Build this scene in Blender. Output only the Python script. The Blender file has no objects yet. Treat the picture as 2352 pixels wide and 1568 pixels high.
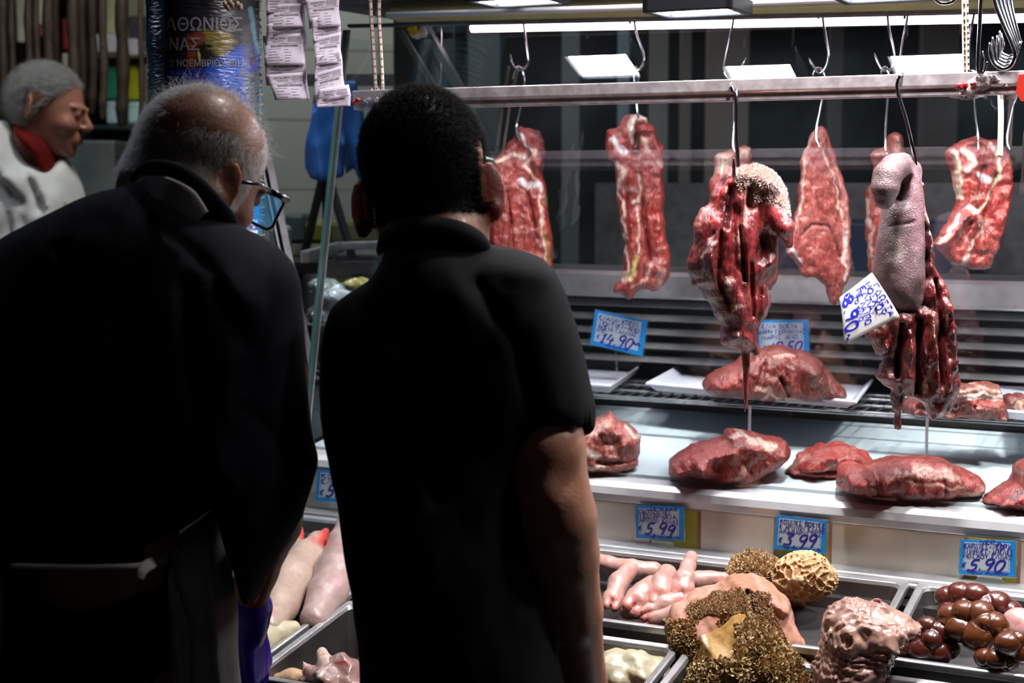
import bpy, bmesh, math, random
import numpy as np
from mathutils import Vector, Matrix

random.seed(7)
RNG = np.random.default_rng(11)
SC = bpy.context.scene
COL = SC.collection

# ------------------------------------------------------------------ camera
F_PX, CAM_Z = 3500.0, 1.62
PITCH = math.atan(364 / F_PX)
TH = math.radians(25.536)              # the counter runs obliquely across the view
cam_d = bpy.data.cameras.new('camera')
cam_d.sensor_width = 36.0
cam_d.lens = F_PX / 2352 * 36.0
cam_d.clip_start = 0.05
cam_d.dof.use_dof = True
cam_d.dof.focus_distance = 2.38
cam_d.dof.aperture_fstop = 4.8
cam = bpy.data.objects.new('camera', cam_d)
cam.location = (0, 0, CAM_Z)
cam.rotation_euler = (math.pi / 2 - PITCH, 0, 0)
COL.objects.link(cam)
SC.camera = cam

# ------------------------------------------------------------------ world, exposure
w = bpy.data.worlds.new('world'); SC.world = w; w.use_nodes = True
w.node_tree.nodes['Background'].inputs[0].default_value = (0.55, 0.68, 1.0, 1)
w.node_tree.nodes['Background'].inputs[1].default_value = 0.004
SC.view_settings.view_transform = 'Standard'
SC.view_settings.look = 'None'
SC.view_settings.exposure = 0.0
SC.view_settings.gamma = 1.0
SC.view_settings.use_curve_mapping = False
SC.cycles.use_denoising = True
SC.cycles.max_bounces = 8
SC.cycles.transparent_max_bounces = 16
SC.cycles.sample_clamp_indirect = 6.0
SC.cycles.caustics_reflective = False
SC.cycles.caustics_refractive = False
LED_POWER = 105.0       # emission of the flood lamps
TUBE_POWER = 12.0      # emission of the tube in the case

# ------------------------------------------------------------------ frames of reference
S_, C_ = math.sin(TH), math.cos(TH)
CP, SP = math.cos(PITCH), math.sin(PITCH)
NV = np.array([S_, C_, 0.0]); UV = np.array([C_, -S_, 0.0])

LAMP_W = 21.0
def CW(u, v, z):                       # counter coordinates (along, into, up) -> world
    return u * UV + v * NV + np.array([0, 0, z])
def area_lamp(name, u, v, z, watts, size, aim, col=(1, .97, .96), size_y=None, spread=180):
    l = bpy.data.lights.new(name, 'AREA'); l.energy = watts; l.size = size; l.color = col; l.spread = math.radians(spread)
    if size_y: l.shape = 'RECTANGLE'; l.size_y = size_y
    o = bpy.data.objects.new(name, l); P = CW(u, v, z); o.location = P.tolist()
    o.rotation_euler = Vector(CW(*aim) - P).to_track_quat('-Z', 'Y').to_euler(); COL.objects.link(o); return o
area_lamp('stall_lamp', -.45, 2.22, 2.72, LAMP_W, .16, (-.55, 2.75, 1.2), spread=115)       # the stall's own lamps above the frame
area_lamp('stall_lamp', .45, 2.22, 2.72, LAMP_W, .16, (.1, 2.75, 1.2), spread=115)
area_lamp('stall_lamp', -.95, 2.32, 2.76, 5.5, .16, (-1.15, 2.2, 1.4), spread=140)  # unseen extra lamp, added to brighten the bowed head
area_lamp('hall_light', -3.1, 2.5, 2.9, 4.5, .6, (-2.3, 3.0, 1.5), (.72, .84, 1.0))
area_lamp('hall_light', -2.15, 3.2, 3.2, 26.0, .6, (-2.3, 4.2, 1.6), (.95, 1, .97))   # unseen lamp over the left stalls, added to brighten the wall
area_lamp('hall_light', .6, -.6, 3.3, .9, 1.2, (-.6, 2.2, 1.3), (1, .86, .84))
def ray(px, py):
    r = (px - 1176) / F_PX; q = (784 - py) / F_PX
    return np.array([r, CP + SP * q, -SP + CP * q])
EYE = np.array([0, 0, CAM_Z])
def PY(px, py, Y):                     # point of a sight line at distance Y
    d = ray(px, py); return d * (Y / d[1]) + EYE
def PV(px, py, v):                     # ... on the vertical plane v of the counter
    d = ray(px, py); return d * (v / (NV @ d)) + EYE
def uvz(P):
    return float(UV @ P), float(NV @ P), float(P[2])
def PZ(px, py, z):
    d = ray(px, py); return d * ((z - CAM_Z) / d[2]) + EYE
TS = 0.15                              # slope of the display trays
def zt(v, off=0.0): return 0.95 + off - TS * (2.5 - v)
def PT(px, py, off=0.0):               # ... on the sloping tray plane
    d = ray(px, py); t = (0.95 + off - TS * 2.5 - CAM_Z) / (d[2] - TS * (NV @ d))
    return d * t + EYE
def to_px(P):
    P = np.asarray(P, float) - EYE
    fw = P[..., 1] * CP - P[..., 2] * SP; up = P[..., 1] * SP + P[..., 2] * CP
    return 1176 + F_PX * P[..., 0] / fw, 784 - F_PX * up / fw

# ------------------------------------------------------------------ objects
ORG = {}
def setp(o, label=None, cat=None, group=None, kind=None):
    if label: o['label'] = label
    if cat: o['category'] = cat
    if group: o['group'] = group
    if kind: o['kind'] = kind
    return o
def thing(name, label, cat, loc=(0, 0, 0), group=None):
    o = bpy.data.objects.new(name, None); o.empty_display_size = 0.05
    o.location = [float(x) for x in loc]; COL.objects.link(o)
    ORG[o.name] = np.array(o.location); return setp(o, label, cat, group)
def obj(name, vf, mats, parent=None, smooth=False, bevel=0, label=None, loc=None, subsurf=0, autosm=None):
    """vf = (verts, faces[, colours]) in world coordinates -> one mesh object"""
    V = np.asarray(vf[0], float).reshape(-1, 3)
    if parent is not None: L = ORG[parent.name]; off = L
    else:
        L = np.array(loc if loc is not None else [V[:, 0].mean(), V[:, 1].mean(), V[:, 2].min()], float); off = L
    me = bpy.data.meshes.new(name)
    me.from_pydata((V - off).tolist(), [], [list(map(int, f)) for f in vf[1]] if not isinstance(vf[1], np.ndarray) else vf[1].tolist())
    if not isinstance(mats, (list, tuple)): mats = [mats]
    for m in mats: me.materials.append(m)
    if len(vf) > 2 and vf[2] is not None:
        a = me.color_attributes.new('col', 'FLOAT_COLOR', 'POINT')
        c = np.ones((len(V), 4), np.float32); c[:, :3] = vf[2]; a.data.foreach_set('color', c.ravel())
    if len(vf) > 3 and vf[3] is not None:
        me.polygons.foreach_set('material_index', np.asarray(vf[3], np.int32))
    if smooth: me.polygons.foreach_set('use_smooth', [True] * len(me.polygons))
    me.update()
    o = bpy.data.objects.new(name, me); COL.objects.link(o)
    if parent is not None: o.parent = parent
    else: o.location = L.tolist()
    if parent is not None and False: pass
    ORG[o.name] = off
    if bevel:
        b = o.modifiers.new('b', 'BEVEL'); b.width = bevel; b.segments = 2; b.limit_method = 'ANGLE'; b.angle_limit = math.radians(40)
    if subsurf:
        b = o.modifiers.new('s', 'SUBSURF'); b.levels = b.render_levels = subsurf
    if label: o['label'] = label
    return o
def join(*parts):
    V, Fc, Cc, k = [], [], [], 0
    hasc = all(len(p) > 2 and p[2] is not None for p in parts)
    for p in parts:
        v = np.asarray(p[0], float).reshape(-1, 3); V.append(v)
        Fc += [[int(i) + k for i in f] for f in p[1]]
        if hasc: Cc.append(np.asarray(p[2]))
        k += len(v)
    return (np.vstack(V), Fc) + ((np.vstack(Cc),) if hasc else ())
BOXF = [(0, 3, 2, 1), (4, 5, 6, 7), (0, 1, 5, 4), (1, 2, 6, 5), (2, 3, 7, 6), (3, 0, 4, 7)]
def hexa(p8): return (np.array(p8, float), BOXF)
def cbox(u0, u1, v0, v1, z0, z1):
    return hexa([CW(u0, v0, z0), CW(u1, v0, z0), CW(u1, v1, z0), CW(u0, v1, z0), CW(u0, v0, z1), CW(u1, v0, z1), CW(u1, v1, z1), CW(u0, v1, z1)])
def wbox(x0, x1, y0, y1, z0, z1):
    return hexa([(x0, y0, z0), (x1, y0, z0), (x1, y1, z0), (x0, y1, z0), (x0, y0, z1), (x1, y0, z1), (x1, y1, z1), (x0, y1, z1)])
def extrude_u(prof, u0, u1, closed=True):
    """profile [(v, z)...] swept along the counter"""
    n = len(prof); V = [CW(u0, v, z) for v, z in prof] + [CW(u1, v, z) for v, z in prof]; Fc = []
    for i in range(n if closed else n - 1):
        j = (i + 1) % n; Fc.append((i, j, n + j, n + i))
    if closed: Fc += [tuple(range(n))[::-1], tuple(range(n, 2 * n))]
    return (np.array(V), Fc)
def tube(pts, r, seg=8, cap=True, flat=None):
    """round tube along a polyline; r a number or a list"""
    P = np.array(pts, float); n = len(P)
    R = np.full(n, r, float) if np.isscalar(r) else np.array(r, float)
    T = np.gradient(P, axis=0); T /= np.linalg.norm(T, axis=1)[:, None] + 1e-12
    a = np.array([0, 0, 1.0]) if abs(T[0][2]) < .9 else np.array([1.0, 0, 0])
    N = np.cross(T[0], a); N /= np.linalg.norm(N); V = []
    for i in range(n):
        N = N - T[i] * (N @ T[i]); N /= np.linalg.norm(N) + 1e-12; B = np.cross(T[i], N)
        for k in range(seg):
            t = 2 * math.pi * k / seg; V.append(P[i] + R[i] * (math.cos(t) * N + math.sin(t) * B * (flat or 1)))
    Fc = [(i * seg + k, i * seg + (k + 1) % seg, (i + 1) * seg + (k + 1) % seg, (i + 1) * seg + k) for i in range(n - 1) for k in range(seg)]
    if cap: Fc += [tuple(range(seg))[::-1], tuple(range((n - 1) * seg, n * seg))]
    return (np.array(V), Fc)
def spline(pts, n=8):
    """Catmull-Rom through points"""
    P = np.array(pts, float); P = np.vstack([2 * P[0] - P[1], P, 2 * P[-1] - P[-2]]); out = []
    for i in range(1, len(P) - 2):
        for t in np.linspace(0, 1, n, endpoint=False):
            a, b, c, d = P[i - 1], P[i], P[i + 1], P[i + 2]
            out.append(.5 * ((2 * b) + (c - a) * t + (2 * a - 5 * b + 4 * c - d) * t * t + (3 * b - a - 3 * c + d) * t ** 3))
    out.append(P[-2]); return np.array(out)
def copy_thing(root, loc, label=None, group=None):
    r = root.copy(); COL.objects.link(r); r.location = [float(x) for x in loc]
    for k in ('label', 'category', 'group'):
        if k in root: r[k] = root[k]
    if label: r['label'] = label
    for ch in list(root.children):
        c = ch.copy(); COL.objects.link(c); c.parent = r
        for g in list(ch.children):
            d = g.copy(); COL.objects.link(d); d.parent = c
    return r

# ------------------------------------------------------------------ noise
def _h(ix, iy, iz):
    h = (ix.astype(np.int64) * 374761393 + iy.astype(np.int64) * 668265263 + iz.astype(np.int64) * 2147483647 // 3) & 0xffffffff
    h = ((h ^ (h >> 13)) * 1274126177) & 0xffffffff
    return ((h ^ (h >> 16)) & 0xffff).astype(np.float32) / 65535.0
def vnoise(P):
    P = np.asarray(P, np.float32); i = np.floor(P).astype(np.int64); f = P - i; f = f * f * (3 - 2 * f)
    r = 0
    for a in (0, 1):
        for b in (0, 1):
            for c in (0, 1):
                wgt = (f[..., 0] if a else 1 - f[..., 0]) * (f[..., 1] if b else 1 - f[..., 1]) * (f[..., 2] if c else 1 - f[..., 2])
                r = r + wgt * _h(i[..., 0] + a, i[..., 1] + b, i[..., 2] + c)
    return r * 2 - 1
def fbm(P, scale, octs=3, gain=.5):
    P = np.asarray(P, np.float32) * scale; a, s = 1.0, 0
    for k in range(octs): s = s + a * vnoise(P + 17.3 * k); P = P * 2.03; a *= gain
    return s

# ------------------------------------------------------------------ implicit surfaces
class Grid:
    def __init__(s, lo, hi, h):
        s.lo = np.array(lo, float); s.h = h
        n = np.ceil((np.array(hi, float) - s.lo) / h).astype(int) + 2
        s.x = (s.lo[0] + h * np.arange(n[0])).astype(np.float32); s.y = (s.lo[1] + h * np.arange(n[1])).astype(np.float32); s.z = (s.lo[2] + h * np.arange(n[2])).astype(np.float32)
        s.n = n
        s.X, s.Y, s.Z = s.x[:, None, None], s.y[None, :, None], s.z[None, None, :]
    def P(s):
        return np.stack(np.broadcast_arrays(s.X, s.Y, s.Z), -1)
_OFF = np.array([(a, b, c) for a in (0, 1) for b in (0, 1) for c in (0, 1)])
def surfnet(F, lo, h, relax=1):
    S = F < 0
    nx, ny, nz = F.shape
    def cn(A, o): return A[o[0]:nx - 1 + o[0], o[1]:ny - 1 + o[1], o[2]:nz - 1 + o[2]]
    cnt = sum(cn(S, o).astype(np.int8) for o in _OFF); M = (cnt > 0) & (cnt < 8)
    idx = -np.ones(M.shape, np.int64); I = np.argwhere(M); idx[M] = np.arange(len(I))
    fv = {tuple(o): F[I[:, 0] + o[0], I[:, 1] + o[1], I[:, 2] + o[2]] for o in _OFF}
    acc = np.zeros((len(I), 3)); k = np.zeros(len(I))
    for o in _OFF:
        for ax in range(3):
            if o[ax] == 0:
                q = o.copy(); q[ax] = 1; a, b = fv[tuple(o)], fv[tuple(q)]; m = (a < 0) != (b < 0)
                t = np.where(m, a / np.where(m, a - b, 1), 0); p = np.repeat(o[None].astype(float), len(I), 0); p[:, ax] = t
                acc[m] += p[m]; k[m] += 1
    V = I + acc / k[:, None]
    Q = []
    for ax in range(3):
        b, c = (ax + 1) % 3, (ax + 2) % 3
        sl0 = [slice(None)] * 3; sl1 = [slice(None)] * 3; sl0[ax] = slice(0, -1); sl1[ax] = slice(1, None)
        D = S[tuple(sl0)] != S[tuple(sl1)]
        E = np.argwhere(D); ok = (E[:, b] > 0) & (E[:, c] > 0) & (E[:, b] < F.shape[b] - 1) & (E[:, c] < F.shape[c] - 1); E = E[ok]
        def cell(db, dc):
            G = E.copy(); G[:, b] -= db; G[:, c] -= dc; return idx[G[:, 0], G[:, 1], G[:, 2]]
        q = np.stack([cell(1, 1), cell(0, 1), cell(0, 0), cell(1, 0)], 1)
        inside = S[E[:, 0], E[:, 1], E[:, 2]]; q[~inside] = q[~inside][:, ::-1]; Q.append(q)
    Q = np.vstack(Q); Q = Q[(Q >= 0).all(1)]
    for _ in range(relax):
        A = np.zeros_like(V); n = np.zeros(len(V))
        for i in range(4):
            j = (i + 1) % 4
            np.add.at(A, Q[:, i], V[Q[:, j]]); np.add.at(n, Q[:, i], 1); np.add.at(A, Q[:, j], V[Q[:, i]]); np.add.at(n, Q[:, j], 1)
        V = V * .4 + .6 * A / np.maximum(n, 1)[:, None]
    return V * h + lo, Q
def smin(a, b, k):
    t = np.clip(.5 + .5 * (b - a) / k, 0, 1); return b + (a - b) * t - k * t * (1 - t)
def smax(a, b, k): return -smin(-a, -b, k)
def ell(G, c, r, R=None):
    d = [G.X - c[0], G.Y - c[1], G.Z - c[2]]
    if R is not None:
        R = np.array(R); d = [d[0] * R[0, i] + d[1] * R[1, i] + d[2] * R[2, i] for i in range(3)]   # into local axes
    k0 = np.sqrt((d[0] / r[0]) ** 2 + (d[1] / r[1]) ** 2 + (d[2] / r[2]) ** 2)
    return (k0 - 1) * min(r)* .5 + (k0 - 1) * .5 * (sum(r) / 3)
def cap_(G, a, b, ra, rb, squash=None):
    a = np.array(a, float); b = np.array(b, float); ba = b - a; L = ba @ ba
    px, py, pz = G.X - a[0], G.Y - a[1], G.Z - a[2]
    t = np.clip((px * ba[0] + py * ba[1] + pz * ba[2]) / L, 0, 1)
    dx, dy, dz = px - ba[0] * t, py - ba[1] * t, pz - ba[2] * t
    if squash: dy = dy / squash
    return np.sqrt(dx * dx + dy * dy + dz * dz) - (ra + (rb - ra) * t)
def poly_sdf(X, Z, poly):
    """signed distance to a closed polygon (negative inside); X, Z broadcastable"""
    P = np.array(poly, np.float32); X, Z = np.broadcast_arrays(X, Z); D = np.full(X.shape, 1e9, np.float32); ins = np.zeros(X.shape, bool)
    for i in range(len(P)):
        a, b = P[i], P[(i + 1) % len(P)]; e = b - a; wx, wz = X - a[0], Z - a[1]
        t = np.clip((wx * e[0] + wz * e[1]) / (e @ e + 1e-12), 0, 1); D = np.minimum(D, (wx - e[0] * t) ** 2 + (wz - e[1] * t) ** 2)
        if a[1] != b[1]:
            cr = ((a[1] > Z) != (b[1] > Z)) & (X < (b[0] - a[0]) * (Z - a[1]) / (b[1] - a[1]) + a[0]); ins ^= cr
    D = np.sqrt(D); return np.where(ins, -D, D)
def line_d(X, Z, pl):
    D = np.full(np.broadcast(X, Z).shape, 1e9, np.float32); P = np.array(pl, np.float32)
    if len(P) == 1: return np.sqrt((X - P[0, 0]) ** 2 + (Z - P[0, 1]) ** 2)
    for a, b in zip(P[:-1], P[1:]):
        e = b - a; wx, wz = X - a[0], Z - a[1]; t = np.clip((wx * e[0] + wz * e[1]) / (e @ e + 1e-12), 0, 1)
        D = np.minimum(D, (wx - e[0] * t) ** 2 + (wz - e[1] * t) ** 2)
    return np.sqrt(D)
def hexc(s):
    c = [int(s[i:i + 2], 16) / 255 for i in (0, 2, 4)]
    return np.array([x / 12.92 if x <= .04045 else ((x + .055) / 1.055) ** 2.4 for x in c])
def paint(px, py, base, strokes, seedv=None, jit=5.0):
    """base colour + strokes [(hex, width_px, [(x,y)..])] or ('poly', hex, [(x,y)..], soft)"""
    n = len(px); Cc = np.repeat(np.asarray(base, float)[None], n, 0) if np.ndim(base) == 1 else base.copy()
    q = np.stack([px, py, np.zeros(n)], 1)
    jx = fbm(q, 1 / 22., 3) * jit; jy = fbm(q + 91, 1 / 22., 3) * jit
    X, Y = px + jx, py + jy
    for s in strokes:
        if s[0] == 'poly': d = poly_sdf(X, Y, s[2]); a = np.clip(.5 - d / (2 * s[3]), 0, 1); c = hexc(s[1])
        else: d = line_d(X, Y, s[2]); a = np.clip(1.15 - d / s[1], 0, 1); a = a * a * (3 - 2 * a); c = hexc(s[0])
        Cc = Cc * (1 - a[:, None]) + c * a[:, None]
    return Cc
# ------------------------------------------------------------------ materials
def newmat(name):
    m = bpy.data.materials.new(name); m.use_nodes = True; nt = m.node_tree
    return m, nt, nt.nodes, nt.links, nt.nodes['Principled BSDF']
def simple(name, hx, rough=.5, metal=0.0, spec=.5, bump=0, bscale=200, var=0, vscale=30, sss=0, emit=None, estr=0, coat=0, alpha=1, stretch=None, sssr=(1, .3, .15)):
    m, nt, N, Lk, b = newmat(name)
    c = hexc(hx) if isinstance(hx, str) else np.array(hx)
    b.inputs['Base Color'].default_value = (*c, 1); b.inputs['Roughness'].default_value = rough; b.inputs['Metallic'].default_value = metal
    b.inputs['Specular IOR Level'].default_value = spec; b.inputs['Coat Weight'].default_value = coat; b.inputs['Coat Roughness'].default_value = .12
    if sss: b.inputs['Subsurface Weight'].default_value = sss; b.inputs['Subsurface Radius'].default_value = sssr; b.inputs['Subsurface Scale'].default_value = .01
    if emit: b.inputs['Emission Color'].default_value = (*hexc(emit), 1); b.inputs['Emission Strength'].default_value = estr
    if alpha < 1: b.inputs['Alpha'].default_value = alpha
    if bump or var:
        tc = N.new('ShaderNodeTexCoord'); mp = N.new('ShaderNodeMapping'); Lk.new(tc.outputs['Object'], mp.inputs[0])
        if stretch: mp.inputs['Scale'].default_value = stretch
    if bump:
        n = N.new('ShaderNodeTexNoise'); n.inputs['Scale'].default_value = bscale; n.inputs['Detail'].default_value = 4; Lk.new(mp.outputs[0], n.inputs[0])
        bp = N.new('ShaderNodeBump'); bp.inputs['Strength'].default_value = bump; bp.inputs['Distance'].default_value = .002
        Lk.new(n.outputs[0], bp.inputs['Height']); Lk.new(bp.outputs[0], b.inputs['Normal'])
    if var:
        n = N.new('ShaderNodeTexNoise'); n.inputs['Scale'].default_value = vscale; n.inputs['Detail'].default_value = 5; Lk.new(mp.outputs[0], n.inputs[0])
        mx = N.new('ShaderNodeMix'); mx.data_type = 'RGBA'; mx.inputs[6].default_value = (*(c * (1 - var)), 1); mx.inputs[7].default_value = (*np.clip(c * (1 + var), 0, 1), 1)
        cr = N.new('ShaderNodeMapRange'); cr.inputs[1].default_value = .35; cr.inputs[2].default_value = .65; Lk.new(n.outputs[0], cr.inputs[0])
        Lk.new(cr.outputs[0], mx.inputs[0]); Lk.new(mx.outputs[2], b.inputs['Base Color'])
    return m
def flesh(name, rough=.32, veins=.35, vscale=60, fine=250, bump=.5, fat='d8a898', sss=.25, coat=.5, stretch=(1, 1, .35), var=.35):
    """meat: painted tissue colours, fine marbling, wet gloss"""
    m, nt, N, Lk, b = newmat(name)
    at = N.new('ShaderNodeAttribute'); at.attribute_name = 'col'
    tc = N.new('ShaderNodeTexCoord'); mp = N.new('ShaderNodeMapping'); mp.inputs['Scale'].default_value = stretch; Lk.new(tc.outputs['Object'], mp.inputs[0])
    n1 = N.new('ShaderNodeTexNoise'); n1.inputs['Scale'].default_value = vscale; n1.inputs['Detail'].default_value = 6; n1.inputs['Roughness'].default_value = .65; n1.inputs['Distortion'].default_value = 1.2
    Lk.new(mp.outputs[0], n1.inputs[0])
    # thin fat lines where the noise crosses its middle
    ab = N.new('ShaderNodeMath'); ab.operation = 'SUBTRACT'; ab.inputs[1].default_value = .5; Lk.new(n1.outputs[0], ab.inputs[0])
    a2 = N.new('ShaderNodeMath'); a2.operation = 'ABSOLUTE'; Lk.new(ab.outputs[0], a2.inputs[0])
    mr = N.new('ShaderNodeMapRange'); mr.inputs[1].default_value = 0; mr.inputs[2].default_value = .022; mr.inputs[3].default_value = veins; mr.inputs[4].default_value = 0; Lk.new(a2.outputs[0], mr.inputs[0])
    n2 = N.new('ShaderNodeTexNoise'); n2.inputs['Scale'].default_value = vscale * .4; n2.inputs['Detail'].default_value = 3; Lk.new(mp.outputs[0], n2.inputs[0])
    ms = N.new('ShaderNodeMapRange'); ms.inputs[1].default_value = .42; ms.inputs[2].default_value = .62; Lk.new(n2.outputs[0], ms.inputs[0])
    ml = N.new('ShaderNodeMath'); ml.operation = 'MULTIPLY'; Lk.new(mr.outputs[0], ml.inputs[0]); Lk.new(ms.outputs[0], ml.inputs[1])
    n3 = N.new('ShaderNodeTexNoise'); n3.inputs['Scale'].default_value = vscale * 1.7; n3.inputs['Detail'].default_value = 5; Lk.new(mp.outputs[0], n3.inputs[0])
    dk = N.new('ShaderNodeMapRange'); dk.inputs[1].default_value = .35; dk.inputs[2].default_value = .65; dk.inputs[3].default_value = 1 - var; dk.inputs[4].default_value = 1 + var * .5; Lk.new(n3.outputs[0], dk.inputs[0])
    vm = N.new('ShaderNodeVectorMath'); vm.operation = 'SCALE'; Lk.new(at.outputs['Color'], vm.inputs[0]); Lk.new(dk.outputs[0], vm.inputs['Scale'])
    mx = N.new('ShaderNodeMix'); mx.data_type = 'RGBA'; mx.inputs[7].default_value = (*hexc(fat), 1); Lk.new(ml.outputs[0], mx.inputs[0]); Lk.new(vm.outputs[0], mx.inputs[6])
    Lk.new(mx.outputs[2], b.inputs['Base Color'])
    b.inputs['Roughness'].default_value = rough; b.inputs['Coat Weight'].default_value = coat; b.inputs['Coat Roughness'].default_value = .15
    b.inputs['Subsurface Weight'].default_value = sss; b.inputs['Subsurface Radius'].default_value = (1, .35, .25); b.inputs['Subsurface Scale'].default_value = .006
    n4 = N.new('ShaderNodeTexNoise'); n4.inputs['Scale'].default_value = fine; n4.inputs['Detail'].default_value = 4; Lk.new(mp.outputs[0], n4.inputs[0])
    ad = N.new('ShaderNodeMath'); ad.operation = 'ADD'; Lk.new(n1.outputs[0], ad.inputs[0]); Lk.new(n4.outputs[0], ad.inputs[1])
    bp = N.new('ShaderNodeBump'); bp.inputs['Strength'].default_value = bump; bp.inputs['Distance'].default_value = .003; Lk.new(ad.outputs[0], bp.inputs['Height'])
    Lk.new(bp.outputs[0], b.inputs['Normal']); Lk.new(bp.outputs[0], b.inputs['Coat Normal'])
    return m
def glassmat(name, tint=(1, 1, 1), refl=1.0, haze=0.0, hazecol='9fb4bd', through=False):
    """thin pane: Fresnel mix of a clear and a mirror layer, a little dirt"""
    m, nt, N, Lk, b = newmat(name); out = N['Material Output']; N.remove(b)
    t = N.new('ShaderNodeBsdfTransparent'); t.inputs[0].default_value = (*tint, 1)
    g = N.new('ShaderNodeBsdfGlossy'); g.inputs['Roughness'].default_value = .01; g.inputs[0].default_value = (refl, refl, refl, 1)
    mx = N.new('ShaderNodeMixShader'); mx.inputs[0].default_value = .10; Lk.new(t.outputs[0], mx.inputs[1]); Lk.new(g.outputs[0], mx.inputs[2])
    last = mx
    if haze:
        d = N.new('ShaderNodeBsdfTranslucent' if through else 'ShaderNodeBsdfDiffuse'); d.inputs[0].default_value = (*hexc(hazecol), 1)
        tc = N.new('ShaderNodeTexCoord'); n = N.new('ShaderNodeTexNoise'); n.inputs['Scale'].default_value = 7; n.inputs['Detail'].default_value = 8; Lk.new(tc.outputs['Object'], n.inputs[0])
        mr = N.new('ShaderNodeMapRange'); mr.inputs[1].default_value = .4; mr.inputs[2].default_value = .75; mr.inputs[3].default_value = haze * .35; mr.inputs[4].default_value = haze; Lk.new(n.outputs[0], mr.inputs[0])
        m2 = N.new('ShaderNodeMixShader'); Lk.new(mr.outputs[0], m2.inputs[0]); Lk.new(mx.outputs[0], m2.inputs[1]); Lk.new(d.outputs[0], m2.inputs[2]); last = m2
    Lk.new(last.outputs[0], out.inputs[0])
    return m
def emis(name, hx, s):
    m, nt, N, Lk, b = newmat(name); e = N.new('ShaderNodeEmission'); e.inputs[0].default_value = (*hexc(hx), 1); e.inputs[1].default_value = s
    Lk.new(e.outputs[0], N['Material Output'].inputs[0]); N.remove(b); return m

M = {}
M['steel'] = simple('brushed steel', 'c4c4c5', .34, .8, bump=.12, bscale=160, var=.10, vscale=40, stretch=(1, 1, 1))
M['steel_dark'] = simple('dull steel', '77777a', .42, 1.0, bump=.2, bscale=90, var=.2, vscale=25)
M['steel_soft'] = simple('satin steel sheet', 'c9c3b8', .35, .45, bump=.1, bscale=40, var=.12, vscale=5)
M['chrome'] = simple('polished hook steel', 'b8b8bc', .16, 1.0)
M['rail'] = simple('stained aluminium', 'd2c6ca', .34, .5, bump=.3, bscale=60, var=.22, vscale=45)
M['black'] = simple('black plastic', '0b0b0c', .4)
M['lamp_body'] = simple('grey lamp housing', '23262b', .38, .3)
M['cream'] = simple('cream painted beam', 'a9a878', .45, var=.12, vscale=9)
M['white_plastic'] = simple('white plastic', 'd9dbe2', .35)
M['deck'] = simple('white display deck', 'c6d4da', .3, var=.04, vscale=6)
M['led'] = emis('lamp light', 'f4f6ff', LED_POWER)
M['tube'] = emis('tube light', 'ffdcea', TUBE_POWER)
M['glass'] = glassmat('case glass', (.97, .99, .98), 1.0, .008)
M['glass_edge'] = simple('glass edge', '4f6d6c', .15, 0, spec=.8)
M['clear'] = glassmat('clear acrylic', (.96, .98, .98), .8, .06, 'c8d6da')
M['tray'] = simple('foam tray', 'd7dae6', .4, bump=.1, bscale=150, sss=.1)
M['wall_tile'] = simple('grey beige wall', '8a8a80', .5, var=.08, vscale=6)
M['dark_wall'] = simple('dark wall', '17181a', .6, var=.4, vscale=3)
M['floor'] = simple('market floor', '2a2a2a', .5, var=.3, vscale=4)
M['ink'] = simple('blue marker', '1c1fae', .5)
M['ink2'] = simple('violet blue marker', '2b2496', .5)
M['tag_blue'] = simple('tag blue', '1d8ad6', .4)
M['tag_white'] = simple('tag white', 'b9c6cf', .4)
M['paper'] = simple('white paper tag', 'd8d6d4', .6, bump=.05, bscale=60, sss=.15, sssr=(1, 1, 1))
M['label'] = simple('pinkish label paper', 'cdbfd0', .6, bump=.15, bscale=25, sss=.1, sssr=(1, 1, 1))
M['print'] = simple('black print', '2c2a33', .6)
M['print_grey'] = simple('grey print', '77707c', .6)
M['rope'] = simple('pale rope', 'c2ab9c', .8, bump=.6, bscale=500)
M['rope_dark'] = simple('dark rope fleck', '1a1512', .8)
M['film'] = glassmat('cling film', (.93, .92, .92), 1.0, .9, 'd8d0d0')
M['meat'] = flesh('meat', vscale=100, veins=.5)
M['meat_far'] = flesh('meat behind glass', rough=.36, coat=.3, veins=.6, vscale=105, fine=380, bump=.7, var=.45)
M['meat_wet'] = flesh('wet dark meat', rough=.25, veins=.3, coat=.9, bump=.8, vscale=75, var=.5)
M['offal'] = flesh('wet offal', rough=.3, veins=.0, coat=.7, bump=.12, fine=60, var=.12, stretch=(1, 1, 1))
M['tongue'] = flesh('tongue skin', rough=.26, veins=0, coat=.8, bump=.35, fine=620, var=.10, stretch=(1, 1, 1), fat='c8b0b0')
M['skinfoot'] = flesh('pale pork skin', rough=.4, veins=0, coat=.4, bump=.25, fine=160, var=.08, sss=.5, stretch=(1, 1, 1))
M['tripe'] = flesh('tripe', rough=.6, veins=0, coat=.03, bump=.3, fine=300, var=.2, sss=.3, stretch=(1, 1, 1))
M['pan'] = simple('worn pan steel', '5f5c5a', .38, .75, bump=.15, bscale=60, var=.2, vscale=14)
M['tripe'].node_tree.nodes['Principled BSDF'].inputs['Specular IOR Level'].default_value = .15
M['bright'] = simple('bright steel trim', 'dcdcdf', .28, .45, bump=.08, bscale=80, var=.06, vscale=30)
nt = M['tongue'].node_tree; N, Lk = nt.nodes, nt.links; tc = N.new('ShaderNodeTexCoord'); vo_ = N.new('ShaderNodeTexVoronoi'); vo_.inputs['Scale'].default_value = 430; Lk.new(tc.outputs['Object'], vo_.inputs['Vector'])
bq = N.new('ShaderNodeBump'); bq.inputs['Strength'].default_value = .35; bq.inputs['Distance'].default_value = -.002; Lk.new(vo_.outputs['Distance'], bq.inputs['Height']); b = N['Principled BSDF']
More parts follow.
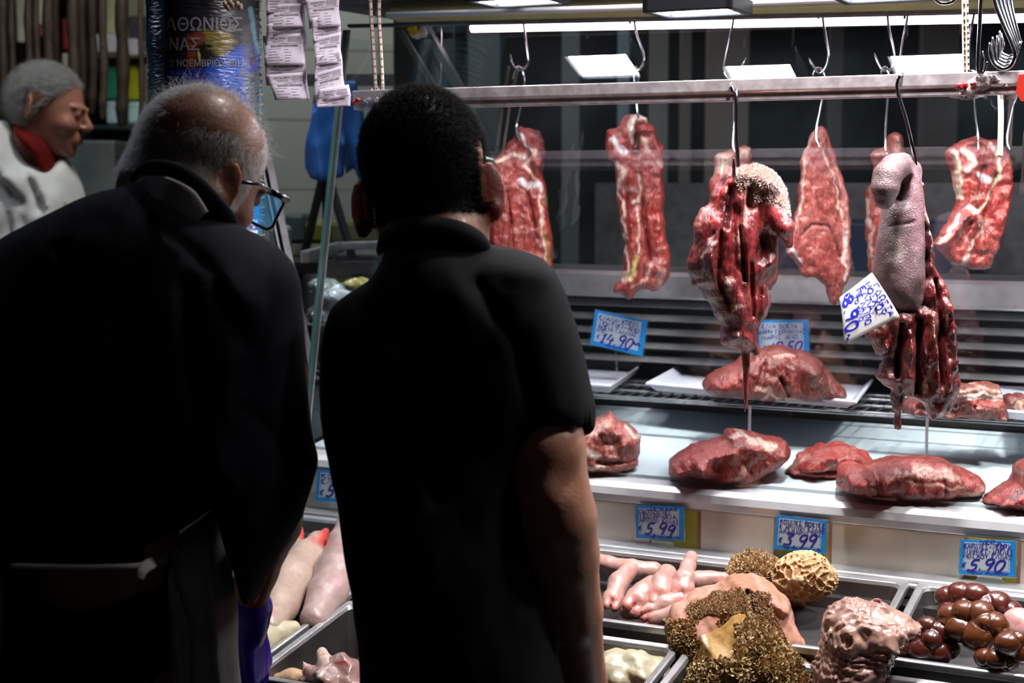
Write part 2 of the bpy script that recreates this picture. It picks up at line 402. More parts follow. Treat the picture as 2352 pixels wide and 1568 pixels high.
Lk.new(b.inputs['Normal'].links[0].from_socket, bq.inputs['Normal']); Lk.new(bq.outputs[0], b.inputs['Normal']); Lk.new(bq.outputs[0], b.inputs['Coat Normal'])
# ------------------------------------------------------------------ room shell
def struct(name, vf, m, **k):
    o = obj(name, vf, m, **k); o['kind'] = 'structure'; return o
struct('floor', wbox(-7, 6, -1.5, 10, -.1, 0), M['floor'])
struct('ceiling', wbox(-7, 6, -1.5, 10, 3.6, 3.7), M['dark_wall'])
struct('wall_back', wbox(-7, 6, 8.5, 8.7, 0, 3.6), M['dark_wall'])
# wall of the next stall behind the left end of the counter, with tile joints
wallm, nt, N, Lk, b = newmat('grey beige tiles')
tc = N.new('ShaderNodeTexCoord'); br = N.new('ShaderNodeTexBrick'); br.inputs['Scale'].default_value = 1; br.offset = .0
br.inputs['Color1'].default_value = (*hexc('8f918a'), 1); br.inputs['Color2'].default_value = (*hexc('878a84'), 1); br.inputs['Mortar'].default_value = (*hexc('6f706a'), 1)
br.inputs['Brick Width'].default_value = .3; br.inputs['Row Height'].default_value = .2; br.inputs['Mortar Size'].default_value = .004
mp = N.new('ShaderNodeMapping'); mp.inputs['Rotation'].default_value = (math.radians(90), 0, 0); Lk.new(tc.outputs['Object'], mp.inputs[0]); Lk.new(mp.outputs[0], br.inputs[0])
Lk.new(br.outputs[0], b.inputs['Base Color']); b.inputs['Roughness'].default_value = .35
a0 = PY(590, 300, 4.4); a1 = PY(905, 300, 4.5)
struct('wall_left', hexa([(a0[0], 4.4, 0), (a1[0], 4.5, 0), (a1[0], 4.6, 0), (a0[0], 4.5, 0), (a0[0], 4.4, 2.6), (a1[0], 4.5, 2.6), (a1[0], 4.6, 2.6), (a0[0], 4.5, 2.6)]), wallm)

# made-up strips behind the case, standing in for faint figures and reflections
strip_specs = [(1075, 1150, '3d4547', 'grey'), (1290, 1332, '4c5355', 'grey'), (1418, 1446, '5b6c7c', 'blue grey'), (1490, 1535, '585858', 'pale grey'), (1560, 1588, '4b4744', 'brown grey'),
               (1620, 1720, '59524f', 'warm grey'), (1900, 1935, '3a3638', 'dark grey'), (2110, 2200, '4d4748', 'warm grey')]
strip_lab = ['grey strip panel behind the glass beside the dark haired head', 'grey strip panel behind the pale hook between two hanging cuts',
             'narrow blue grey strip panel behind the second hanging cut', 'pale grey strip panel right of the second hanging cut', 'thin brown grey strip panel in the dark behind the glass',
             'wide warm grey panel behind the rail near the clouded hooks', 'thin dark grey strip panel behind the tongue hook', 'wide warm grey panel behind the rail beside the right rope']
for (x0, x1, hx, nm), lb in zip(strip_specs, strip_lab):
    A = PY(x0, 300, 5.2); B = PY(x1, 300, 5.2)
    o = obj('strip_panel', wbox(A[0], B[0], 5.2, 5.23, 0, 2.9), simple('strip ' + nm, hx, .5, var=.2, vscale=3), bevel=.004)
    setp(o, lb, 'panel', 'strip panels behind the case')
# made-up work counter behind the case, standing in for a grey reflection
bc = thing('back_counter', 'dull steel work counter standing behind the display case', 'counter', CW(-.4, 3.75, 0))
obj('body', cbox(-1.75, .6, 3.75, 4.3, 0, 1.30), M['steel_dark'], bc)
obj('worktop', cbox(-1.8, .65, 3.7, 4.35, 1.302, 1.34), M['steel'], bc, bevel=.004)
obj('splashback', cbox(-1.8, .65, 4.36, 4.38, 1.34, 1.62), M['steel_dark'], bc)
o = obj('blue_crate', cbox(-1.15, -.62, 3.95, 4.25, 1.341, 1.52), simple('dark blue plastic', '1c2b4c', .5), bevel=.01); setp(o, 'dark blue crate standing on the steel counter behind the hanging meat', 'crate')

# ------------------------------------------------------------------ display case
KG, VG, ZG = .215, 2.64, 1.07           # lean of the front glass
def vglass(z): return VG + KG * (z - ZG)
UL, UR = -1.745, .62
case = thing('display_case', 'long steel refrigerated display case with leaning front glass', 'display case', CW(-.5, 2.9, 0))
obj('cabinet', cbox(UL, UR, 2.62, 3.30, .0, .93), M['steel_dark'], case, bevel=.004)
obj('front_panel', extrude_u([(2.60, .93), (2.60, 1.03), (2.615, 1.03), (2.615, .93)], UL, UR), M['steel_soft'], case)
obj('ledge', extrude_u([(2.60, .958), (2.615, .958), (2.615, .93), (2.55, .925), (2.55, .952)], UL, UR), M['steel'], case, bevel=.002)
for v_, z_ in ((2.553, .955), (2.545, .948)): obj('ledge_lip', tube([CW(UL, v_, z_), CW(UR, v_, z_)], .0042, 10), M['bright'], case, smooth=True)
ed = [(2.6, 1.03), (2.596, 1.045), (2.60, 1.058), (2.612, 1.066), (2.63, 1.068), (2.66, 1.068), (2.66, 1.03)]
obj('edge_trim', extrude_u(ed, UL, UR), M['bright'], case, smooth=False, bevel=.002)
DECK0, DECKS = 1.075, .115
def zdeck(v): return DECK0 + DECKS * (v - 2.66)
obj('deck', extrude_u([(2.655, 1.06), (2.655, zdeck(2.655)), (3.12, zdeck(3.12)), (3.12, 1.06)], UL + .01, UR), M['deck'], case)
obj('back_panel', extrude_u([(3.24, .93), (3.24, 1.36), (3.28, 1.36), (3.28, .93)], UL, UR), M['black'], case)
obj('riser', extrude_u([(3.13, 1.10), (3.13, 1.19), (3.14, 1.19), (3.14, 1.10)], UL, UR), M['black'], case)
# louvred grille at the back
lou = []
for i in range(5):
    z = 1.218 + i * .031; lou.append(extrude_u([(3.20, z), (3.185, z + .004), (3.205, z + .017), (3.215, z + .016), (3.20, z + .006)], UL + .02, UR))
lo = obj('louvred_grille', join(*lou), M['steel'], case)
tees = []
for i in range(5):
    for k in range(0, 236):
        u0 = UL + .02 + k * .01; tees.append(cbox(u0, u0 + .005, 3.216, 3.219, 1.221 + i * .031, 1.231 + i * .031))
obj('grille_slots', join(*tees), M['steel_dark'], lo)
obj('back_ledge', extrude_u([(3.17, 1.365), (3.165, 1.37), (3.175, 1.415), (3.185, 1.425), (3.30, 1.43), (3.30, 1.365)], UL, UR), M['steel'], case, bevel=.002)
# leaning front glass and the left end glass
def pane(u0, u1, z0, z1, t=.006):
    return hexa([CW(u0, vglass(z0), z0), CW(u1, vglass(z0), z0), CW(u1, vglass(z0) + t, z0), CW(u0, vglass(z0) + t, z0),
                 CW(u0, vglass(z1), z1), CW(u1, vglass(z1), z1), CW(u1, vglass(z1) + t, z1), CW(u0, vglass(z1) + t, z1)])
def sheet(u0, u1, z0, z1):
    return (np.array([CW(u0, vglass(z0), z0), CW(u1, vglass(z0), z0), CW(u1, vglass(z1), z1), CW(u0, vglass(z1), z1)]), [(0, 1, 2, 3)])
obj('front_glass', sheet(UL, UR, 1.07, 1.945), M['glass'], case)
obj('glass_edge', join(pane(UL - .007, UL, 1.0, 1.945, .010)), M['glass_edge'], case, label='green tinted polished left edge of the front glass')
obj('glass_edge', pane(UL + .006, UL + .011, 1.07, 1.945, .004), M['steel'], case, label='thin bright strip along the left glass edge')
v0, v1 = vglass(1.08), vglass(1.9)
obj('end_glass', (np.array([CW(UL, v0, 1.08), CW(UL, 3.27, 1.08), CW(UL, 3.27, 1.93), CW(UL, v1, 1.93)]), [(0, 1, 2, 3)]), M['glass'], case)
g = obj('glass_clip', join(tube([CW(-.845, vglass(1.65) - .004, 1.652), CW(-.845, vglass(1.65) - .012, 1.652)], .006, 14), tube([CW(-.815, vglass(1.65) - .004, 1.652), CW(-.815, vglass(1.65) - .012, 1.652)], .006, 14)), M['clear'], case)
# canopy
def extrude_s(prof, u0, u1, sl=-.0245, um=-.9):
    V, Fc = extrude_u(prof, u0, u1); n = len(prof); V = V.copy(); V[:n, 2] += sl * (u0 - um); V[n:, 2] += sl * (u1 - um); return (V, Fc)
obj('canopy_beam', extrude_s([(2.83, 1.937), (2.80, 1.945), (2.795, 1.962), (2.81, 1.985), (3.0, 1.99), (3.0, 1.965), (2.86, 1.952)], -1.62, UR), M['cream'], case, bevel=.003)
obj('beam_trim', extrude_s([(2.845, 1.929), (2.835, 1.931), (2.835, 1.937), (2.97, 1.948), (2.97, 1.944)], UL, UR), M['steel_dark'], case, bevel=.001)
obj('canopy_fascia', extrude_s([(2.79, 1.978), (2.74, 1.985), (2.74, 2.30), (3.3, 2.30), (3.3, 1.985)], UL - .1, UR), simple('grey fascia', '55524e', .5, var=.15, vscale=8), case)
obj('canopy_rail', tube([CW(-1.60, 2.755, 1.962), CW(-1.1, 2.755, 1.952), CW(UR, 2.755, 1.93)], .006, 10), M['white_plastic'], case, smooth=True)
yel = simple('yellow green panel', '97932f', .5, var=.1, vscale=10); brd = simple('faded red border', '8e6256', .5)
for u0, u1 in ((-.955, -.868), (-.72, -.628), (-.392, -.312)):  # blurred yellow reflections in the steel, painted as flat patches
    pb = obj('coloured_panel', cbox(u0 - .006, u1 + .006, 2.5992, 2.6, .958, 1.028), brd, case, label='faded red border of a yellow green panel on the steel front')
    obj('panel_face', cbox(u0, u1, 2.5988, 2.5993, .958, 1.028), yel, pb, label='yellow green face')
obj('end_post', join(cbox(UL - .02, UL + .03, 3.27, 3.33, 0, 2.2)), M['steel_dark'], case, bevel=.003)
obj('canopy_bracket', join(tube([CW(UL + .15, 2.9, 1.95), CW(UL + .32, 3.2, 1.45)], .016, 6), tube([CW(UL + .09, 2.9, 1.95), CW(UL + .28, 3.2, 1.45)], .008, 6)), simple('grey green steel', '45504f', .45, .5), case)
# tube light
tl = thing('tube_light', 'long pinkish white tube light glowing under the cream beam', 'light', CW(-.4, 3.02, 1.93))
tz = lambda u: 1.943 - .0262 * (u + .98)
obj('tube', tube([CW(-1.54, 3.02, tz(-1.54)), CW(UR, 3.02, tz(UR))], .0095, 12), M['tube'], tl)
obj('housing', hexa([CW(-1.58, 3.0, tz(-1.58) + .012), CW(UR, 3.0, tz(UR) + .012), CW(UR, 3.04, tz(UR) + .012), CW(-1.58, 3.04, tz(-1.58) + .012), CW(-1.58, 3.0, tz(-1.58) + .025), CW(UR, 3.0, tz(UR) + .025), CW(UR, 3.04, tz(UR) + .025), CW(-1.58, 3.04, tz(-1.58) + .025)]), M['steel_dark'], tl)
# shelf of wire rods
ws = []
SH = 1.186
for v in (2.88, 2.89, 2.97, 3.06, 3.12): ws.append(tube([CW(UL + .05, v, SH - (.006 if v == 2.89 else 0)), CW(UR, v, SH - (.006 if v == 2.89 else 0))], .003, 6))
for k in range(92):
    u = UL + .06 + k * .0255; ws.append(tube([CW(u, 2.88, SH), CW(u, 3.13, SH)], .0016, 5, cap=False))
sh = obj('wire_shelf', join(*ws), M['steel_dark'], case)
for px in (1722, 2130, 1250):
    A = PV(px, 950, 2.885); uu = uvz(A)[0]
    obj('shelf_post', tube([CW(uu, 2.885, SH), CW(uu, 2.885, zdeck(2.885))], .003, 8), M['white_plastic'], sh)

# ------------------------------------------------------------------ flood lamps above the rail
def flood(px, py, name_l):
    P = PV(px, py, 2.61); u0, v0, z0 = uvz(P)
    t = thing('flood_lamp', name_l, 'lamp', CW(u0, v0, z0), 'flood lamps over the hanging rail')
    wd, dp = .082, .062
    pr = [(v0 - dp, z0 - .004), (v0 - dp * .8, z0 - .016), (v0 + dp * .8, z0 - .016), (v0 + dp, z0 - .004), (v0 + dp, z0 + .02), (v0 - dp, z0 + .02)]
    fr = join(cbox(u0 - wd, u0 - wd + .014, v0 - dp, v0 + dp, z0 - .014, z0 + .012), cbox(u0 + wd - .014, u0 + wd, v0 - dp, v0 + dp, z0 - .014, z0 + .012),
              cbox(u0 - wd, u0 + wd, v0 - dp, v0 - dp + .012, z0 - .014, z0 + .012), cbox(u0 - wd, u0 + wd, v0 + dp - .012, v0 + dp, z0 - .014, z0 + .012))
    obj('frame', fr, M['lamp_body'], t, bevel=.003)
    obj('housing', cbox(u0 - wd + .004, u0 + wd - .004, v0 - dp + .004, v0 + dp - .004, z0 + .0, z0 + .026), M['lamp_body'], t, bevel=.004)
    obj('light_panel', cbox(u0 - wd + .016, u0 + wd - .016, v0 - dp + .014, v0 + dp - .014, z0 - .006, z0 - .002), M['led'], t)
    obj('bracket', join(tube([CW(u0 - .05, v0, z0 + .02), CW(u0 - .05, v0, z0 + .09), CW(u0 + .05, v0, z0 + .09), CW(u0 + .05, v0, z0 + .02)], .005, 6),
                        cbox(u0 - .05, u0 + .05, v0, 2.76, z0 + .088, z0 + .096)), M['black'], t)
    return u0
flood(1190, -10, 'slim black flood lamp, leftmost of the lit row over the rail')
ua = flood(1603, 14, 'slim black flood lamp at the top over the middle of the rail')
ub = flood(2032, -22, 'slim black flood lamp right of the one above the middle of the rail')
flood(2440, -50, 'slim black flood lamp at the right end over the rail, past the frame')

# ------------------------------------------------------------------ hanging rail
RV, RZ = 2.525, 1.778
rail = thing('hanging_rail', 'stained aluminium rail hanging on ropes before the case glass', 'rail', CW(-.8, RV, RZ))
rr = [(RV - .016, RZ + .016), (RV - .016, RZ - .004), (RV - .012, RZ - .008), (RV - .012, RZ - .02), (RV + .012, RZ - .02), (RV + .012, RZ - .008), (RV + .016, RZ - .004), (RV + .016, RZ + .016)]
obj('rail_bar', extrude_u(rr, -1.535, -.20), M['rail'], rail, bevel=.0015)
for u_, nm in ((-1.49, 'clear film wound round the left end of the rail'), (-.385, 'blood stained clear film bunched round the rail below the right rope')):
    G = Grid(CW(u_, RV, RZ) - [.08, .05, .05], CW(u_, RV, RZ) + [.08, .05, .05], .0035)
    Pt = G.P(); uu = (Pt @ UV) - u_; vv = (Pt @ NV) - RV; zz = Pt[..., 2] - RZ
    Fq = np.sqrt((uu / 3.2) ** 2 + vv ** 2 + (zz + .003) ** 2) - .019 + fbm(Pt, 38, 4, .7) * .011
    obj('film_wrap', surfnet(Fq, G.lo, G.h, 0), M['film'], rail, label=nm)
stain = simple('blood stain', '8c2224', .25, coat=.6)
for px, py, r in ((815, 236, .005), (822, 228, .004), (2212, 198, .007), (2225, 203, .006), (2203, 204, .004), (2235, 193, .0035)):
    Pc = PV(px, py, RV - .021); G = Grid(Pc - 2.2 * r, Pc + 2.2 * r, r / 5)
    obj('blood_stain', surfnet(ell(G, Pc, (r * 1.5, r, r)) + fbm(G.P(), 120, 2) * r * .3, G.lo, G.h), stain, rail, smooth=True)

# yellow and white cloth tied under the beam, red sign at the right edge
P = PV(962, 66, 2.86); yc = thing('tied_cloth', 'small white and yellow cloth knotted under the beam beside the leftmost hook', 'cloth', P)
for nm, dx, dz, r, hx in (('white_cloth', .0, -.004, (.022, .012, .016), 'b9bcb4'), ('yellow_cloth', -.012, .002, (.011, .012, .014), 'b5a81e'), ('yellow_cloth', -.016, .022, (.006, .006, .008), 'a89a20')):
    Q_ = P + [dx, -.006 if 'y' == nm[0] else 0, dz]; G = Grid(Q_ - .035, Q_ + .035, .002)
    obj(nm, surfnet(ell(G, Q_, r) + fbm(G.P(), 90, 3) * .005, G.lo, G.h), simple(nm + str(dz), hx, .7), yc, smooth=True)
A = [PV(x, y, RV - .03) for x, y in ((2333, 212), (2340, 172), (2420, 160), (2420, 236), (2345, 232))]
n_ = len(A); rs = setp(obj('red_sign', (np.array(A + [a + NV * .003 for a in A]), [tuple(range(n_)), tuple(range(n_, 2 * n_))[::-1]] + [(i, (i + 1) % n_, n_ + (i + 1) % n_, n_ + i) for i in range(n_)]), simple('red sign', 'b02a1c', .4)), 'corner of a red sign fixed to the rail at the right edge', 'sign')
# ------------------------------------------------------------------ cuts of meat
MUS, DARK, FAT, BONE, BRT, YEL = 'b4413c', '64191d', 'e3c9bb', 'd9d6dd', 'cc3a33', 'cbbb74'
def cut(name, outline, Y0, T, R, mat, base, strokes, label=None, cat='meat', group=None, relief=(), h=.0026, rough=(.0016, 70), surf=(.0014, 70), zfloor=None, parent=None, jit=5.0, top=None, tilt=0, extra=None, loc=None, pad=.02, tone=.55, rs=.75, back=1.0, sharp=0, ridges=0):
    """solid cut: outline seen from the front, own thickness T, rounded rim R, relief of the front face"""
    pts = np.array([PY(x, y, Y0) for x, y in outline]); pl = pts[:, [0, 2]]
    lo = [pl[:, 0].min() - .02, Y0 - T * 1.9, pl[:, 1].min() - pad]; hi = [pl[:, 0].max() + .02, Y0 + T * 1.6, pl[:, 1].max() + .02]
    G = Grid(lo, hi, h); X2, Z2 = G.x[:, None], G.z[None, :]
    q2 = np.stack(np.broadcast_arrays(X2, np.float32(Y0), Z2), -1)
    d2 = poly_sdf(X2, Z2, pl) + fbm(q2, rough[1], 4, .6) * rough[0]
    s = Y0 / F_PX
    rel = np.ones(d2.shape)
    for a, wpx, line in relief:
        L = np.array([PY(x, y, Y0) for x, y in line])[:, [0, 2]]
        rel = rel + a * rs * np.exp(-(line_d(X2, Z2, L) / (wpx * s)) ** 2)
    if ridges: rel = rel + ridges * (np.abs(fbm(q2 * [1, 1, .35], 28, 3)) - .4)
    Tf = T * np.maximum(rel, .12)[:, None, :]
    Yc = Y0 + (tilt * (G.Z - pl[:, 1].mean()) if tilt else 0)
    if top is not None: Yc = Yc + top(G.X, G.Z)
    dy = G.Y - Yc
    Tl = np.where(dy < 0, Tf, T * back)
    rim = np.maximum(d2 + R, 0)[:, None, :] / R
    Fq = (np.sqrt(rim ** 2 + (dy / Tl) ** 2) - 1) * min(T, R)
    Pg = G.P()
    Fq = Fq + fbm(Pg, surf[1], 3) * surf[0]
    if extra: Fq = extra(G, Fq, Pg)
    if zfloor is not None: Fq = smax(Fq, zfloor - G.Z if not callable(zfloor) else zfloor(G) - G.Z, .004)
    V, Q = surfnet(Fq, G.lo, G.h)
    px, py = to_px(np.stack([V[:, 0], np.full(len(V), Y0), V[:, 2]], 1))
    Cc = paint(px, py, hexc(base), strokes, jit=jit)
    rt = np.clip(Cc[:, 1] / (Cc[:, 0] + 1e-4), 0, 1)[:, None]; Cc = Cc * (tone + (.95 - tone) * rt) * (1 - np.array([0, .15, .18]) * (1 - rt))
    return obj_v(name, V, Q, Cc, mat, label, cat, group, parent, loc)
def obj_v(name, V, Q, Cc, mat, label=None, cat=None, group=None, parent=None, loc=None):
    o = obj(name, (V, Q, Cc), mat, parent, smooth=True, loc=loc)
    return setp(o, label, cat, group) if parent is None else (setp(o, label) if label else o)
def depth_v(px, py, v): return float(PV(px, py, v)[1])

# --- back row inside the case (each on its own pair of hooks)
BV = 2.97
HG = 'cuts hanging inside the case'
# 1: cut beside the dark haired head
Y = depth_v(1200, 450, BV)
cut('hanging_beef_cut', [(1190, 294), (1200, 289), (1222, 297), (1240, 303), (1250, 325), (1250, 370), (1247, 410), (1256, 440), (1260, 490), (1267, 530), (1272, 575), (1268, 630), (1240, 668), (1190, 672), (1145, 645), (1128, 590), (1122, 540), (1128, 500), (1122, 440), (1118, 395), (1132, 365), (1155, 350), (1163, 328), (1180, 322), (1184, 304)],
    Y, .030, .013, M['meat_far'], MUS,
    [(DARK, 7, [(1226, 305), (1242, 330), (1246, 400)]), (FAT, 7, [(1125, 378), (1160, 362), (1185, 352), (1205, 362)]), (BONE, 5, [(1196, 312), (1206, 335), (1212, 345)]),
     (FAT, 7, [(1212, 345), (1226, 350), (1218, 370), (1205, 385), (1222, 400), (1230, 412)]), (BONE, 9, [(1196, 415), (1210, 428), (1232, 425), (1240, 428)]), (FAT, 5, [(1240, 428), (1242, 480), (1246, 540), (1258, 600)]),
     ('a8732e', 7, [(1248, 520), (1256, 560), (1262, 600)]), ('7a6a50', 4, [(1251, 440), (1254, 470)]), (BRT, 6, [(1250, 500), (1258, 520)]), (DARK, 4, [(1205, 440), (1225, 500), (1235, 560)]), (BRT, 8, [(1215, 450), (1226, 490)]),
     (DARK, 2.2, [(1160, 440), (1175, 480), (1170, 540), (1180, 600)]), ('c9877c', 5, [(1140, 430), (1180, 425), (1200, 440)]), (DARK, 2.0, [(1200, 470), (1206, 540), (1215, 610)])],
    'raw beef cut hanging just right of the dark haired head', group=None, relief=[(-.55, 4, [(1212, 345), (1225, 400), (1210, 440), (1228, 520)]), (.3, 18, [(1160, 420), (1160, 560)]), (-.4, 3, [(1165, 440), (1176, 540), (1180, 620)]), (.35, 8, [(1190, 300), (1235, 380)])])
# 2: long cut with a lump of fat on top
Y = depth_v(1470, 450, BV)
cut('hanging_beef_cut', [(1426, 275), (1440, 266), (1452, 264), (1468, 262), (1484, 270), (1490, 284), (1503, 292), (1510, 318), (1518, 330), (1529, 338), (1524, 352), (1526, 378), (1522, 410), (1529, 450), (1522, 480), (1528, 520), (1530, 555), (1541, 585), (1540, 615), (1532, 645), (1518, 662), (1500, 668), (1478, 662), (1462, 668), (1455, 682), (1440, 688), (1424, 674), (1410, 672), (1412, 655), (1428, 640), (1432, 610), (1434, 560), (1426, 520), (1422, 490), (1416, 460), (1415, 420), (1412, 385), (1410, 370), (1396, 372), (1392, 345), (1390, 315), (1396, 300), (1416, 296)],
    Y, .032, .015, M['meat_far'], MUS,
    [('f0e6da', 10, [(1446, 300), (1452, 278), (1468, 268), (1480, 272)]), ('f0e6da', 5, [(1444, 300), (1448, 328)]), (BRT, 9, [(1470, 300), (1486, 292), (1500, 300)]), (DARK, 8, [(1456, 312), (1458, 350)]), (BONE, 10, [(1404, 318), (1415, 345), (1430, 352)]), ('c8c4d8', 5, [(1424, 335), (1434, 350)]),
     (FAT, 9, [(1412, 375), (1426, 390), (1422, 430)]), (FAT, 5, [(1420, 440), (1432, 500), (1436, 570), (1438, 620)]), (FAT, 5, [(1462, 395), (1466, 430), (1460, 460), (1450, 466)]), (DARK, 5, [(1460, 320), (1470, 380)]),
     ('d8b8a4', 8, [(1476, 320), (1486, 345)]), ('dbb9a8', 8, [(1508, 368), (1518, 375)]), ('8c3a34', 10, [(1435, 420), (1445, 445), (1455, 435)]), (DARK, 3, [(1470, 450), (1480, 520), (1486, 580)]), (BRT, 4, [(1448, 500), (1450, 570)]),
     (YEL, 8, [(1460, 592), (1450, 620), (1441, 636)]), ('d8a89c', 5, [(1492, 600), (1480, 640), (1452, 656)]), (FAT, 7, [(1432, 625), (1430, 640)]), ('d59a92', 9, [(1505, 630), (1525, 620), (1510, 655)]), ('dd9a90', 4, [(1498, 575), (1520, 565)]), (FAT, 3, [(1462, 470), (1466, 520), (1462, 580)]), (BRT, 9, [(1500, 480), (1510, 540)])],
    'long raw beef cut with a lump of white fat on top', relief=[(.5, 9, [(1448, 300), (1456, 276), (1480, 272)]), (.4, 8, [(1472, 300), (1500, 296)]), (-.75, 8, [(1457, 314), (1458, 350)]), (.3, 14, [(1505, 400), (1510, 560)]), (-.5, 4, [(1466, 400), (1480, 520), (1490, 600)]), (-.35, 3, [(1436, 420), (1442, 560)]), (.4, 16, [(1510, 620)])])
# 3: bony piece half hidden behind the tripe faced head meat
Y = depth_v(1690, 400, BV + .02)
cut('hanging_bone_piece', [(1652, 350), (1672, 345), (1690, 338), (1710, 333), (1725, 338), (1728, 362), (1722, 390), (1740, 470), (1760, 560), (1780, 600), (1788, 625), (1780, 655), (1766, 668), (1748, 650), (1700, 600), (1650, 520), (1630, 460), (1626, 425), (1636, 405), (1642, 380), (1642, 358)],
    Y, .028, .014, M['meat_far'], 'b5544d', [(FAT, 22, [(1660, 365), (1650, 420)]), ('d9b5a5', 16, [(1700, 352), (1718, 350)]), (BRT, 8, [(1632, 440), (1645, 405)]), ('a05550', 6, [(1716, 375), (1724, 350)])],
    'pale bony piece hanging behind the furry faced head meat', relief=[(.4, 10, [(1660, 365)]), (-.4, 4, [(1690, 345), (1680, 400)])])
# 4: broad triangular slab
Y = depth_v(1885, 500, BV)
cut('hanging_veal_slab', [(1873, 296), (1884, 292), (1898, 300), (1906, 320), (1915, 345), (1922, 375), (1932, 400), (1942, 430), (1950, 460), (1953, 520), (1952, 580), (1954, 610), (1948, 640), (1938, 665), (1925, 690), (1914, 703), (1904, 690), (1898, 660), (1885, 645), (1872, 636), (1850, 640), (1840, 626), (1832, 605), (1808, 580), (1815, 550), (1822, 520), (1834, 470), (1830, 440), (1838, 410), (1838, 370), (1846, 350), (1855, 335), (1862, 312)],
    Y, .019, .010, M['meat_far'], 'bb544c', [('e3b3a6', 4, [(1866, 300), (1846, 352), (1840, 420), (1834, 470), (1822, 530), (1812, 578)]), (BONE, 4, [(1816, 570), (1836, 600)]), (FAT, 4, [(1888, 340), (1896, 370), (1910, 400), (1920, 450), (1935, 520), (1932, 600)]), ('dd9088', 12, [(1912, 380), (1935, 440), (1944, 540), (1942, 620)]),
     ('e8d8d4', 5, [(1940, 530), (1936, 580), (1934, 640)]), (BRT, 6, [(1892, 300), (1900, 315)]), ('c25d55', 30, [(1860, 560), (1880, 600)]), ('8e2f2c', 2.5, [(1838, 540), (1860, 515), (1890, 515), (1915, 540), (1925, 590)]), (DARK, 3, [(1898, 655), (1925, 650)]), (BRT, 5, [(1910, 690), (1914, 700)])],
    'broad pale red veal slab tapering to the hook, beside the head meat', relief=[(-.5, 3, [(1890, 345), (1912, 400), (1925, 460)]), (-.4, 3, [(1838, 540), (1862, 514), (1900, 520), (1925, 590)]), (.3, 22, [(1870, 590)]), (.4, 6, [(1942, 480), (1940, 640)])])
# 5: bone end above the tongue and strip seen to its left
Y = depth_v(2030, 400, BV + .02)
cut('hanging_bone_piece', [(2040, 312), (2055, 304), (2068, 310), (2074, 325), (2072, 345), (2088, 360), (2090, 420), (2080, 560), (2060, 660), (2010, 650), (1994, 610), (1990, 520), (1990, 460), (1986, 440), (2002, 420), (2010, 385), (1998, 355), (2008, 345), (2030, 340)],
    Y, .028, .014, M['meat_far'], 'b5524a', [('d8a898', 10, [(2055, 315), (2050, 340)]), ('a03a36', 6, [(2058, 322)]), ('dcb4a6', 9, [(2008, 355), (2030, 350)]), ('e6c4ba', 4, [(1990, 455), (1994, 540), (1998, 620)]), ('d9a79a', 6, [(2050, 350), (2070, 360)])],
    'knobbly bone piece hanging behind the curled tongue', relief=[(.5, 8, [(2056, 322)]), (.4, 8, [(2012, 355)]), (-.5, 4, [(2035, 345), (2040, 380)])])
# 6: rib cut on the right
Y = depth_v(2240, 460, BV)
cut('hanging_rib_cut', [(2240, 313), (2262, 318), (2285, 318), (2300, 330), (2312, 350), (2320, 375), (2321, 410), (2316, 460), (2306, 500), (2290, 550), (2278, 590), (2268, 614), (2255, 621), (2225, 616), (2205, 606), (2192, 608), (2170, 592), (2150, 570), (2142, 560), (2158, 540), (2180, 505), (2192, 480), (2196, 450), (2192, 420), (2184, 395), (2176, 370), (2173, 350), (2190, 332), (2215, 322)],
    Y, .034, .012, M['meat_far'], 'b8403a', [('e4cdb8', 8, [(2180, 350), (2192, 380), (2195, 420), (2200, 450)]), ('dfd2c6', 10, [(2205, 350), (2225, 372), (2212, 390)]), ('7a3530', 9, [(2225, 335), (2235, 340)]), ('7c3a36', 8, [(2250, 385), (2240, 380)]), ('d8cdd4', 10, [(2240, 400), (2258, 415)]), ('e6d8b8', 5, [(2275, 350), (2278, 400), (2262, 450), (2240, 480), (2222, 490)]),
     (BONE, 8, [(2215, 475), (2232, 486)]), ('82302e', 9, [(2230, 455), (2245, 440)]), ('e8d2c8', 5, [(2196, 490), (2175, 530), (2150, 560)]), ('7a2a2a', 7, [(2208, 500), (2185, 545)]), ('ecdccf', 8, [(2245, 500), (2225, 560), (2202, 600)]), ('9c2f2c', 14, [(2215, 560), (2232, 520)]), ('e6cfc0', 7, [(2262, 335), (2275, 345)]), ('c8463e', 16, [(2298, 400), (2280, 540)]), (BRT, 7, [(2205, 420), (2225, 430)])],
    'thick rib cut with bone and white fat, rightmost in the case', relief=[(.5, 22, [(2300, 380), (2280, 560)]), (-.5, 4, [(2276, 400), (2262, 460), (2240, 520), (2225, 580)]), (-.5, 6, [(2250, 385), (2240, 440)]), (.35, 7, [(2210, 495), (2160, 555)]), (-.4, 4, [(2220, 510), (2190, 565)])], back=.6)

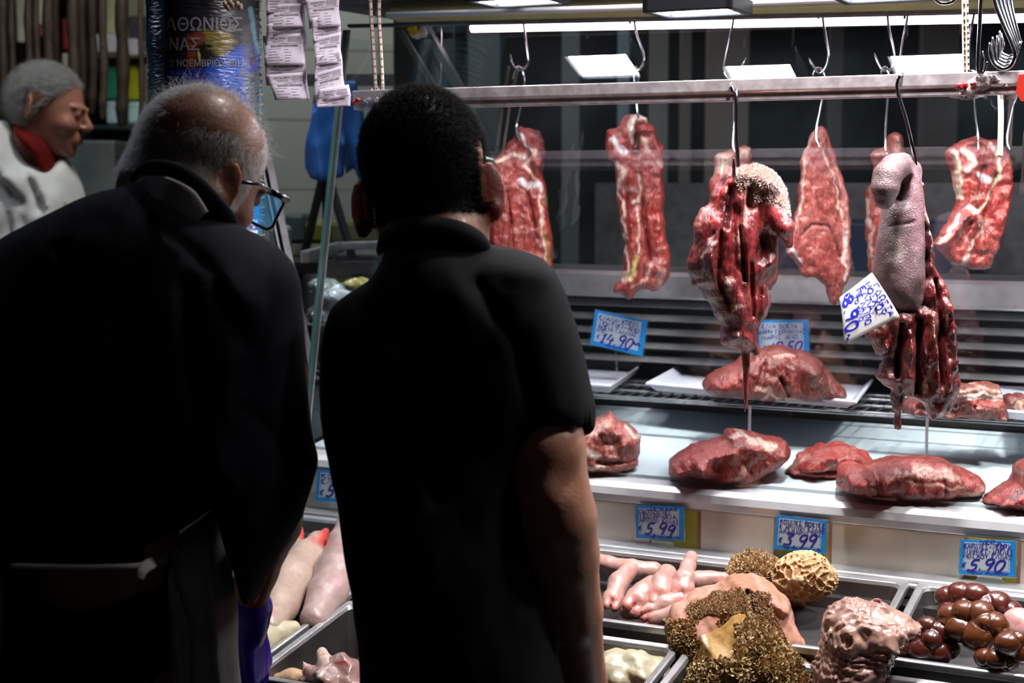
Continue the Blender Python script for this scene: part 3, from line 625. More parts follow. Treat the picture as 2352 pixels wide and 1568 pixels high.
# --- head meat on the rail
Y = depth_v(1700, 500, RV)
hm_out = [(1676, 385), (1700, 376), (1730, 378), (1758, 386), (1780, 400), (1796, 425), (1806, 450), (1811, 490), (1812, 520), (1813, 550), (1806, 570), (1800, 572), (1796, 556), (1786, 545), (1788, 590), (1784, 615), (1768, 640), (1758, 650), (1768, 680), (1770, 700), (1760, 730), (1745, 742), (1738, 752), (1741, 790), (1740, 812), (1730, 815), (1724, 800), (1712, 806), (1690, 800), (1662, 798), (1649, 785), (1655, 750), (1652, 735), (1640, 720), (1632, 695), (1615, 685), (1600, 660), (1592, 652), (1592, 640), (1582, 620), (1578, 600), (1590, 560), (1594, 540), (1592, 520), (1598, 500), (1610, 475), (1625, 470), (1640, 430), (1655, 405)]
def hm_extra(G, Fq, Pg):
    def p(x, y, dy=0):
        q = PY(x, y, Y); q[1] += dy; return q
    F2 = smin(Fq, cap_(G, p(1762, 470, -.03), p(1790, 520, -.05), .022, .017), .006)      # tongue stub on the right
    F2 = smin(F2, cap_(G, p(1790, 520, -.05), p(1803, 560, -.045), .015, .006), .006)
    F2 = smin(F2, cap_(G, p(1650, 640, -.035), p(1668, 648, -.05), .008, .011), .003)
    F2 = smin(F2, cap_(G, p(1676, 710, -.035), p(1690, 700, -.045), .009, .008), .003)
    F2 = smin(F2, cap_(G, p(1726, 800, -.0), p(1733, 812, -.0), .006, .005), .003)
    for a, b, r0, r1 in (((1710, 800), (1713, 840), .008, .007), ((1713, 840), (1712, 890), .0065, .0045), ((1712, 890), (1713, 915), .0045, .004), ((1713, 915), (1710, 945), .004, .0015)):
        F2 = smin(F2, cap_(G, p(*a, -.005), p(*b, -.005), r0, r1), .003)
    return F2
cut('hanging_head_meat', hm_out + [], Y, .055, .045, M['meat_wet'], '94353a',
    [('6d2428', 30, [(1620, 560), (1640, 640), (1680, 720)]), ('e0b9b0', 16, [(1690, 400), (1740, 395), (1780, 430), (1800, 480)]), ('7a5a50', 14, [(1722, 420), (1716, 460)]), ('d9a8a0', 10, [(1705, 440), (1696, 500), (1690, 550)]), ('e0483f', 9, [(1688, 385), (1655, 430), (1634, 475), (1628, 500)]), ('c77770', 8, [(1610, 485), (1598, 520)]),
     ('5a2a30', 10, [(1672, 440), (1660, 500)]), ('c2565c', 16, [(1768, 480), (1795, 530)]), ('e3c2ba', 5, [(1750, 462), (1785, 458), (1800, 490)]), ('c53f48', 6, [(1800, 545), (1804, 565)]), ('caa0a0', 4, [(1634, 525), (1606, 580), (1610, 640), (1632, 690)]), ('cf9a96', 4, [(1680, 540), (1688, 580), (1692, 620)]),
     ('5e181c', 30, [(1740, 560), (1760, 620)]), ('5e181c', 14, [(1690, 600), (1700, 680)]), ('b54850', 5, [(1688, 620), (1700, 700), (1722, 740)]), ('dfb8b0', 6, [(1655, 640), (1668, 650)]), ('e2c6bd', 6, [(1672, 705), (1690, 700)]), ('d8a09c', 6, [(1760, 660), (1768, 700), (1750, 730)]), ('4c1014', 24, [(1680, 770)]), ('c84a4a', 5, [(1728, 745), (1736, 790)]), ('b8333a', 5, [(1655, 745), (1660, 790)]), ('a82a30', 7, [(1712, 830), (1712, 940)])],
    'dark raw head meat on the rail, pale furry top, red strand below', cat='meat', h=.0024, rough=(.002, 60), surf=(.0028, 34), jit=6, ridges=.18, rs=1, tone=.8, pad=.15, extra=hm_extra,
    relief=[(-.3, 6, [(1672, 430), (1656, 520)]), (.3, 18, [(1700, 400), (1760, 420)]), (-.35, 10, [(1720, 420), (1712, 470)]), (-.3, 4, [(1690, 520), (1700, 640)]), (.25, 14, [(1620, 560), (1625, 640)]), (-.25, 4, [(1648, 530), (1640, 640), (1670, 700)]), (-.3, 12, [(1745, 540), (1745, 590)]), (-.2, 4, [(1715, 600), (1722, 720)]), (.2, 14, [(1765, 600)]), (-.2, 5, [(1740, 660), (1735, 730)]), (.2, 10, [(1680, 770)])])
# ------------------------------------------------------------------ marker lettering: every glyph is a set of pen strokes
O_ = [(.5, 1), (.15, .85), (.02, .5), (.15, .15), (.5, 0), (.85, .15), (.98, .5), (.85, .85), (.5, 1)]
GL = {
 'Α': [[(0, 0), (.5, 1), (1, 0)], [(.2, .38), (.8, .38)]], 'Β': [[(.05, 0), (.05, 1), (.7, .95), (.8, .75), (.6, .55), (.05, .52)], [(.6, .52), (.95, .35), (.8, .05), (.05, 0)]],
 'Γ': [[(.05, 0), (.05, 1), (.9, 1)]], 'Δ': [[(0, 0), (.5, 1), (1, 0), (0, 0)]], 'Ε': [[(.9, 1), (.2, .9), (.1, .65), (.55, .52), (.1, .4), (.15, .1), (.9, 0)]],
 'Ζ': [[(0, 1), (1, 1), (0, 0), (1, 0)]], 'Η': [[(.05, 0), (.05, 1)], [(.95, 0), (.95, 1)], [(.05, .5), (.95, .5)]], 'Θ': [O_, [(.2, .5), (.8, .5)]], 'Ι': [[(.5, 0), (.5, 1)]],
 'Κ': [[(.05, 0), (.05, 1)], [(.9, 1), (.05, .45)], [(.3, .55), (.95, 0)]], 'Λ': [[(0, 0), (.5, 1), (1, 0)]], 'Μ': [[(0, 0), (.1, 1), (.5, .4), (.9, 1), (1, 0)]],
 'Ν': [[(.05, 0), (.1, 1), (.85, 0), (.95, 1)]], 'Ξ': [[(.05, 1), (.95, 1)], [(.2, .5), (.8, .5)], [(.05, 0), (.95, 0)]], 'Ο': [O_], 'Π': [[(.05, 0), (.05, 1), (.95, 1), (.95, 0)]],
 'Ρ': [[(.05, 0), (.05, 1), (.75, .98), (.92, .75), (.7, .5), (.05, .48)]], 'Σ': [[(.95, 1), (.05, 1), (.5, .5), (.05, 0), (.95, 0)]], 'Τ': [[(0, 1), (1, 1)], [(.5, 1), (.5, 0)]],
 'Υ': [[(0, 1), (.5, .5), (1, 1)], [(.5, .5), (.5, 0)]], 'Φ': [[(.5, 1.1), (.5, -.1)], O_], 'Χ': [[(0, 1), (1, 0)], [(1, 1), (0, 0)]], 'Ψ': [[(0, 1), (.1, .5), (.5, .35), (.9, .5), (1, 1)], [(.5, 1), (.5, 0)]],
 'Ω': [[(0, 0), (.3, 0), (.05, .5), (.2, .9), (.5, 1), (.8, .9), (.95, .5), (.7, 0), (1, 0)]],
 '0': [[(.55, 1), (.15, .8), (.05, .35), (.3, 0), (.65, .05), (.95, .5), (.9, .85), (.55, 1)]], '1': [[(.1, .7), (.6, 1), (.4, 0)], [(.05, 0), (.8, 0)]],
 '3': [[(.1, .95), (.9, 1), (.45, .6), (.85, .4), (.75, .05), (.05, .05)]], '4': [[(.35, 1), (.0, .38), (1.0, .42)], [(.78, .72), (.60, -.12)]],
 '5': [[(.95, 1), (.35, .95), (.25, .55), (.75, .55), (.8, .2), (.4, 0), (.0, .1)]], '8': [[(.5, .52), (.1, .75), (.5, 1), (.9, .75), (.5, .52), (.05, .25), (.5, 0), (.95, .25), (.5, .52)]],
 '9': [[(.9, .75), (.6, .5), (.15, .6), (.2, .9), (.6, 1), (.9, .85), (.85, .5), (.6, -.05)]], '€': [[(.95, .9), (.4, .95), (.15, .5), (.4, .05), (.9, .1)], [(0, .6), (.7, .6)], [(0, .4), (.65, .4)]],
 '.': [[(.35, .0), (.5, .08)]], ',': [[(.4, .1), (.25, -.15)]], '-': [[(.1, .5), (.8, .5)]], '~': [[(0, .2), (.3, .5), (.6, .1), (1, .3)]], '&': [[(.9, .9), (.3, .9), (.2, .5), (.7, .5), (.2, .5), (.2, .1), (.9, .1)]],
}
def lettering(lines, M2, seed=1, off=0.0):
    """lines: [(text, x0, y0, x1, height, pen width, slant)] on a unit card; M2(x, y, lift) -> world point"""
    rg = random.Random(seed); V, Fc = [], []
    for li, (txt, x0, y0, x1, hh, pw, sl) in enumerate(lines):
        wts = [.45 if c in '.,' else .7 if c in 'Ι1 ' else 1 for c in txt]; tw = sum(wts); acc = 0
        for i, ch in enumerate(txt):
            cw = (x1 - x0) / tw * wts[i]; xst = x0 + acc * (x1 - x0) / tw; acc += wts[i]
            if ch not in GL: continue
            jx, jy, js = rg.uniform(-.06, .06) * cw, rg.uniform(-.07, .07) * hh, rg.uniform(.9, 1.08)
            gw = cw * .82
            for k, st in enumerate(GL[ch]):
                P = np.array(st, float); P = spline(P, 3) if len(P) > 3 and ch in '0123456789ΟΘΦΩΕΡΒ€&~8' else P
                xs = xst + jx + P[:, 0] * gw + P[:, 1] * hh * sl; ys = y0 + jy + P[:, 1] * hh * js
                Q = np.stack([xs, ys], 1); T = np.gradient(Q, axis=0); T /= np.linalg.norm(T, axis=1)[:, None] + 1e-9
                Nn = np.stack([-T[:, 1] * .62, T[:, 0]], 1) * pw * (1.25 if hh > .2 else 1.05) / 2; b = len(V)
                lift = .0006 + .00006 * ((i + k + li) % 5)
                for q, nn in zip(Q, Nn): V.append(M2(q[0] + nn[0], q[1] + nn[1], lift)); V.append(M2(q[0] - nn[0], q[1] - nn[1], lift))
                for j in range(len(Q) - 1): Fc.append((b + 2 * j, b + 2 * j + 2, b + 2 * j + 3, b + 2 * j + 1))
    return (np.array(V), Fc)
def card_map(cn, Ys, curl=0.0):
    TL, TR, BR, BL = [PY(x, y, yy) for (x, y), yy in zip(cn, Ys)]
    nrm = np.cross(TR - TL, BL - TL); nrm /= np.linalg.norm(nrm)
    if nrm[1] > 0: nrm = -nrm
    def M2(x, y, lift=0.0):
        p = (BL * (1 - x) + BR * x) * (1 - y) + (TL * (1 - x) + TR * x) * y
        return p + nrm * (lift + curl * 4 * x * (1 - x) + curl * .7 * math.sin(5 * y + 2 * x))
    return M2
def card(M2, x0, y0, x1, y1, lift, th, n=10, rnd=.03):
    """thin card with rounded corners and real thickness"""
    V, Fc = [], []
    xs = np.linspace(x0, x1, n + 1); ys = np.linspace(y0, y1, n + 1)
    for s in (0, 1):
        for y in ys:
            for x in xs:
                V.append(M2(x, y, lift - s * th))
    m = n + 1
    for j in range(n):
        for i in range(n):
            a = j * m + i; Fc.append((a, a + 1, a + m + 1, a + m)); b = a + m * m; Fc.append((b, b + m, b + m + 1, b + 1))
    bd = [i for i in range(n)] + [n + j * m for j in range(n)] + [n * m + i for i in range(n, 0, -1)] + [j * m for j in range(n, 0, -1)]
    for a, b in zip(bd, bd[1:] + bd[:1]): Fc.append((a, a + m * m, b + m * m, b))
    return (np.array(V), Fc)
def price_tag(cn, v, label, lines, seed, holder=True, stem=None):
    M2 = card_map(cn, [depth_v(x, y, v) for x, y in cn])
    t = thing('price_tag', label, 'price tag', M2(.5, 0), 'blue edged price tags')
    obj('plastic_sleeve', card(M2, -.03, -.035, 1.03, 1.035, -.0012, .001, 4), M['clear'], t)
    obj('card', card(M2, 0, 0, 1, 1, 0, .0008, 4), M['tag_blue'], t, label='bright blue card')
    obj('white_field', card(M2, .065, .12, .90, .93, .0003, .0003, 2), M['tag_white'], t, label='pale writing field')
    ln = []
    for a, b, c, d in ((.085, .15, .88, .157), (.085, .895, .88, .902)): ln.append(card(M2, a, b, c, d, .0005, .0002, 1))
    for a, b, c, d in ((.085, .15, .091, .9), (.874, .15, .88, .9)): ln.append(card(M2, a, b, c, d, .0005, .0002, 1))
    obj('frame_line', join(*ln), M['tag_blue'], t)
    obj('lettering', lettering(lines, M2, seed), M['ink2'], t, label='violet blue handwritten lettering and price')
    if holder:
        obj('holder', join(card(M2, .33, -.13, .78, .02, .002, .0015, 1), card(M2, .30, -.16, .82, -.12, .006, .012, 1)), M['clear'], t, label='clear plastic foot')
    if stem:
        A = M2(.5, .0); B = np.array(PV(stem[0], stem[1], v))
        obj('stem', tube([A, B], .0022, 8), M['clear'], t, label='clear plastic stem')
    return t
price_tag([(1368, 711), (1487, 737), (1475, 818), (1355, 790)], 3.02, 'blue edged tag priced 14.90 tilted on a clear stem before the louvred grille',
    [('ΕΛΑΛΑ-ΧΤΕΝΙ', .10, .76, .86, .12, .022, 0), ('ΠΟΝΤΙΚΙ-ΑΠΟ', .12, .62, .88, .12, .022, 0), ('ΒΟΕΙΑ ΓΑΛΛΙΑΣ', .11, .49, .86, .11, .02, 0), ('ΑΠΟ', .08, .40, .26, .08, .018, 0), ('€', .10, .2, .17, .14, .02, .1), ('14.90', .18, .13, .80, .30, .042, .18), ('~~', .8, .25, .95, .2, .05, 0), ('~~~~', .3, .05, .75, .08, .03, 0)], 3, holder=False, stem=(1420, 905))
price_tag([(1735, 735), (1857, 734), (1859, 818), (1738, 824)], 3.13, 'blue edged tag priced 10.50 standing behind the big dark cut on the foam tray',
    [('ΕΛΙΑ ΒΟΕΙΑ', .12, .78, .80, .11, .02, 0), ('ΑΧΡΗ ΓΕΡΜΑΝΙΑΣ', .06, .63, .95, .11, .02, 0), ('ΜΑΡΙΣ ΑΠΟ', .12, .49, .80, .1, .02, 0), ('€', .12, .2, .2, .14, .02, .1), ('10.50', .24, .15, .86, .28, .042, .18)], 5, holder=False, stem=(1795, 870))
TV = 2.587
price_tag([(1459, 1161), (1571, 1165), (1570, 1242), (1461, 1235)], TV, 'blue edged tag priced 5.99 standing behind the pale feet',
    [('ΣΕΙΚΑΑΑ', .3, .88, .88, .1, .024, 0), ('ΠΑΤΣΟΥΛΕΣ', .09, .76, .76, .13, .024, 0), ('ΠΟΔΑΡΑΚΙΑ', .10, .63, .86, .13, .024, 0), ('ΑΡΝΙΩΝ ΕΛΛΑΣ', .09, .50, .92, .12, .022, -.05), ('€', .06, .24, .16, .16, .025, .1), ('5,99', .18, .14, .82, .34, .05, .2), ('~', .86, .08, .94, .12, .03, 0), ('~~~', .3, .06, .8, .07, .03, 0)], 7)
price_tag([(1783, 1183), (1900, 1196), (1896, 1272), (1777, 1260)], TV, 'blue edged tag priced 3.99 standing behind the honeycomb tripe',
    [('ΚΟΙΛΙΕΣ ΒΟΕΙΕΣ', .09, .78, .97, .13, .024, 0), ('& ΑΡΝΙΩΝ ΕΛΛΑΣ', .08, .64, .98, .12, .022, 0), ('ΑΚΑΘΑΡΙΣΤΕΣ', .09, .50, .92, .12, .022, 0), ('€', .08, .2, .18, .16, .025, .1), ('3.99', .17, .14, .82, .36, .05, .2), ('~', .84, .1, .94, .12, .03, 0), ('~~~~', .2, .05, .75, .07, .03, 0)], 9)
price_tag([(2207, 1239), (2334, 1243), (2332, 1325), (2202, 1318)], TV, 'blue edged tag priced 5.90 standing behind the glossy kidneys',
    [('ΝΕΡΑ', .35, .9, .75, .1, .024, 0), ('ΚΑΡΔΙΕΣ-ΝΕΦΡΑ', .07, .76, .92, .14, .024, 0), ('ΣΠΛΗΝΕΣ-ΑΜΕΛΕΣ', .06, .62, .97, .13, .022, 0), ('ΜΟΣΧΟΥ ΕΛΛΑΣ', .07, .49, .95, .12, .022, 0), ('€', .04, .22, .14, .14, .025, .1), ('5.90', .14, .14, .82, .34, .052, .2), ('~~~', .25, .03, .9, .1, .035, 0)], 11)
price_tag([(730, 1080), (840, 1085), (838, 1158), (724, 1150)], TV, 'blue edged tag priced 5.5 seen in the gap between the two men',
    [('ΚΟΙΛΙΑ', .1, .76, .75, .15, .024, 0), ('ΕΛΛΑΣ', .1, .58, .66, .14, .024, 0), ('€', .08, .22, .18, .18, .03, .1), ('5.50', .2, .16, .84, .36, .055, .15)], 13)

# white tag on the tongue
cn = [(2004, 625), (2066, 728), (1937, 792), (1928, 683)]
Yt = depth_v(2000, 700, RV) - .075
M2 = card_map(cn, [Yt + .01, Yt, Yt - .012, Yt - .004], curl=.004)
t = thing('paper_tag', 'white handwritten paper tag priced 8.90 hanging on the tongue', 'paper tag', M2(.5, .5))
obj('paper', card(M2, 0, 0, 1, 1, 0, .0005, 12), M['paper'], t, smooth=True)
obj('lettering', lettering([('ΓΛΩΣΣΑ', .22, .86, .93, .10, .024, 0), ('ΜΟΣΧΟΥ', .1, .70, .84, .13, .028, 0), ('ΕΛΛΑΣ', .1, .56, .78, .13, .028, 0), ('ΜΕ ΛΑΙΜΟ', .1, .43, .86, .12, .026, 0), ('ΤΟ ΚΙΛΟ', .18, .33, .72, .09, .022, 0), ('€', .02, .10, .12, .16, .025, 0), ('8.90', .10, .06, .84, .27, .05, -.05), ('~', .84, .05, .98, .13, .035, 0), ('-', .1, .30, .95, .02, .012, 0)], M2, 21), M['ink'], t, label='blue marker lettering')
Pp = M2(.62, .70, .002)
obj('pin', tube([Pp + [.0, -.002, 0], Pp + [.002, .03, .0]], .0018, 8), M['chrome'], t)

# ------------------------------------------------------------------ hooks
def hook(path, v, r, label, group='steel hooks', name='meat_hook', mat=None, dv=None):
    P = [PV(x, y, v + (dv[i] if dv else 0)) for i, (x, y) in enumerate(path)]
    S = spline(P, 6); n = len(S); R = np.full(n, r); R[-5:] = r * np.linspace(1, .25, 5)
    o = obj(name, tube(S, R, 8), mat or M['chrome'], smooth=True)
    return setp(o, label, 'hook', group)
HV = 2.93
up = [
 ([(1006, 72), (1010, 60), (1012, 70), (1013, 120), (1012, 180), (1006, 203), (995, 210), (985, 200), (978, 172)], 'hook hanging left of all the cuts, beside the yellow cloth'),
 ([(1192, 55), (1196, 44), (1202, 44), (1203, 60), (1208, 100), (1213, 138), (1209, 152), (1197, 161), (1184, 157), (1175, 144), (1172, 124)], 'upper hook holding the cut beside the dark haired head'),
 ([(1446, 56), (1450, 42), (1456, 44), (1462, 80), (1475, 115), (1479, 140), (1473, 155), (1464, 162), (1452, 158), (1438, 145), (1427, 126)], 'upper hook holding the long cut with the lump of fat'),
 ([(1672, 44), (1678, 34), (1685, 42), (1675, 95), (1665, 145), (1664, 168), (1678, 182), (1695, 172), (1706, 150), (1714, 132)], 'wide upper hook behind the pale lamp reflection, over the head meat'),
 ([(1879, 44), (1883, 32), (1889, 36), (1892, 60), (1898, 95), (1903, 125), (1900, 147), (1888, 166), (1876, 164), (1866, 150), (1858, 133)], 'upper hook holding the broad veal slab'),
 ([(2031, 38), (2034, 28), (2038, 34), (2042, 70), (2051, 110), (2054, 135), (2048, 157), (2037, 163), (2024, 158), (2014, 140), (2008, 121)], 'upper hook above the tongue, left of its neighbour'),
 ([(2077, 44), (2080, 28), (2085, 34), (2079, 70), (2071, 110), (2069, 141), (2074, 162), (2088, 175), (2104, 172), (2113, 163), (2118, 150)], 'empty hook curling to the right beside the tongue hook'),
 ([(2231, 30), (2234, 20), (2238, 28), (2232, 60), (2226, 100), (2224, 150), (2228, 178), (2238, 186), (2246, 176)], 'upper hook behind the pale rope on the right')]
for p, lb in up: hook(p, HV, .0027, lb, 'upper hooks on the beam')
lw = [
 ([(1178, 181), (1183, 163), (1190, 154), (1198, 160), (1204, 180), (1203, 205), (1196, 245), (1187, 285), (1186, 300), (1189, 315), (1194, 322)], 'lower hook in the cut beside the dark haired head'),
 ([(1465, 190), (1466, 172), (1459, 154), (1454, 166), (1458, 200), (1462, 230), (1465, 262), (1468, 275)], 'lower hook in the long cut with the lump of fat'),
 ([(1672, 196), (1676, 178), (1684, 180), (1686, 220), (1685, 280), (1684, 330), (1688, 350)], 'lower hook in the bony piece behind the head meat'),
 ([(1867, 184), (1870, 166), (1878, 157), (1888, 162), (1894, 180), (1891, 217), (1884, 255), (1876, 293), (1876, 320), (1883, 341)], 'lower hook in the broad veal slab'),
 ([(2024, 178), (2026, 162), (2032, 155), (2039, 162), (2042, 190), (2040, 217), (2036, 270), (2033, 323), (2036, 348), (2040, 356)], 'lower hook in the bone piece behind the tongue'),
 ([(2230, 190), (2236, 176), (2242, 180), (2238, 214), (2240, 260), (2246, 308), (2247, 330), (2247, 346)], 'lower hook in the thick rib cut'),
 ([(2340, 205), (2336, 225), (2328, 245), (2318, 290), (2313, 323), (2320, 345)], 'thin hook at the right edge behind the glass')]
for i, (p, lb) in enumerate(lw):
    n = len(p); f = .045 if i != 6 else .02
    hook(p, HV - .0, .0027, lb, 'lower hooks in the cuts', dv=[.0 + .006 * (k < 3) - (f - .045) * 0 - max(0, (k - n * .55)) / (n * .45) * 0.028 for k in range(n)])
hook([(1684, 214), (1680, 198), (1684, 188), (1690, 187), (1693, 196), (1691, 220), (1691, 280), (1694, 350), (1698, 400), (1699, 425), (1693, 432), (1688, 415), (1686, 390), (1685, 362)], RV - .022, .0032, 'thick hook over the rail in the head meat', 'thick hooks over the rail', dv=[.0, .0, .015, .03, .02, 0, 0, 0, 0, 0, -.01, -.03, -.04, -.045])
hook([(2086, 182), (2079, 172), (2068, 173), (2061, 190), (2061, 205), (2066, 225), (2080, 270), (2094, 330), (2101, 365), (2103, 390), (2098, 410)], RV - .022, .0032, 'thick slanting hook over the rail in the tongue', 'thick hooks over the rail', dv=[.04, .03, .0, 0, 0, 0, 0, 0, .01, .02, .03])
hook([(2254, -40), (2253, 0), (2250, 60), (2247, 117), (2246, 150), (2249, 166), (2255, 164), (2257, 140), (2257, 117)], RV - .03, .0034, 'straight shafted empty hook in front of the rail beside the pale rope', 'thick hooks over the rail')
hook([(2268, 142), (2262, 158), (2256, 172)], RV - .035, .002, 'small hook tip beside the straight shafted hook', 'thick hooks over the rail')
# cluster of spare hooks at the right
labs = ['frontmost spare hook of the cluster at the top right', 'second spare hook of the top right cluster', 'third spare hook of the top right cluster', 'fourth spare hook of the top right cluster', 'rearmost spare hook of the cluster at the top right']
for k, lb in enumerate(labs):
    dx, dy = k * 9, -k * 7
    tipx, tipy = [2273, 2280, 2290, 2296, 2300][k], [97, 84, 81, 70, 76][k]
    hook([(2280 + k * 10, -50), (2284 + k * 9, 0), (2302 + k * 7, 50), (2322 + k * 5, 95), (2331 + k * 3, 125 + dy), (2322 + k * 3, 150 + dy), (2303 + k * 3, 158 + dy), (2286 + k * 3, 148 + dy), (tipx + 3, tipy + 30), (tipx, tipy)], RV - .03 + k * .012, .0034, lb, 'cluster of spare hooks')
hook([(2140, -20), (2150, 0), (2165, 8), (2185, 5), (2196, -6)], RV - .04, .0032, 'hook bend dipping in at the top edge over the rail', 'thick hooks over the rail')
# ropes that carry the rail
def rope(path, v, r, label, fl=True, group='ropes carrying the rail'):
    P = spline([PV(x, y, v) for x, y in path], 10); t = thing('rope', label, 'rope', P[-1], group)
    obj('cord', tube(P, r, 10), M['rope'], t, smooth=True)
    if fl:
        fv = []; L = np.linalg.norm(P[0] - P[-1]); n = int(L / .011)
        for i in range(n):
            for s in (0, 1):
                f = (i + .5 + .12 * s) / n; q = P[min(len(P) - 1, int(f * (len(P) - 1)))]; a = .25 + (.55 if s else -.55)
                fv.append(tube([q + np.array([r * .55 * (1 if s else -1), -r * .86, .0018]), q + np.array([r * .55 * (1 if s else -1), -r * .86, -.0018])], r * .3, 5))
        obj('fleck_pattern', join(*fv), M['rope_dark'], t)
rope([(848, -60), (852, 30), (857, 110), (862, 190), (863, 222)], RV - .0, .0036, 'left of two flecked ropes holding the left end of the rail')
rope([(874, -60), (870, 30), (874, 110), (878, 190), (876, 214)], RV - .0, .0036, 'right of two flecked ropes holding the left end of the rail')
rope([(2216, -60), (2217, 40), (2218, 110), (2219, 186)], RV - .0, .0052, 'pale flecked rope holding the right part of the rail')
rope([(2297, 205), (2299, 260), (2298, 320), (2297, 360)], RV + .09, .0045, 'greyish rope hanging behind the glass over the rib cut', fl=False, group=None)
# ------------------------------------------------------------------ tongue on the rail
Y = depth_v(2060, 550, RV)
def tg_extra(G, Fq, Pg):
    def p(x, y, dy=0):
        q = PY(x, y, Y); q[1] += dy; return q
    c = [(2084, 396, .0, .024), (2066, 381, -.014, .0205), (2042, 386, -.034, .0225), (2022, 404, -.048, .0230), (2015, 432, -.053, .0225), (2014, 456, -.052, .0165)]
    for a, b in zip(c[:-1], c[1:]): Fq = smin(Fq, cap_(G, p(*a[:3]), p(*b[:3]), a[3], b[3]), .004)
    return Fq
tong = thing('hanging_tongue', 'grey curled ox tongue hanging from the rail with dark red ragged root meat', 'meat', PY(2070, 980, Y))
cut('tongue', [(2046, 380), (2062, 368), (2085, 366), (2104, 380), (2114, 405), (2119, 450), (2121, 520), (2124, 580), (2124, 640), (2120, 690), (2105, 720), (2060, 720), (2030, 700), (2012, 670), (2005, 640), (2008, 600), (2014, 560), (2022, 515), (2026, 480), (2034, 450), (2040, 410)],
    Y, .042, .034, M['tongue'], '8d7579', [('b08a95', 24, [(2085, 400), (2090, 480), (2095, 560)]), ('6a585b', 16, [(2060, 430), (2048, 460)]), ('a0908c', 24, [(2045, 540), (2040, 590)]), ('4b3836', 26, [(2040, 670), (2080, 690), (2100, 650)]), ('7d6a6c', 8, [(2000, 400), (2010, 470)]), ('5e4a48', 3, [(2030, 518), (2060, 512), (2086, 505)]), ('5b4b4d', 2.5, [(2016, 448), (2019, 474)]), ('c7a3a8', 5, [(2112, 400), (2120, 500), (2123, 620)])],
    parent=tong, extra=tg_extra, h=.0026, rough=(.0008, 20), surf=(.0012, 30), relief=[(-.05, 3, [(2034, 518), (2088, 508)]), (.1, 22, [(2040, 600)]), (-.8, 16, [(2064, 410), (2054, 450)])], rs=1, tone=.68)
cut('root_meat', [(2112, 395), (2120, 430), (2126, 500), (2136, 560), (2150, 610), (2168, 650), (2180, 700), (2190, 740), (2199, 752), (2194, 775), (2196, 820), (2200, 870), (2198, 900), (2194, 945), (2188, 925), (2176, 950), (2150, 958), (2140, 962), (2132, 950), (2120, 925), (2095, 915), (2074, 905), (2071, 940), (2067, 988), (2056, 986), (2051, 940), (2048, 895), (2030, 885), (2014, 865), (2024, 835), (2040, 815), (2015, 815), (1996, 790), (1988, 762), (2000, 735), (2030, 700), (2060, 690), (2100, 680), (2112, 640), (2114, 560), (2112, 480)],
    Y + .012, .045, .03, M['meat_wet'], '702a2b', [('94403c', 5, [(2118, 420), (2126, 520), (2146, 620), (2160, 680)]), ('d8b0ac', 3, [(2116, 400), (2121, 480), (2128, 570)]), ('4c1a1c', 14, [(2100, 760), (2110, 860)]), ('7a564c', 8, [(2130, 700), (2125, 780), (2140, 840)]), ('7b4a44', 8, [(2060, 800), (2062, 880)]), ('a33a38', 5, [(1992, 765), (2010, 805)]), ('b0403c', 6, [(2060, 930), (2060, 975)]), ('caa0a0', 4, [(2070, 730), (2060, 760)]), ('c08a88', 8, [(2028, 845), (2034, 875)]), ('8a5a52', 8, [(2110, 830), (2120, 890)]), ('a2403f', 6, [(2160, 640), (2180, 740)]), ('57383a', 10, [(2170, 760), (2185, 850)])],
    parent=tong, jit=8, ridges=.6, tone=.8, rough=(.003, 50), surf=(.002, 60), h=.0025, rs=1, relief=[(-.7, 5, [(2058, 740), (2052, 860)]), (-.7, 5, [(2100, 730), (2096, 830), (2100, 900)]), (-.6, 5, [(2140, 640), (2150, 760), (2150, 880)]), (.4, 8, [(2124, 720), (2128, 820)]), (.4, 8, [(2172, 700), (2180, 840)]), (.3, 8, [(2075, 760), (2070, 860)])])

# ------------------------------------------------------------------ trays and meat inside the case
def foam_tray(c, z, label):
    """c: photo corners front-left, front-right, back-right, back-left on the shelf"""
    P = [PZ(x, y, z) for x, y in c]; t = []
    ce = sum(P) / 4
    def ring(s, dz): return [ce + (p - ce) * s + np.array([0, 0, dz]) for p in P]
    R = [ring(1.0, .016), ring(.985, .019), ring(.955, .012), ring(.90, .002), ring(.90, -.002), ring(.97, .010), ring(1.0, .012)]
    V = []; Fc = []
    for r in R: V += r
    n = len(R)
    for i in range(n - 1):
        for k in range(4): Fc.append((i * 4 + k, i * 4 + (k + 1) % 4, (i + 1) * 4 + (k + 1) % 4, (i + 1) * 4 + k))
    for k in range(4): Fc.append(((n - 1) * 4 + k, (n - 1) * 4 + (k + 1) % 4, (k + 1) % 4, k))
    # floor between ring 3 and ring 4
    Fc = [f for f in Fc if not (min(f) >= 12 and max(f) < 20 and len({i // 4 for i in f}) == 2)]
    Fc += [(12, 13, 14, 15), (19, 18, 17, 16)]
    o = obj('foam_tray', (np.array(V), Fc), M['tray'], bevel=.003); return setp(o, label, 'tray', 'white foam trays on the wire shelf')
foam_tray([(1482, 897), (1968, 941), (2016, 876), (1574, 846)], SH + .006, 'white foam tray under the big dark cut')
foam_tray([(1240, 892), (1404, 903), (1490, 842), (1330, 830)], SH + .006, 'empty white foam tray beside the sleeve of the black shirt')
foam_tray([(2300, 962), (2560, 985), (2560, 915), (2290, 905)], SH + .006, 'white foam tray with small meat pieces at the right edge')
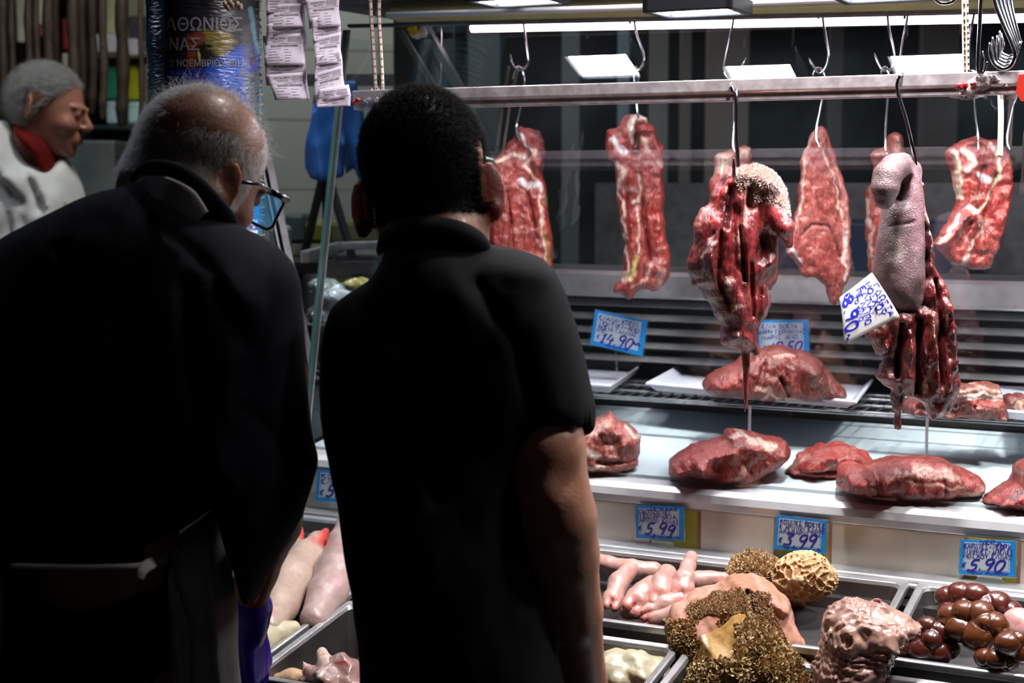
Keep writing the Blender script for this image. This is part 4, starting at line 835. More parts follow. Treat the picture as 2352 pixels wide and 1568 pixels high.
def lay(name, out, T, R, base, st, label, zf, rel=(), mat='meat_far', dv=0, **k):
    yb = max(y for x, y in out); xb = [x for x, y in out if y == yb][0]
    d = ray(xb, yb)
    if zf == 'deck':
        t = 1.0
        for _ in range(30): t = (zdeck(float(NV @ (d * t))) - CAM_Z) / d[2]
    else: t = (zf - CAM_Z) / d[2]
    Y0 = float((d * t)[1]) + T * .55 + dv
    z0 = (lambda G: zdeck(G.X * NV[0] + G.Y * NV[1])) if zf == 'deck' else zf
    k.setdefault('rough', (.0025, 40)); k.setdefault('surf', (.0028, 38)); k.setdefault('rs', 1.0)
    return cut(name, out, Y0, T, R * .6, M[mat], base, st, label, zfloor=z0, relief=rel, **k)
lay('beef_cut', [(1618, 890), (1625, 868), (1650, 850), (1700, 825), (1745, 800), (1770, 793), (1800, 795), (1850, 805), (1885, 825), (1900, 850), (1920, 870), (1935, 890), (1941, 905), (1930, 922), (1890, 925), (1830, 922), (1770, 920), (1700, 914), (1640, 907)], .07, .05, '94403a',
    [('6b2a28', 26, [(1850, 850), (1880, 890)]), ('d5a898', 5, [(1770, 812), (1810, 808)]), ('c2463e', 4, [(1772, 822), (1820, 815)]), (FAT, 6, [(1728, 875), (1760, 890), (1745, 915)]), ('eadfcf', 7, [(1796, 880), (1800, 905)]), (FAT, 6, [(1800, 910), (1850, 920)]), (FAT, 4, [(1750, 880), (1780, 910)]), ('b84a42', 14, [(1640, 890), (1680, 860)]), ('ab5148', 10, [(1830, 870)]), ('d9cc8a', 7, [(1934, 912)]), ('8a3430', 3, [(1700, 830), (1755, 850), (1735, 880)])],
    'big dark red beef cut on the white foam tray', SH + .012, [(-.15, 6, [(1745, 830), (1725, 880)]), (.3, 14, [(1850, 850)]), (-.3, 4, [(1780, 860), (1800, 900)])], ridges=.15)
lay('rib_slab', [(2078, 930), (2100, 900), (2118, 882), (2200, 879), (2283, 882), (2290, 915), (2299, 945), (2292, 964), (2240, 962), (2180, 957), (2082, 950)], .05, .012, '8e4a44',
    [('c9a390', 4, [(2100, 888), (2284, 888)]), ('e8ddd4', 5, [(2100, 900), (2290, 898)]), ('c2463f', 8, [(2100, 916), (2290, 914)]), ('ecd9d0', 3, [(2200, 908), (2285, 906)]), ('d58a80', 2, [(2100, 926), (2292, 928)]), ('a5625a', 2, [(2240, 950), (2200, 935)]), ('8f8a80', 1, [(2080, 955), (2280, 964)])],
    'striped rib slab on the wire shelf beside the tongue meat', SH + .004, ridges=.1, rough=(.0015, 40))
lay('meat_piece', [(2300, 935), (2303, 912), (2320, 905), (2345, 902), (2365, 906), (2370, 940), (2330, 940)], .03, .015, '7d3a34', [('b5746a', 5, [(2325, 915)]), ('54201f', 5, [(2310, 925)])], 'small dark meat piece on the right foam tray', SH + .014)
lay('meat_piece', [(2332, 935), (2336, 920), (2352, 916), (2380, 920), (2380, 952), (2336, 950)], .02, .012, 'd9b49c', [('c8463e', 6, [(2350, 925), (2352, 945)])], 'small pale fatty piece on the right foam tray', SH + .014)
lay('beef_cut', [(1300, 1020), (1345, 985), (1365, 968), (1385, 955), (1400, 946), (1411, 952), (1420, 965), (1440, 972), (1462, 990), (1475, 1005), (1470, 1030), (1463, 1045), (1466, 1062), (1440, 1078), (1400, 1086), (1350, 1084), (1300, 1076)], .06, .04, 'b06058',
    [('d9aaa4', 12, [(1350, 990), (1390, 960)]), ('e6d4c8', 10, [(1330, 1020), (1370, 1035)]), ('e8dccb', 10, [(1340, 1065), (1380, 1060)]), (BRT, 7, [(1455, 1048), (1440, 1055)]), ('e0b8b0', 8, [(1400, 1000), (1405, 1020)]), ('7c3a38', 5, [(1385, 1045), (1420, 1052)]), (FAT, 5, [(1430, 972), (1468, 1000)])],
    'raw joint with white fat on the deck beside the black sleeve', 'deck', [(-.15, 6, [(1370, 1050), (1450, 1050)]), (.3, 14, [(1430, 1010)])], ridges=.2)
lay('beef_cut', [(1534, 1085), (1540, 1062), (1560, 1042), (1590, 1027), (1630, 1014), (1662, 1005), (1672, 990), (1690, 983), (1710, 986), (1740, 998), (1775, 1004), (1800, 1010), (1811, 1030), (1806, 1050), (1780, 1070), (1740, 1092), (1705, 1108), (1660, 1106), (1600, 1096), (1560, 1093)], .07, .04, 'b1443e',
    [(FAT, 6, [(1672, 995), (1700, 990), (1740, 1005), (1770, 1012)]), ('e0b3a5', 10, [(1700, 1062), (1680, 1085), (1695, 1100)]), ('e5cabb', 8, [(1710, 1000), (1760, 1020)]), ('8c2e2c', 12, [(1560, 1080), (1640, 1080)]), ('c75048', 16, [(1620, 1030), (1680, 1030)]), ('973330', 4, [(1735, 1050), (1760, 1080)])],
    'raw beef cut with a fat cap, second from the left on the white deck', 'deck', [(.35, 14, [(1600, 1060)]), (-.12, 6, [(1690, 1040), (1720, 1080)])], ridges=.15)
lay('beef_cut', [(1806, 1086), (1820, 1068), (1840, 1042), (1860, 1030), (1885, 1022), (1930, 1018), (1960, 1022), (1985, 1035), (2004, 1058), (1996, 1076), (1960, 1096), (1900, 1096), (1850, 1093)], .06, .035, 'bd3f37',
    [('c98a80', 6, [(1820, 1070), (1850, 1040)]), ('a83530', 3, [(1820, 1078), (1900, 1078), (1980, 1076)]), ('e0b8ac', 3, [(1880, 1070), (1935, 1040)]), ('c9443b', 20, [(1920, 1040)])],
    'bright red wedge shaped cut between two larger cuts on the deck', 'deck', [(-.3, 4, [(1815, 1075), (1990, 1072)])])
lay('beef_cut', [(1922, 1120), (1925, 1092), (1935, 1072), (1960, 1062), (1995, 1068), (2030, 1054), (2080, 1048), (2130, 1050), (2160, 1055), (2200, 1070), (2235, 1085), (2253, 1105), (2250, 1125), (2222, 1141), (2180, 1147), (2100, 1146), (2000, 1137), (1950, 1130)], .07, .045, 'b04842',
    [('d9aa9c', 8, [(2040, 1068), (2120, 1075), (2180, 1085)]), ('e3bfb0', 5, [(2060, 1090), (2130, 1095), (2190, 1105)]), ('d8b4a4', 12, [(2230, 1110), (2200, 1130)]), ('8e3a38', 14, [(2050, 1120), (2090, 1130)]), ('b03c36', 12, [(1960, 1095)]), ('dba79a', 9, [(2080, 1062), (2160, 1070)]), ('8e2e2b', 4, [(1990, 1075), (2010, 1110), (2000, 1130)])],
    'long marbled cut lying against the front of the deck', 'deck', [(-.2, 6, [(1998, 1075), (2008, 1125)]), (.25, 12, [(1960, 1095)])], ridges=.2)
lay('beef_cut', [(2262, 1156), (2275, 1137), (2300, 1121), (2330, 1108), (2336, 1075), (2352, 1058), (2400, 1050), (2440, 1080), (2440, 1165), (2380, 1172), (2320, 1166), (2288, 1162)], .06, .035, 'a03c38',
    [('d9403a', 7, [(2290, 1150), (2330, 1140)]), ('c79a90', 8, [(2345, 1080)]), ('4e1a1b', 8, [(2300, 1130), (2330, 1120)]), ('dc4a42', 6, [(2335, 1135), (2350, 1150)])],
    'dark red piece cut off by the right edge on the deck', 'deck', ridges=.2)

# ------------------------------------------------------------------ offal trays before the case
obj_front = thing('counter_front', 'dark steel counter body carrying the offal trays', 'counter', CW(-.7, 2.1, 0))
obj('body', cbox(UL, UR, 1.93, 2.60, 0, .76), simple('dark counter steel', '18181a', .4, .6), obj_front)
obj('support_bar', cbox(UL, UR, 2.205, 2.24, .80, .86), M['steel_dark'], obj_front, bevel=.004)
obj('side_rail', cbox(UL, UR, 2.50, 2.60, .76, .925), M['steel_dark'], obj_front)
def pan(u0, u1, v0, v1, dep, label, off=0.0, lip=.012, rad=.02, name='steel_tray'):
    def rr(du, z, r):
        pts = []; a0, a1, b0, b1 = u0 + du, u1 - du, v0 + du, v1 - du
        for cu, cv, st in ((a1 - r, b1 - r, 0), (a0 + r, b1 - r, 90), (a0 + r, b0 + r, 180), (a1 - r, b0 + r, 270)):
            for k in range(6):
                t = math.radians(st + 90 * k / 5); uu, vv = cu + r * math.cos(t), cv + r * math.sin(t); pts.append(CW(uu, vv, zt(vv, off + z)))
        return pts
    rings = [rr(0, -.010, .006), rr(0, 0, .006), rr(.003, .0015, .006), rr(lip, .0, rad * .6), rr(lip + .002, -.006, rad * .7), rr(lip + .006, -dep + .01, rad), rr(lip + .014, -dep, rad), rr(lip + .014, -dep - .002, rad), rr(lip + .002, -dep + .01, rad), rr(lip - .002, -.010, rad * .6)]
    V = sum(rings, []); n = 24; Fc = []
    for i in range(len(rings) - 1):
        if i == 6: continue
        for k in range(n): Fc.append((i * n + k, i * n + (k + 1) % n, (i + 1) * n + (k + 1) % n, (i + 1) * n + k))
    nf = len(Fc); Fc.append(tuple(range(6 * n, 7 * n))[::-1]); Fc.append(tuple(range(7 * n, 8 * n)))
    m = len(rings) - 1
    for k in range(n): Fc.append((m * n + k, m * n + (k + 1) % n, (k + 1) % n, k))
    mi = [1 if (max(f) >= 4 * n and min(f) < 9 * n and min(f) >= 4 * n) else 0 for f in Fc]
    o = obj(name, (np.array(V), Fc, None, mi), [M['steel'], M['pan']])
    b = o.modifiers.new('b', 'BEVEL'); b.width = .0012; b.segments = 2; b.limit_method = 'ANGLE'; b.angle_limit = math.radians(50)
    return setp(o, label, 'tray', 'steel trays on the counter')
pan(-1.355, -.475, 2.245, 2.540, .045, 'steel tray holding the pale feet and the tripe')
pan(-.462, .30, 2.245, 2.540, .045, 'steel tray holding the glossy kidneys')
pan(-1.735, -1.372, 1.895, 2.540, .055, 'steel tray on the left holding the skinned calf legs')
pan(-1.362, -.757, 1.895, 2.195, .10, 'deep steel tray in front, with the pale poultry piece', off=-.0)
pan(-.747, -.10, 1.895, 2.195, .10, 'deep steel tray in front under the yellow brown tripe', off=-.0)

def PTo(px, py, off): return PT(px, py, off)
def limb(G, pts, k=.006):
    Fq = None
    for a, b in zip(pts[:-1], pts[1:]):
        c = cap_(G, a[0], b[0], a[1], b[1]); Fq = c if Fq is None else smin(Fq, c, k)
    return Fq
def blob(name, pts, build, base, strokes, mat, label, cat, group=None, h=.003, pad=.02, jit=4, noise=(.0012, 60), parent=None):
    A = np.array([p for p, r in pts]); R = max(r for p, r in pts)
    G = Grid(A.min(0) - R - pad, A.max(0) + R + pad, h); Fq = build(G) + fbm(G.P(), noise[1], 3) * noise[0]
    V, Q = surfnet(Fq, G.lo, G.h); px, py = to_px(V)
    return obj_v(name, V, Q, paint(px, py, hexc(base), strokes, jit=jit), M[mat], label, cat, group, parent)
# feet: (points px,py,lift, radius px), toe direction in px
def foot(pts, label, toes=True, hoof='d58c82', cutend='c9807a', grp='pale skinned feet in the steel tray'):
    L = []
    for x, y, o, r in pts: P = PTo(x, y, o); L.append((P, r * P[1] / F_PX))
    a, b = L[-2][0], L[-1][0]; d = b - a; d /= np.linalg.norm(d); vw = a - EYE; vw /= np.linalg.norm(vw)
    sd = np.cross(d, vw); sd /= np.linalg.norm(sd); r = L[-1][1]
    def build(G):
        Fq = limb(G, L, .008)
        if toes:
            for s in (-1, 1):
                p0 = b + sd * s * r * .52 - d * r * .2; p1 = b + sd * s * r * .45 + d * r * 1.5
                t = cap_(G, p0, b + sd * s * r * .42 + d * r * 1.25, r * .68, r * .50); Fq = smin(Fq, t, .0025)
            dp = p0 * 0 + b + d * r * .9
            ax = (G.X - dp[0]) * sd[0] + (G.Y - dp[1]) * sd[1] + (G.Z - dp[2]) * sd[2]; al = (G.X - dp[0]) * d[0] + (G.Y - dp[1]) * d[1] + (G.Z - dp[2]) * d[2]
            Fq = Fq + .005 * np.exp(-(ax / .0016) ** 2) * (1 / (1 + np.exp(-(al + .006) / .003)))
        return Fq
    ex = [(b + d * r * 2.2, r)] if toes else []
    hx, hy = to_px(b + d * r * .9); ax, ay = to_px(L[0][0]); rp = pts[-1][3]
    st = [(cutend, pts[0][3] * .8, [(ax, ay)])] + ([(hoof, rp * 1.5, [(hx, hy)])] if toes else [])
    return blob('animal_foot', L + ex, build, 'b98f86', st, 'skinfoot', label, 'foot', grp)
foot([(1352, 1283, .0, 19), (1400, 1296, .0, 19), (1450, 1308, .0, 23), (1500, 1312, -.005, 24)], 'pale shank lying along the back of the tray', toes=False)
foot([(1448, 1308, .02, 20), (1420, 1340, .012, 24), (1408, 1375, .0, 22)], 'pale foot nearest the bare arm, pink hoof down')
foot([(1498, 1345, .012, 25), (1478, 1362, .01, 27), (1465, 1378, .005, 28)], 'pale foot with the red split hoof, second from the arm')
foot([(1532, 1318, .02, 24), (1520, 1345, .016, 28), (1517, 1362, .01, 27)], 'pale foot with a cloven hoof in the middle of the pile')
foot([(1588, 1278, .03, 15), (1580, 1300, .03, 17), (1572, 1330, .025, 23), (1567, 1352, .015, 25)], 'pale foot standing upright with its shank to the top')
foot([(1660, 1332, .012, 19), (1630, 1332, .01, 22), (1605, 1335, .008, 24), (1585, 1340, .0, 24)], 'pale shank pointing right, its cut end by the tripe', toes=False, cutend='d99a90')
foot([(1560, 1378, .0, 24), (1525, 1388, -.004, 24), (1495, 1402, -.008, 18)], 'pale foot lying low with its hoof to the front left')
foot([(1590, 1400, -.01, 22), (1550, 1412, -.014, 22), (1500, 1422, -.02, 20)], 'pale foot at the bottom of the pile by the tray rim')
foot([(1470, 1400, -.02, 20), (1440, 1405, -.02, 18)], 'reddish foot end in the shade under the pile', toes=False)
foot([(1650, 1375, -.004, 20), (1620, 1400, -.008, 18), (1602, 1412, -.012, 15)], 'pink foot end half hidden by the big tripe')

# calf legs in the left tray
CG = 'skinned calf legs in the left tray'
def leg(pts, label, base='bda596', st=(), toes=False):
    L = []
    for x, y, o, r in pts: P = PTo(x, y, o); L.append((P, r * P[1] / F_PX))
    return blob('calf_leg', L, lambda G: limb(G, L, .012), base, list(st), 'skinfoot', label, 'leg', CG, h=.0035, noise=(.0018, 35))
leg([(750, 1218, .0, 9), (728, 1245, .01, 22), (700, 1285, .02, 44), (668, 1335, .02, 55), (640, 1390, .015, 44), (615, 1440, .01, 38)], 'plump pale leg with a torn red end, middle of the left tray', st=[('c9403c', 18, [(748, 1212), (742, 1240)]), ('d98078', 10, [(722, 1240)]), ('d3a08e', 14, [(625, 1400)])])
leg([(800, 1195, .0, 26), (790, 1250, .01, 38), (770, 1320, .02, 52), (750, 1365, .01, 46), (722, 1420, .0, 34)], 'pale pinkish leg against the black shirt in the left tray', base='b59a94', st=[('b98a94', 8, [(760, 1245), (800, 1250)]), ('c99ca4', 18, [(780, 1340)])])
leg([(688, 1214, .0, 10), (676, 1250, .0, 22), (645, 1300, .0, 28), (610, 1345, .0, 26), (575, 1385, .0, 24)], 'thin pale leg with a red tip beside the navy sleeve', base='b09880', st=[('cf4a44', 10, [(690, 1210), (694, 1235)])])
leg([(672, 1442, .0, 18), (640, 1452, .0, 26), (600, 1470, .0, 36), (575, 1500, .0, 40)], 'creamy white foot end lying below the plump leg', base='cac1a2')

# pieces in the deep front trays
def heap(name, ctr, rad, base, st, mat, label, cat, warp, off=0, h=.0032):
    P = PTo(ctr[0], ctr[1], off); r = np.array(rad)
    G = Grid(P - r * 1.4, P + r * 1.4, h); Pg = G.P(); W = warp(Pg)
    V, Q = surfnet(ell(G, P, r) + W, G.lo, G.h); px, py = to_px(V)
    return obj_v(name, V, Q, paint(px, py, hexc(base), st, jit=6), M[mat], label, cat)
heap('poultry_piece', (765, 1560), (.05, .05, .035), 'd0a49c', [('c24a48', 6, [(800, 1530), (770, 1520)]), ('e3d0c8', 10, [(740, 1540), (720, 1560)]), ('dcae7c', 10, [(640, 1560)])], 'offal', 'pale pink poultry piece in the deep tray under the legs', 'meat', lambda p: fbm(p, 30, 3) * .012, off=-.03)
L0 = [(PTo(740, 1500, -.01), .010), (PTo(748, 1525, -.01), .014), (PTo(755, 1550, -.02), .02)]
blob('poultry_wing', L0, lambda G: limb(G, L0, .006), 'e0c4b8', [('c98078', 6, [(742, 1500)])], 'skinfoot', 'small pale wing tip sticking up from the poultry piece', 'meat')
L1 = [(PTo(640, 1562, -.03), .012), (PTo(670, 1560, -.03), .018), (PTo(700, 1566, -.03), .016)]
blob('poultry_piece', L1, lambda G: limb(G, L1, .006), 'dcb491', [], 'skinfoot', 'yellowish skin piece at the bottom edge of the deep tray', 'meat')
heap('suet_piece', (1440, 1545), (.075, .05, .034), 'b8b096', [('efe9d6', 12, [(1420, 1510)])], 'skinfoot', 'creamy white suet in the dark tray beside the bare arm', 'meat', lambda p: (1 - np.abs(fbm(p, 26, 3))) * .012 - .008, off=-.035)

# ------------------------------------------------------------------ tripe
def villi(V, Q, mask, n, ln, wd, c0, c1, seed, lift=0, droop=.5, jitn=.5):
    """small leaf-like flaps standing on the masked part of a surface, one mesh"""
    rg = np.random.default_rng(seed); A, B, Cq = V[Q[:, 0]], V[Q[:, 1]], V[Q[:, 2]]; D = V[Q[:, 3]]
    nr = np.cross(Cq - A, D - B); ar = np.linalg.norm(nr, axis=1); ctr = (A + B + Cq + D) / 4; m = mask(ctr, nr / ar[:, None]); pr = ar * m; pr = pr / pr.sum()
    f = rg.choice(len(Q), n, p=pr); a, b = rg.random((2, n, 1)); P = (A[f] * (1 - a) + B[f] * a) * (1 - b) + (D[f] * (1 - a) + Cq[f] * a) * b
    N = nr[f] / ar[f][:, None]; N = N + rg.normal(0, jitn * .5, (n, 3)) + np.array([0, -.2, -.3 * droop]); N /= np.linalg.norm(N, axis=1)[:, None]
    T = np.cross(N, rg.normal(0, 1, (n, 3))); T /= np.linalg.norm(T, axis=1)[:, None]; U = np.cross(N, T)
    L = (ln * rg.uniform(.6, 1.3, n))[:, None]; W = (wd * rg.uniform(.6, 1.3, n))[:, None]
    vs = [P - T * W * .7 - N * L * .2, P + T * W * .7 - N * L * .2, P + T * W + N * L * .55 + U * W * .3, P - T * W + N * L * .55 + U * W * .3, P + T * W * .5 + N * L + U * W * .8, P - T * W * .5 + N * L + U * W * .8,
          P - U * W * .5 - N * L * .2, P - U * W * .1 + N * L * .6]
    Vv = np.stack(vs, 1).reshape(-1, 3); base = np.arange(n)[:, None] * 8
    F1 = np.concatenate([base + np.array([k]) for k in ((0, 1, 2, 3), (3, 2, 4, 5), (0, 3, 7, 6), (1, 6, 7, 2))], 0)
    t = rg.random((n, 1)) * .7 + .3 * (fbm(P, 40, 2)[:, None] * .5 + .5); c = hexc(c0) * (1 - t) + hexc(c1) * t
    Cc = np.repeat(c, 8, 0)
    return Vv, F1, Cc

def tripe(out, Y0, T, R, base, st, label, vl, rel=(), zf=None, extra=None, top=None, h=.003, ridges=0, name='tripe_piece', tilt=0, holes=None):
    pts = np.array([PY(x, y, Y0) for x, y in out]); pl = pts[:, [0, 2]]
    t = thing(name, label, 'tripe', [pl[:, 0].mean(), Y0, pl[:, 1].min()])
    o = cut('folded_skin', out, Y0, T, R, M['tripe'], base, st, parent=t, relief=rel, extra=extra, top=top, h=h, ridges=ridges, zfloor=zf, rough=(.003, 30), surf=(.004, 30), rs=1, tilt=tilt)
    me = o.data; V = np.empty(len(me.vertices) * 3); me.vertices.foreach_get('co', V); V = V.reshape(-1, 3) + ORG[o.name]
    Q = np.empty(len(me.polygons) * 4, np.int64); me.loops.foreach_get('vertex_index', Q); Q = Q.reshape(-1, 4)
    parts = []
    for i, (poly, n, ln, wd, c0, c1) in enumerate(vl):
        def mask(c, nr, poly=poly):
            px, py = to_px(c); return ((poly_sdf(px, py, poly) + fbm(np.stack([px, py, px * 0], 1), 1 / 25., 2) * 6 < 0) & (nr[:, 1] < .5)).astype(float)
        parts.append(villi(V, Q, mask, n, ln, wd, c0, c1, 5 + i))
    Vv = np.vstack([p[0] for p in parts]); k = 0; Ff = []
    for p in parts: Ff.append(p[1] + k); k += len(p[0])
    obj('villi', (Vv, np.vstack(Ff), np.vstack([p[2] for p in parts])), M['tripe'], t, smooth=False)
    return t
YT = 2.47
tripe([(1612, 1325), (1640, 1318), (1672, 1308), (1682, 1290), (1700, 1275), (1725, 1270), (1760, 1274), (1790, 1290), (1812, 1315), (1822, 1340), (1840, 1362), (1854, 1385), (1856, 1406), (1840, 1400), (1822, 1392), (1800, 1400), (1740, 1400), (1690, 1380), (1660, 1350)], YT + .09, .05, .03, 'ad8562',
      [('d8a590', 10, [(1700, 1345), (1760, 1350), (1800, 1385)]), ('b98a5c', 10, [(1835, 1380), (1850, 1400)])], 'pale brown tufted tripe at the back of the pile beside the honeycomb piece',
      [([(1672, 1305), (1690, 1275), (1740, 1266), (1795, 1285), (1825, 1330), (1790, 1345), (1700, 1335), (1675, 1330)], 5200, .0055, .0022, 'a58560', 'd2b68c')], zf=.90)
# honeycomb stomach
hcP = PV(1845, 1323, 2.44)
hct = thing('honeycomb_tripe', 'round honeycomb tripe lying behind the tufted pieces at the tray edge', 'tripe', hcP - [0, 0, .05])
G = Grid(hcP - .075, hcP + .075, .0022); Pg = G.P()
sph = ell(G, hcP, (.051, .048, .040)) + fbm(Pg, 22, 2) * .004
dirs = np.random.default_rng(3).normal(size=(170, 3)); dirs /= np.linalg.norm(dirs, axis=1)[:, None]
for _ in range(12):                                      # even the cells out
    dd = dirs[:, None] - dirs[None]; r2 = (dd ** 2).sum(-1) + np.eye(170); dirs = dirs + (dd / r2[..., None] ** 2).sum(1) * .0006; dirs /= np.linalg.norm(dirs, axis=1)[:, None]
near = np.abs(sph) < .012; Pn = Pg[near] - hcP; Pn = Pn + fbm(Pn, 60, 2)[:, None] * .002; Pn /= np.linalg.norm(Pn, axis=1)[:, None]
dt = Pn @ dirs.T; dt.sort(axis=1); ang = np.arccos(np.clip(dt[:, -2:], -1, 1)); e = ang[:, 0] - ang[:, 1]
wall = np.exp(-(e / .035) ** 2); sph[near] -= wall * .006 - .002
V, Q = surfnet(sph, G.lo, G.h, 0); Pn = V - hcP; Pn /= np.linalg.norm(Pn, axis=1)[:, None]; dt = Pn @ dirs.T; dt.sort(axis=1); ang = np.arccos(np.clip(dt[:, -2:], -1, 1)); wl = np.exp(-((ang[:, 0] - ang[:, 1]) / .04) ** 2)[:, None]
obj('honeycomb_skin', (V, Q, hexc('a87c54') * (1 - wl) + hexc('d2b68e') * wl), M['tripe'], hct, smooth=True)
# the big fold
def fold_extra(G, Fq, Pg):
    c = PY(1668, 1432, YT); r = np.sqrt((G.X - c[0]) ** 2 + ((G.Z - c[2]) * 1.5) ** 2)
    Fq = Fq - .010 * np.exp(-((r - .031) / .008) ** 2) + .016 * np.exp(-(r / .018) ** 2)
    c = PY(1570, 1470, YT); r = np.sqrt((G.X - c[0]) ** 2 + ((G.Z - c[2]) * .8) ** 2)
    return Fq - .008 * np.exp(-((r - .026) / .008) ** 2) + .018 * np.exp(-(r / .016) ** 2)
tripe([(1528, 1450), (1534, 1425), (1548, 1400), (1580, 1382), (1610, 1368), (1650, 1350), (1690, 1338), (1720, 1336), (1760, 1342), (1790, 1352), (1805, 1380), (1822, 1410), (1835, 1450), (1848, 1510), (1840, 1540), (1780, 1560), (1700, 1560), (1620, 1530), (1580, 1508), (1545, 1490), (1532, 1475)], YT - .12, .07, .035, 'bd8c74',
      [('d9a795', 12, [(1545, 1400), (1650, 1358)]), ('dfa492', 10, [(1740, 1345), (1800, 1385), (1825, 1440), (1840, 1510)]), ('c99a88', 16, [(1600, 1420), (1640, 1450)]), ('8a6248', 12, [(1565, 1455), (1580, 1480)]), ('5e3a2e', 3, [(1712, 1350), (1722, 1362), (1724, 1395)]), ('b88a74', 10, [(1700, 1420)]), ('86583e', 9, [(1668, 1432)])],
      'large pinkish tripe fold with tufted patches and a hole, middle of the pile',
      [([(1580, 1395), (1650, 1360), (1705, 1350), (1720, 1400), (1690, 1410), (1640, 1405), (1590, 1420)], 4200, .0045, .0018, 'a88664', 'd4b894'),
       ([(1728, 1360), (1760, 1365), (1790, 1430), (1825, 1500), (1800, 1530), (1740, 1470), (1715, 1420)], 3800, .0035, .0015, 'a88464', 'd2b492'),
       ([(1532, 1420), (1600, 1430), (1615, 1500), (1590, 1515), (1545, 1490)], 1800, .005, .0022, '967850', 'c8a87c'), ([(1650, 1425), (1690, 1422), (1690, 1445), (1655, 1448)], 260, .004, .002, '8c6544', 'b08860')],
      rel=[(-.5, 5, [(1712, 1350), (1724, 1400), (1726, 1440)]), (.4, 10, [(1745, 1345), (1800, 1390)])], extra=fold_extra, zf=.86, tilt=.4)
tripe([(1572, 1568), (1585, 1540), (1600, 1512), (1608, 1500), (1612, 1472), (1640, 1462), (1668, 1450), (1690, 1430), (1715, 1418), (1745, 1425), (1770, 1445), (1790, 1475), (1820, 1500), (1850, 1530), (1870, 1560), (1880, 1600), (1870, 1700), (1600, 1700), (1570, 1620)], YT - .22, .07, .045, 'a9854a',
      [('c9a878', 14, [(1640, 1475), (1680, 1480), (1690, 1500)]), ('e0d2c0', 9, [(1622, 1470)])], 'yellow brown shaggy tripe at the front of the pile',
      [([(1690, 1440), (1720, 1415), (1760, 1430), (1800, 1490), (1860, 1530), (1880, 1600), (1870, 1700), (1600, 1700), (1570, 1600), (1585, 1530), (1620, 1510), (1690, 1520), (1690, 1480)], 11000, .0072, .0032, '937852', 'cdb48a')],
      zf=.80, tilt=.3, ridges=.5)

# ------------------------------------------------------------------ intestines and kidneys
def gut(out, Y0, T, label, seedv, base='c49c90', st=()):
    def ex(G, Fq, Pg):
        w = fbm(Pg + seedv, 16, 2)[..., None] * .018
        q = Pg + w; s = np.sin(q[..., 0] * 190 + fbm(Pg + 5 + seedv, 14, 2) * 9 + q[..., 2] * 120) ; s2 = np.sin(q[..., 2] * 230 + q[..., 1] * 90 + fbm(Pg + 31, 18, 2) * 8)
        return Fq - .0040 * (np.abs(s) ** .8) - .003 * np.abs(s2) + .006 + fbm(Pg, 22, 3) * .006
    return cut('chitterlings', out, Y0, T, .03, M['offal'], base, st, label, 'offal', extra=ex, h=.0026, rough=(.004, 28), zfloor=.885 if Y0 > 2.2 else .80)
gut([(1895, 1412), (1915, 1392), (1950, 1380), (1980, 1385), (2020, 1388), (2060, 1395), (2085, 1415), (2105, 1435), (2085, 1450), (2060, 1470), (2045, 1490), (2035, 1530), (2028, 1568), (2020, 1610), (1900, 1610), (1870, 1568), (1875, 1530), (1890, 1490), (1892, 1450)], 2.18, .06, 'crumpled pink grey chitterlings heaped between the tripe and the kidneys', 3.1,
    st=[('d9b09a', 10, [(1900, 1430), (1960, 1440)]), ('9a6c70', 14, [(1960, 1480), (1985, 1510)]), ('dcb8a8', 12, [(2020, 1400), (2060, 1410)]), ('e0bcae', 8, [(1900, 1550), (1930, 1530)])])
KG_ = 'glossy lobed kidneys in the right tray'
def kidney(lobes, v, base, label, hi='', g=KG_):
    L = [(PV(x, y, v + dv), r) for x, y, r, dv in lobes]; s = L[0][0][1] / F_PX
    A = np.array([p for p, r in L]); Rm = max(r for p, r in L) * s
    G = Grid(A.min(0) - Rm * 1.2, A.max(0) + Rm * 1.2, .0026); Fq = None
    for p, r in L:
        e = ell(G, p, (r * s * 1.12, r * s, r * s * .98)); Fq = e if Fq is None else smin(Fq, e, .009)
    Dg = np.sort(np.stack([np.sqrt((G.X - p[0]) ** 2 + (G.Y - p[1]) ** 2 + (G.Z - p[2]) ** 2) / (r * s) for p, r in L], -1), -1); Fq = Fq + fbm(G.P(), 40, 2) * .0008 + .0026 * np.exp(-((Dg[..., 1] - Dg[..., 0]) / .13) ** 2)
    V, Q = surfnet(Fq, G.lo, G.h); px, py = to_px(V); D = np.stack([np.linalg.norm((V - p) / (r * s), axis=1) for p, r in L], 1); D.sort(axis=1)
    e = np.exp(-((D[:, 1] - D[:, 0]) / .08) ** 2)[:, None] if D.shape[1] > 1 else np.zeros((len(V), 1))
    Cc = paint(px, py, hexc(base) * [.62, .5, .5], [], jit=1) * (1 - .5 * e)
    return obj_v('kidney', V, Q, Cc, M['offal'], label, 'kidney', g)
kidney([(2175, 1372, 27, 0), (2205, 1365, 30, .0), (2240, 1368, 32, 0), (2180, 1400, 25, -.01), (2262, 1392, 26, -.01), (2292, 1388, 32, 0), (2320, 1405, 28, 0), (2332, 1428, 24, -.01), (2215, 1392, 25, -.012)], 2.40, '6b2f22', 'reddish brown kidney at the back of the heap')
kidney([(2185, 1412, 28, 0), (2215, 1405, 28, -.005), (2252, 1408, 30, -.005), (2202, 1445, 30, -.015), (2245, 1462, 36, -.02), (2285, 1435, 30, -.01), (2300, 1455, 22, -.015), (2175, 1430, 18, -.01), (2262, 1430, 22, -.02)], 2.31, '7c4a26', 'large tan brown kidney lying on top of the heap')
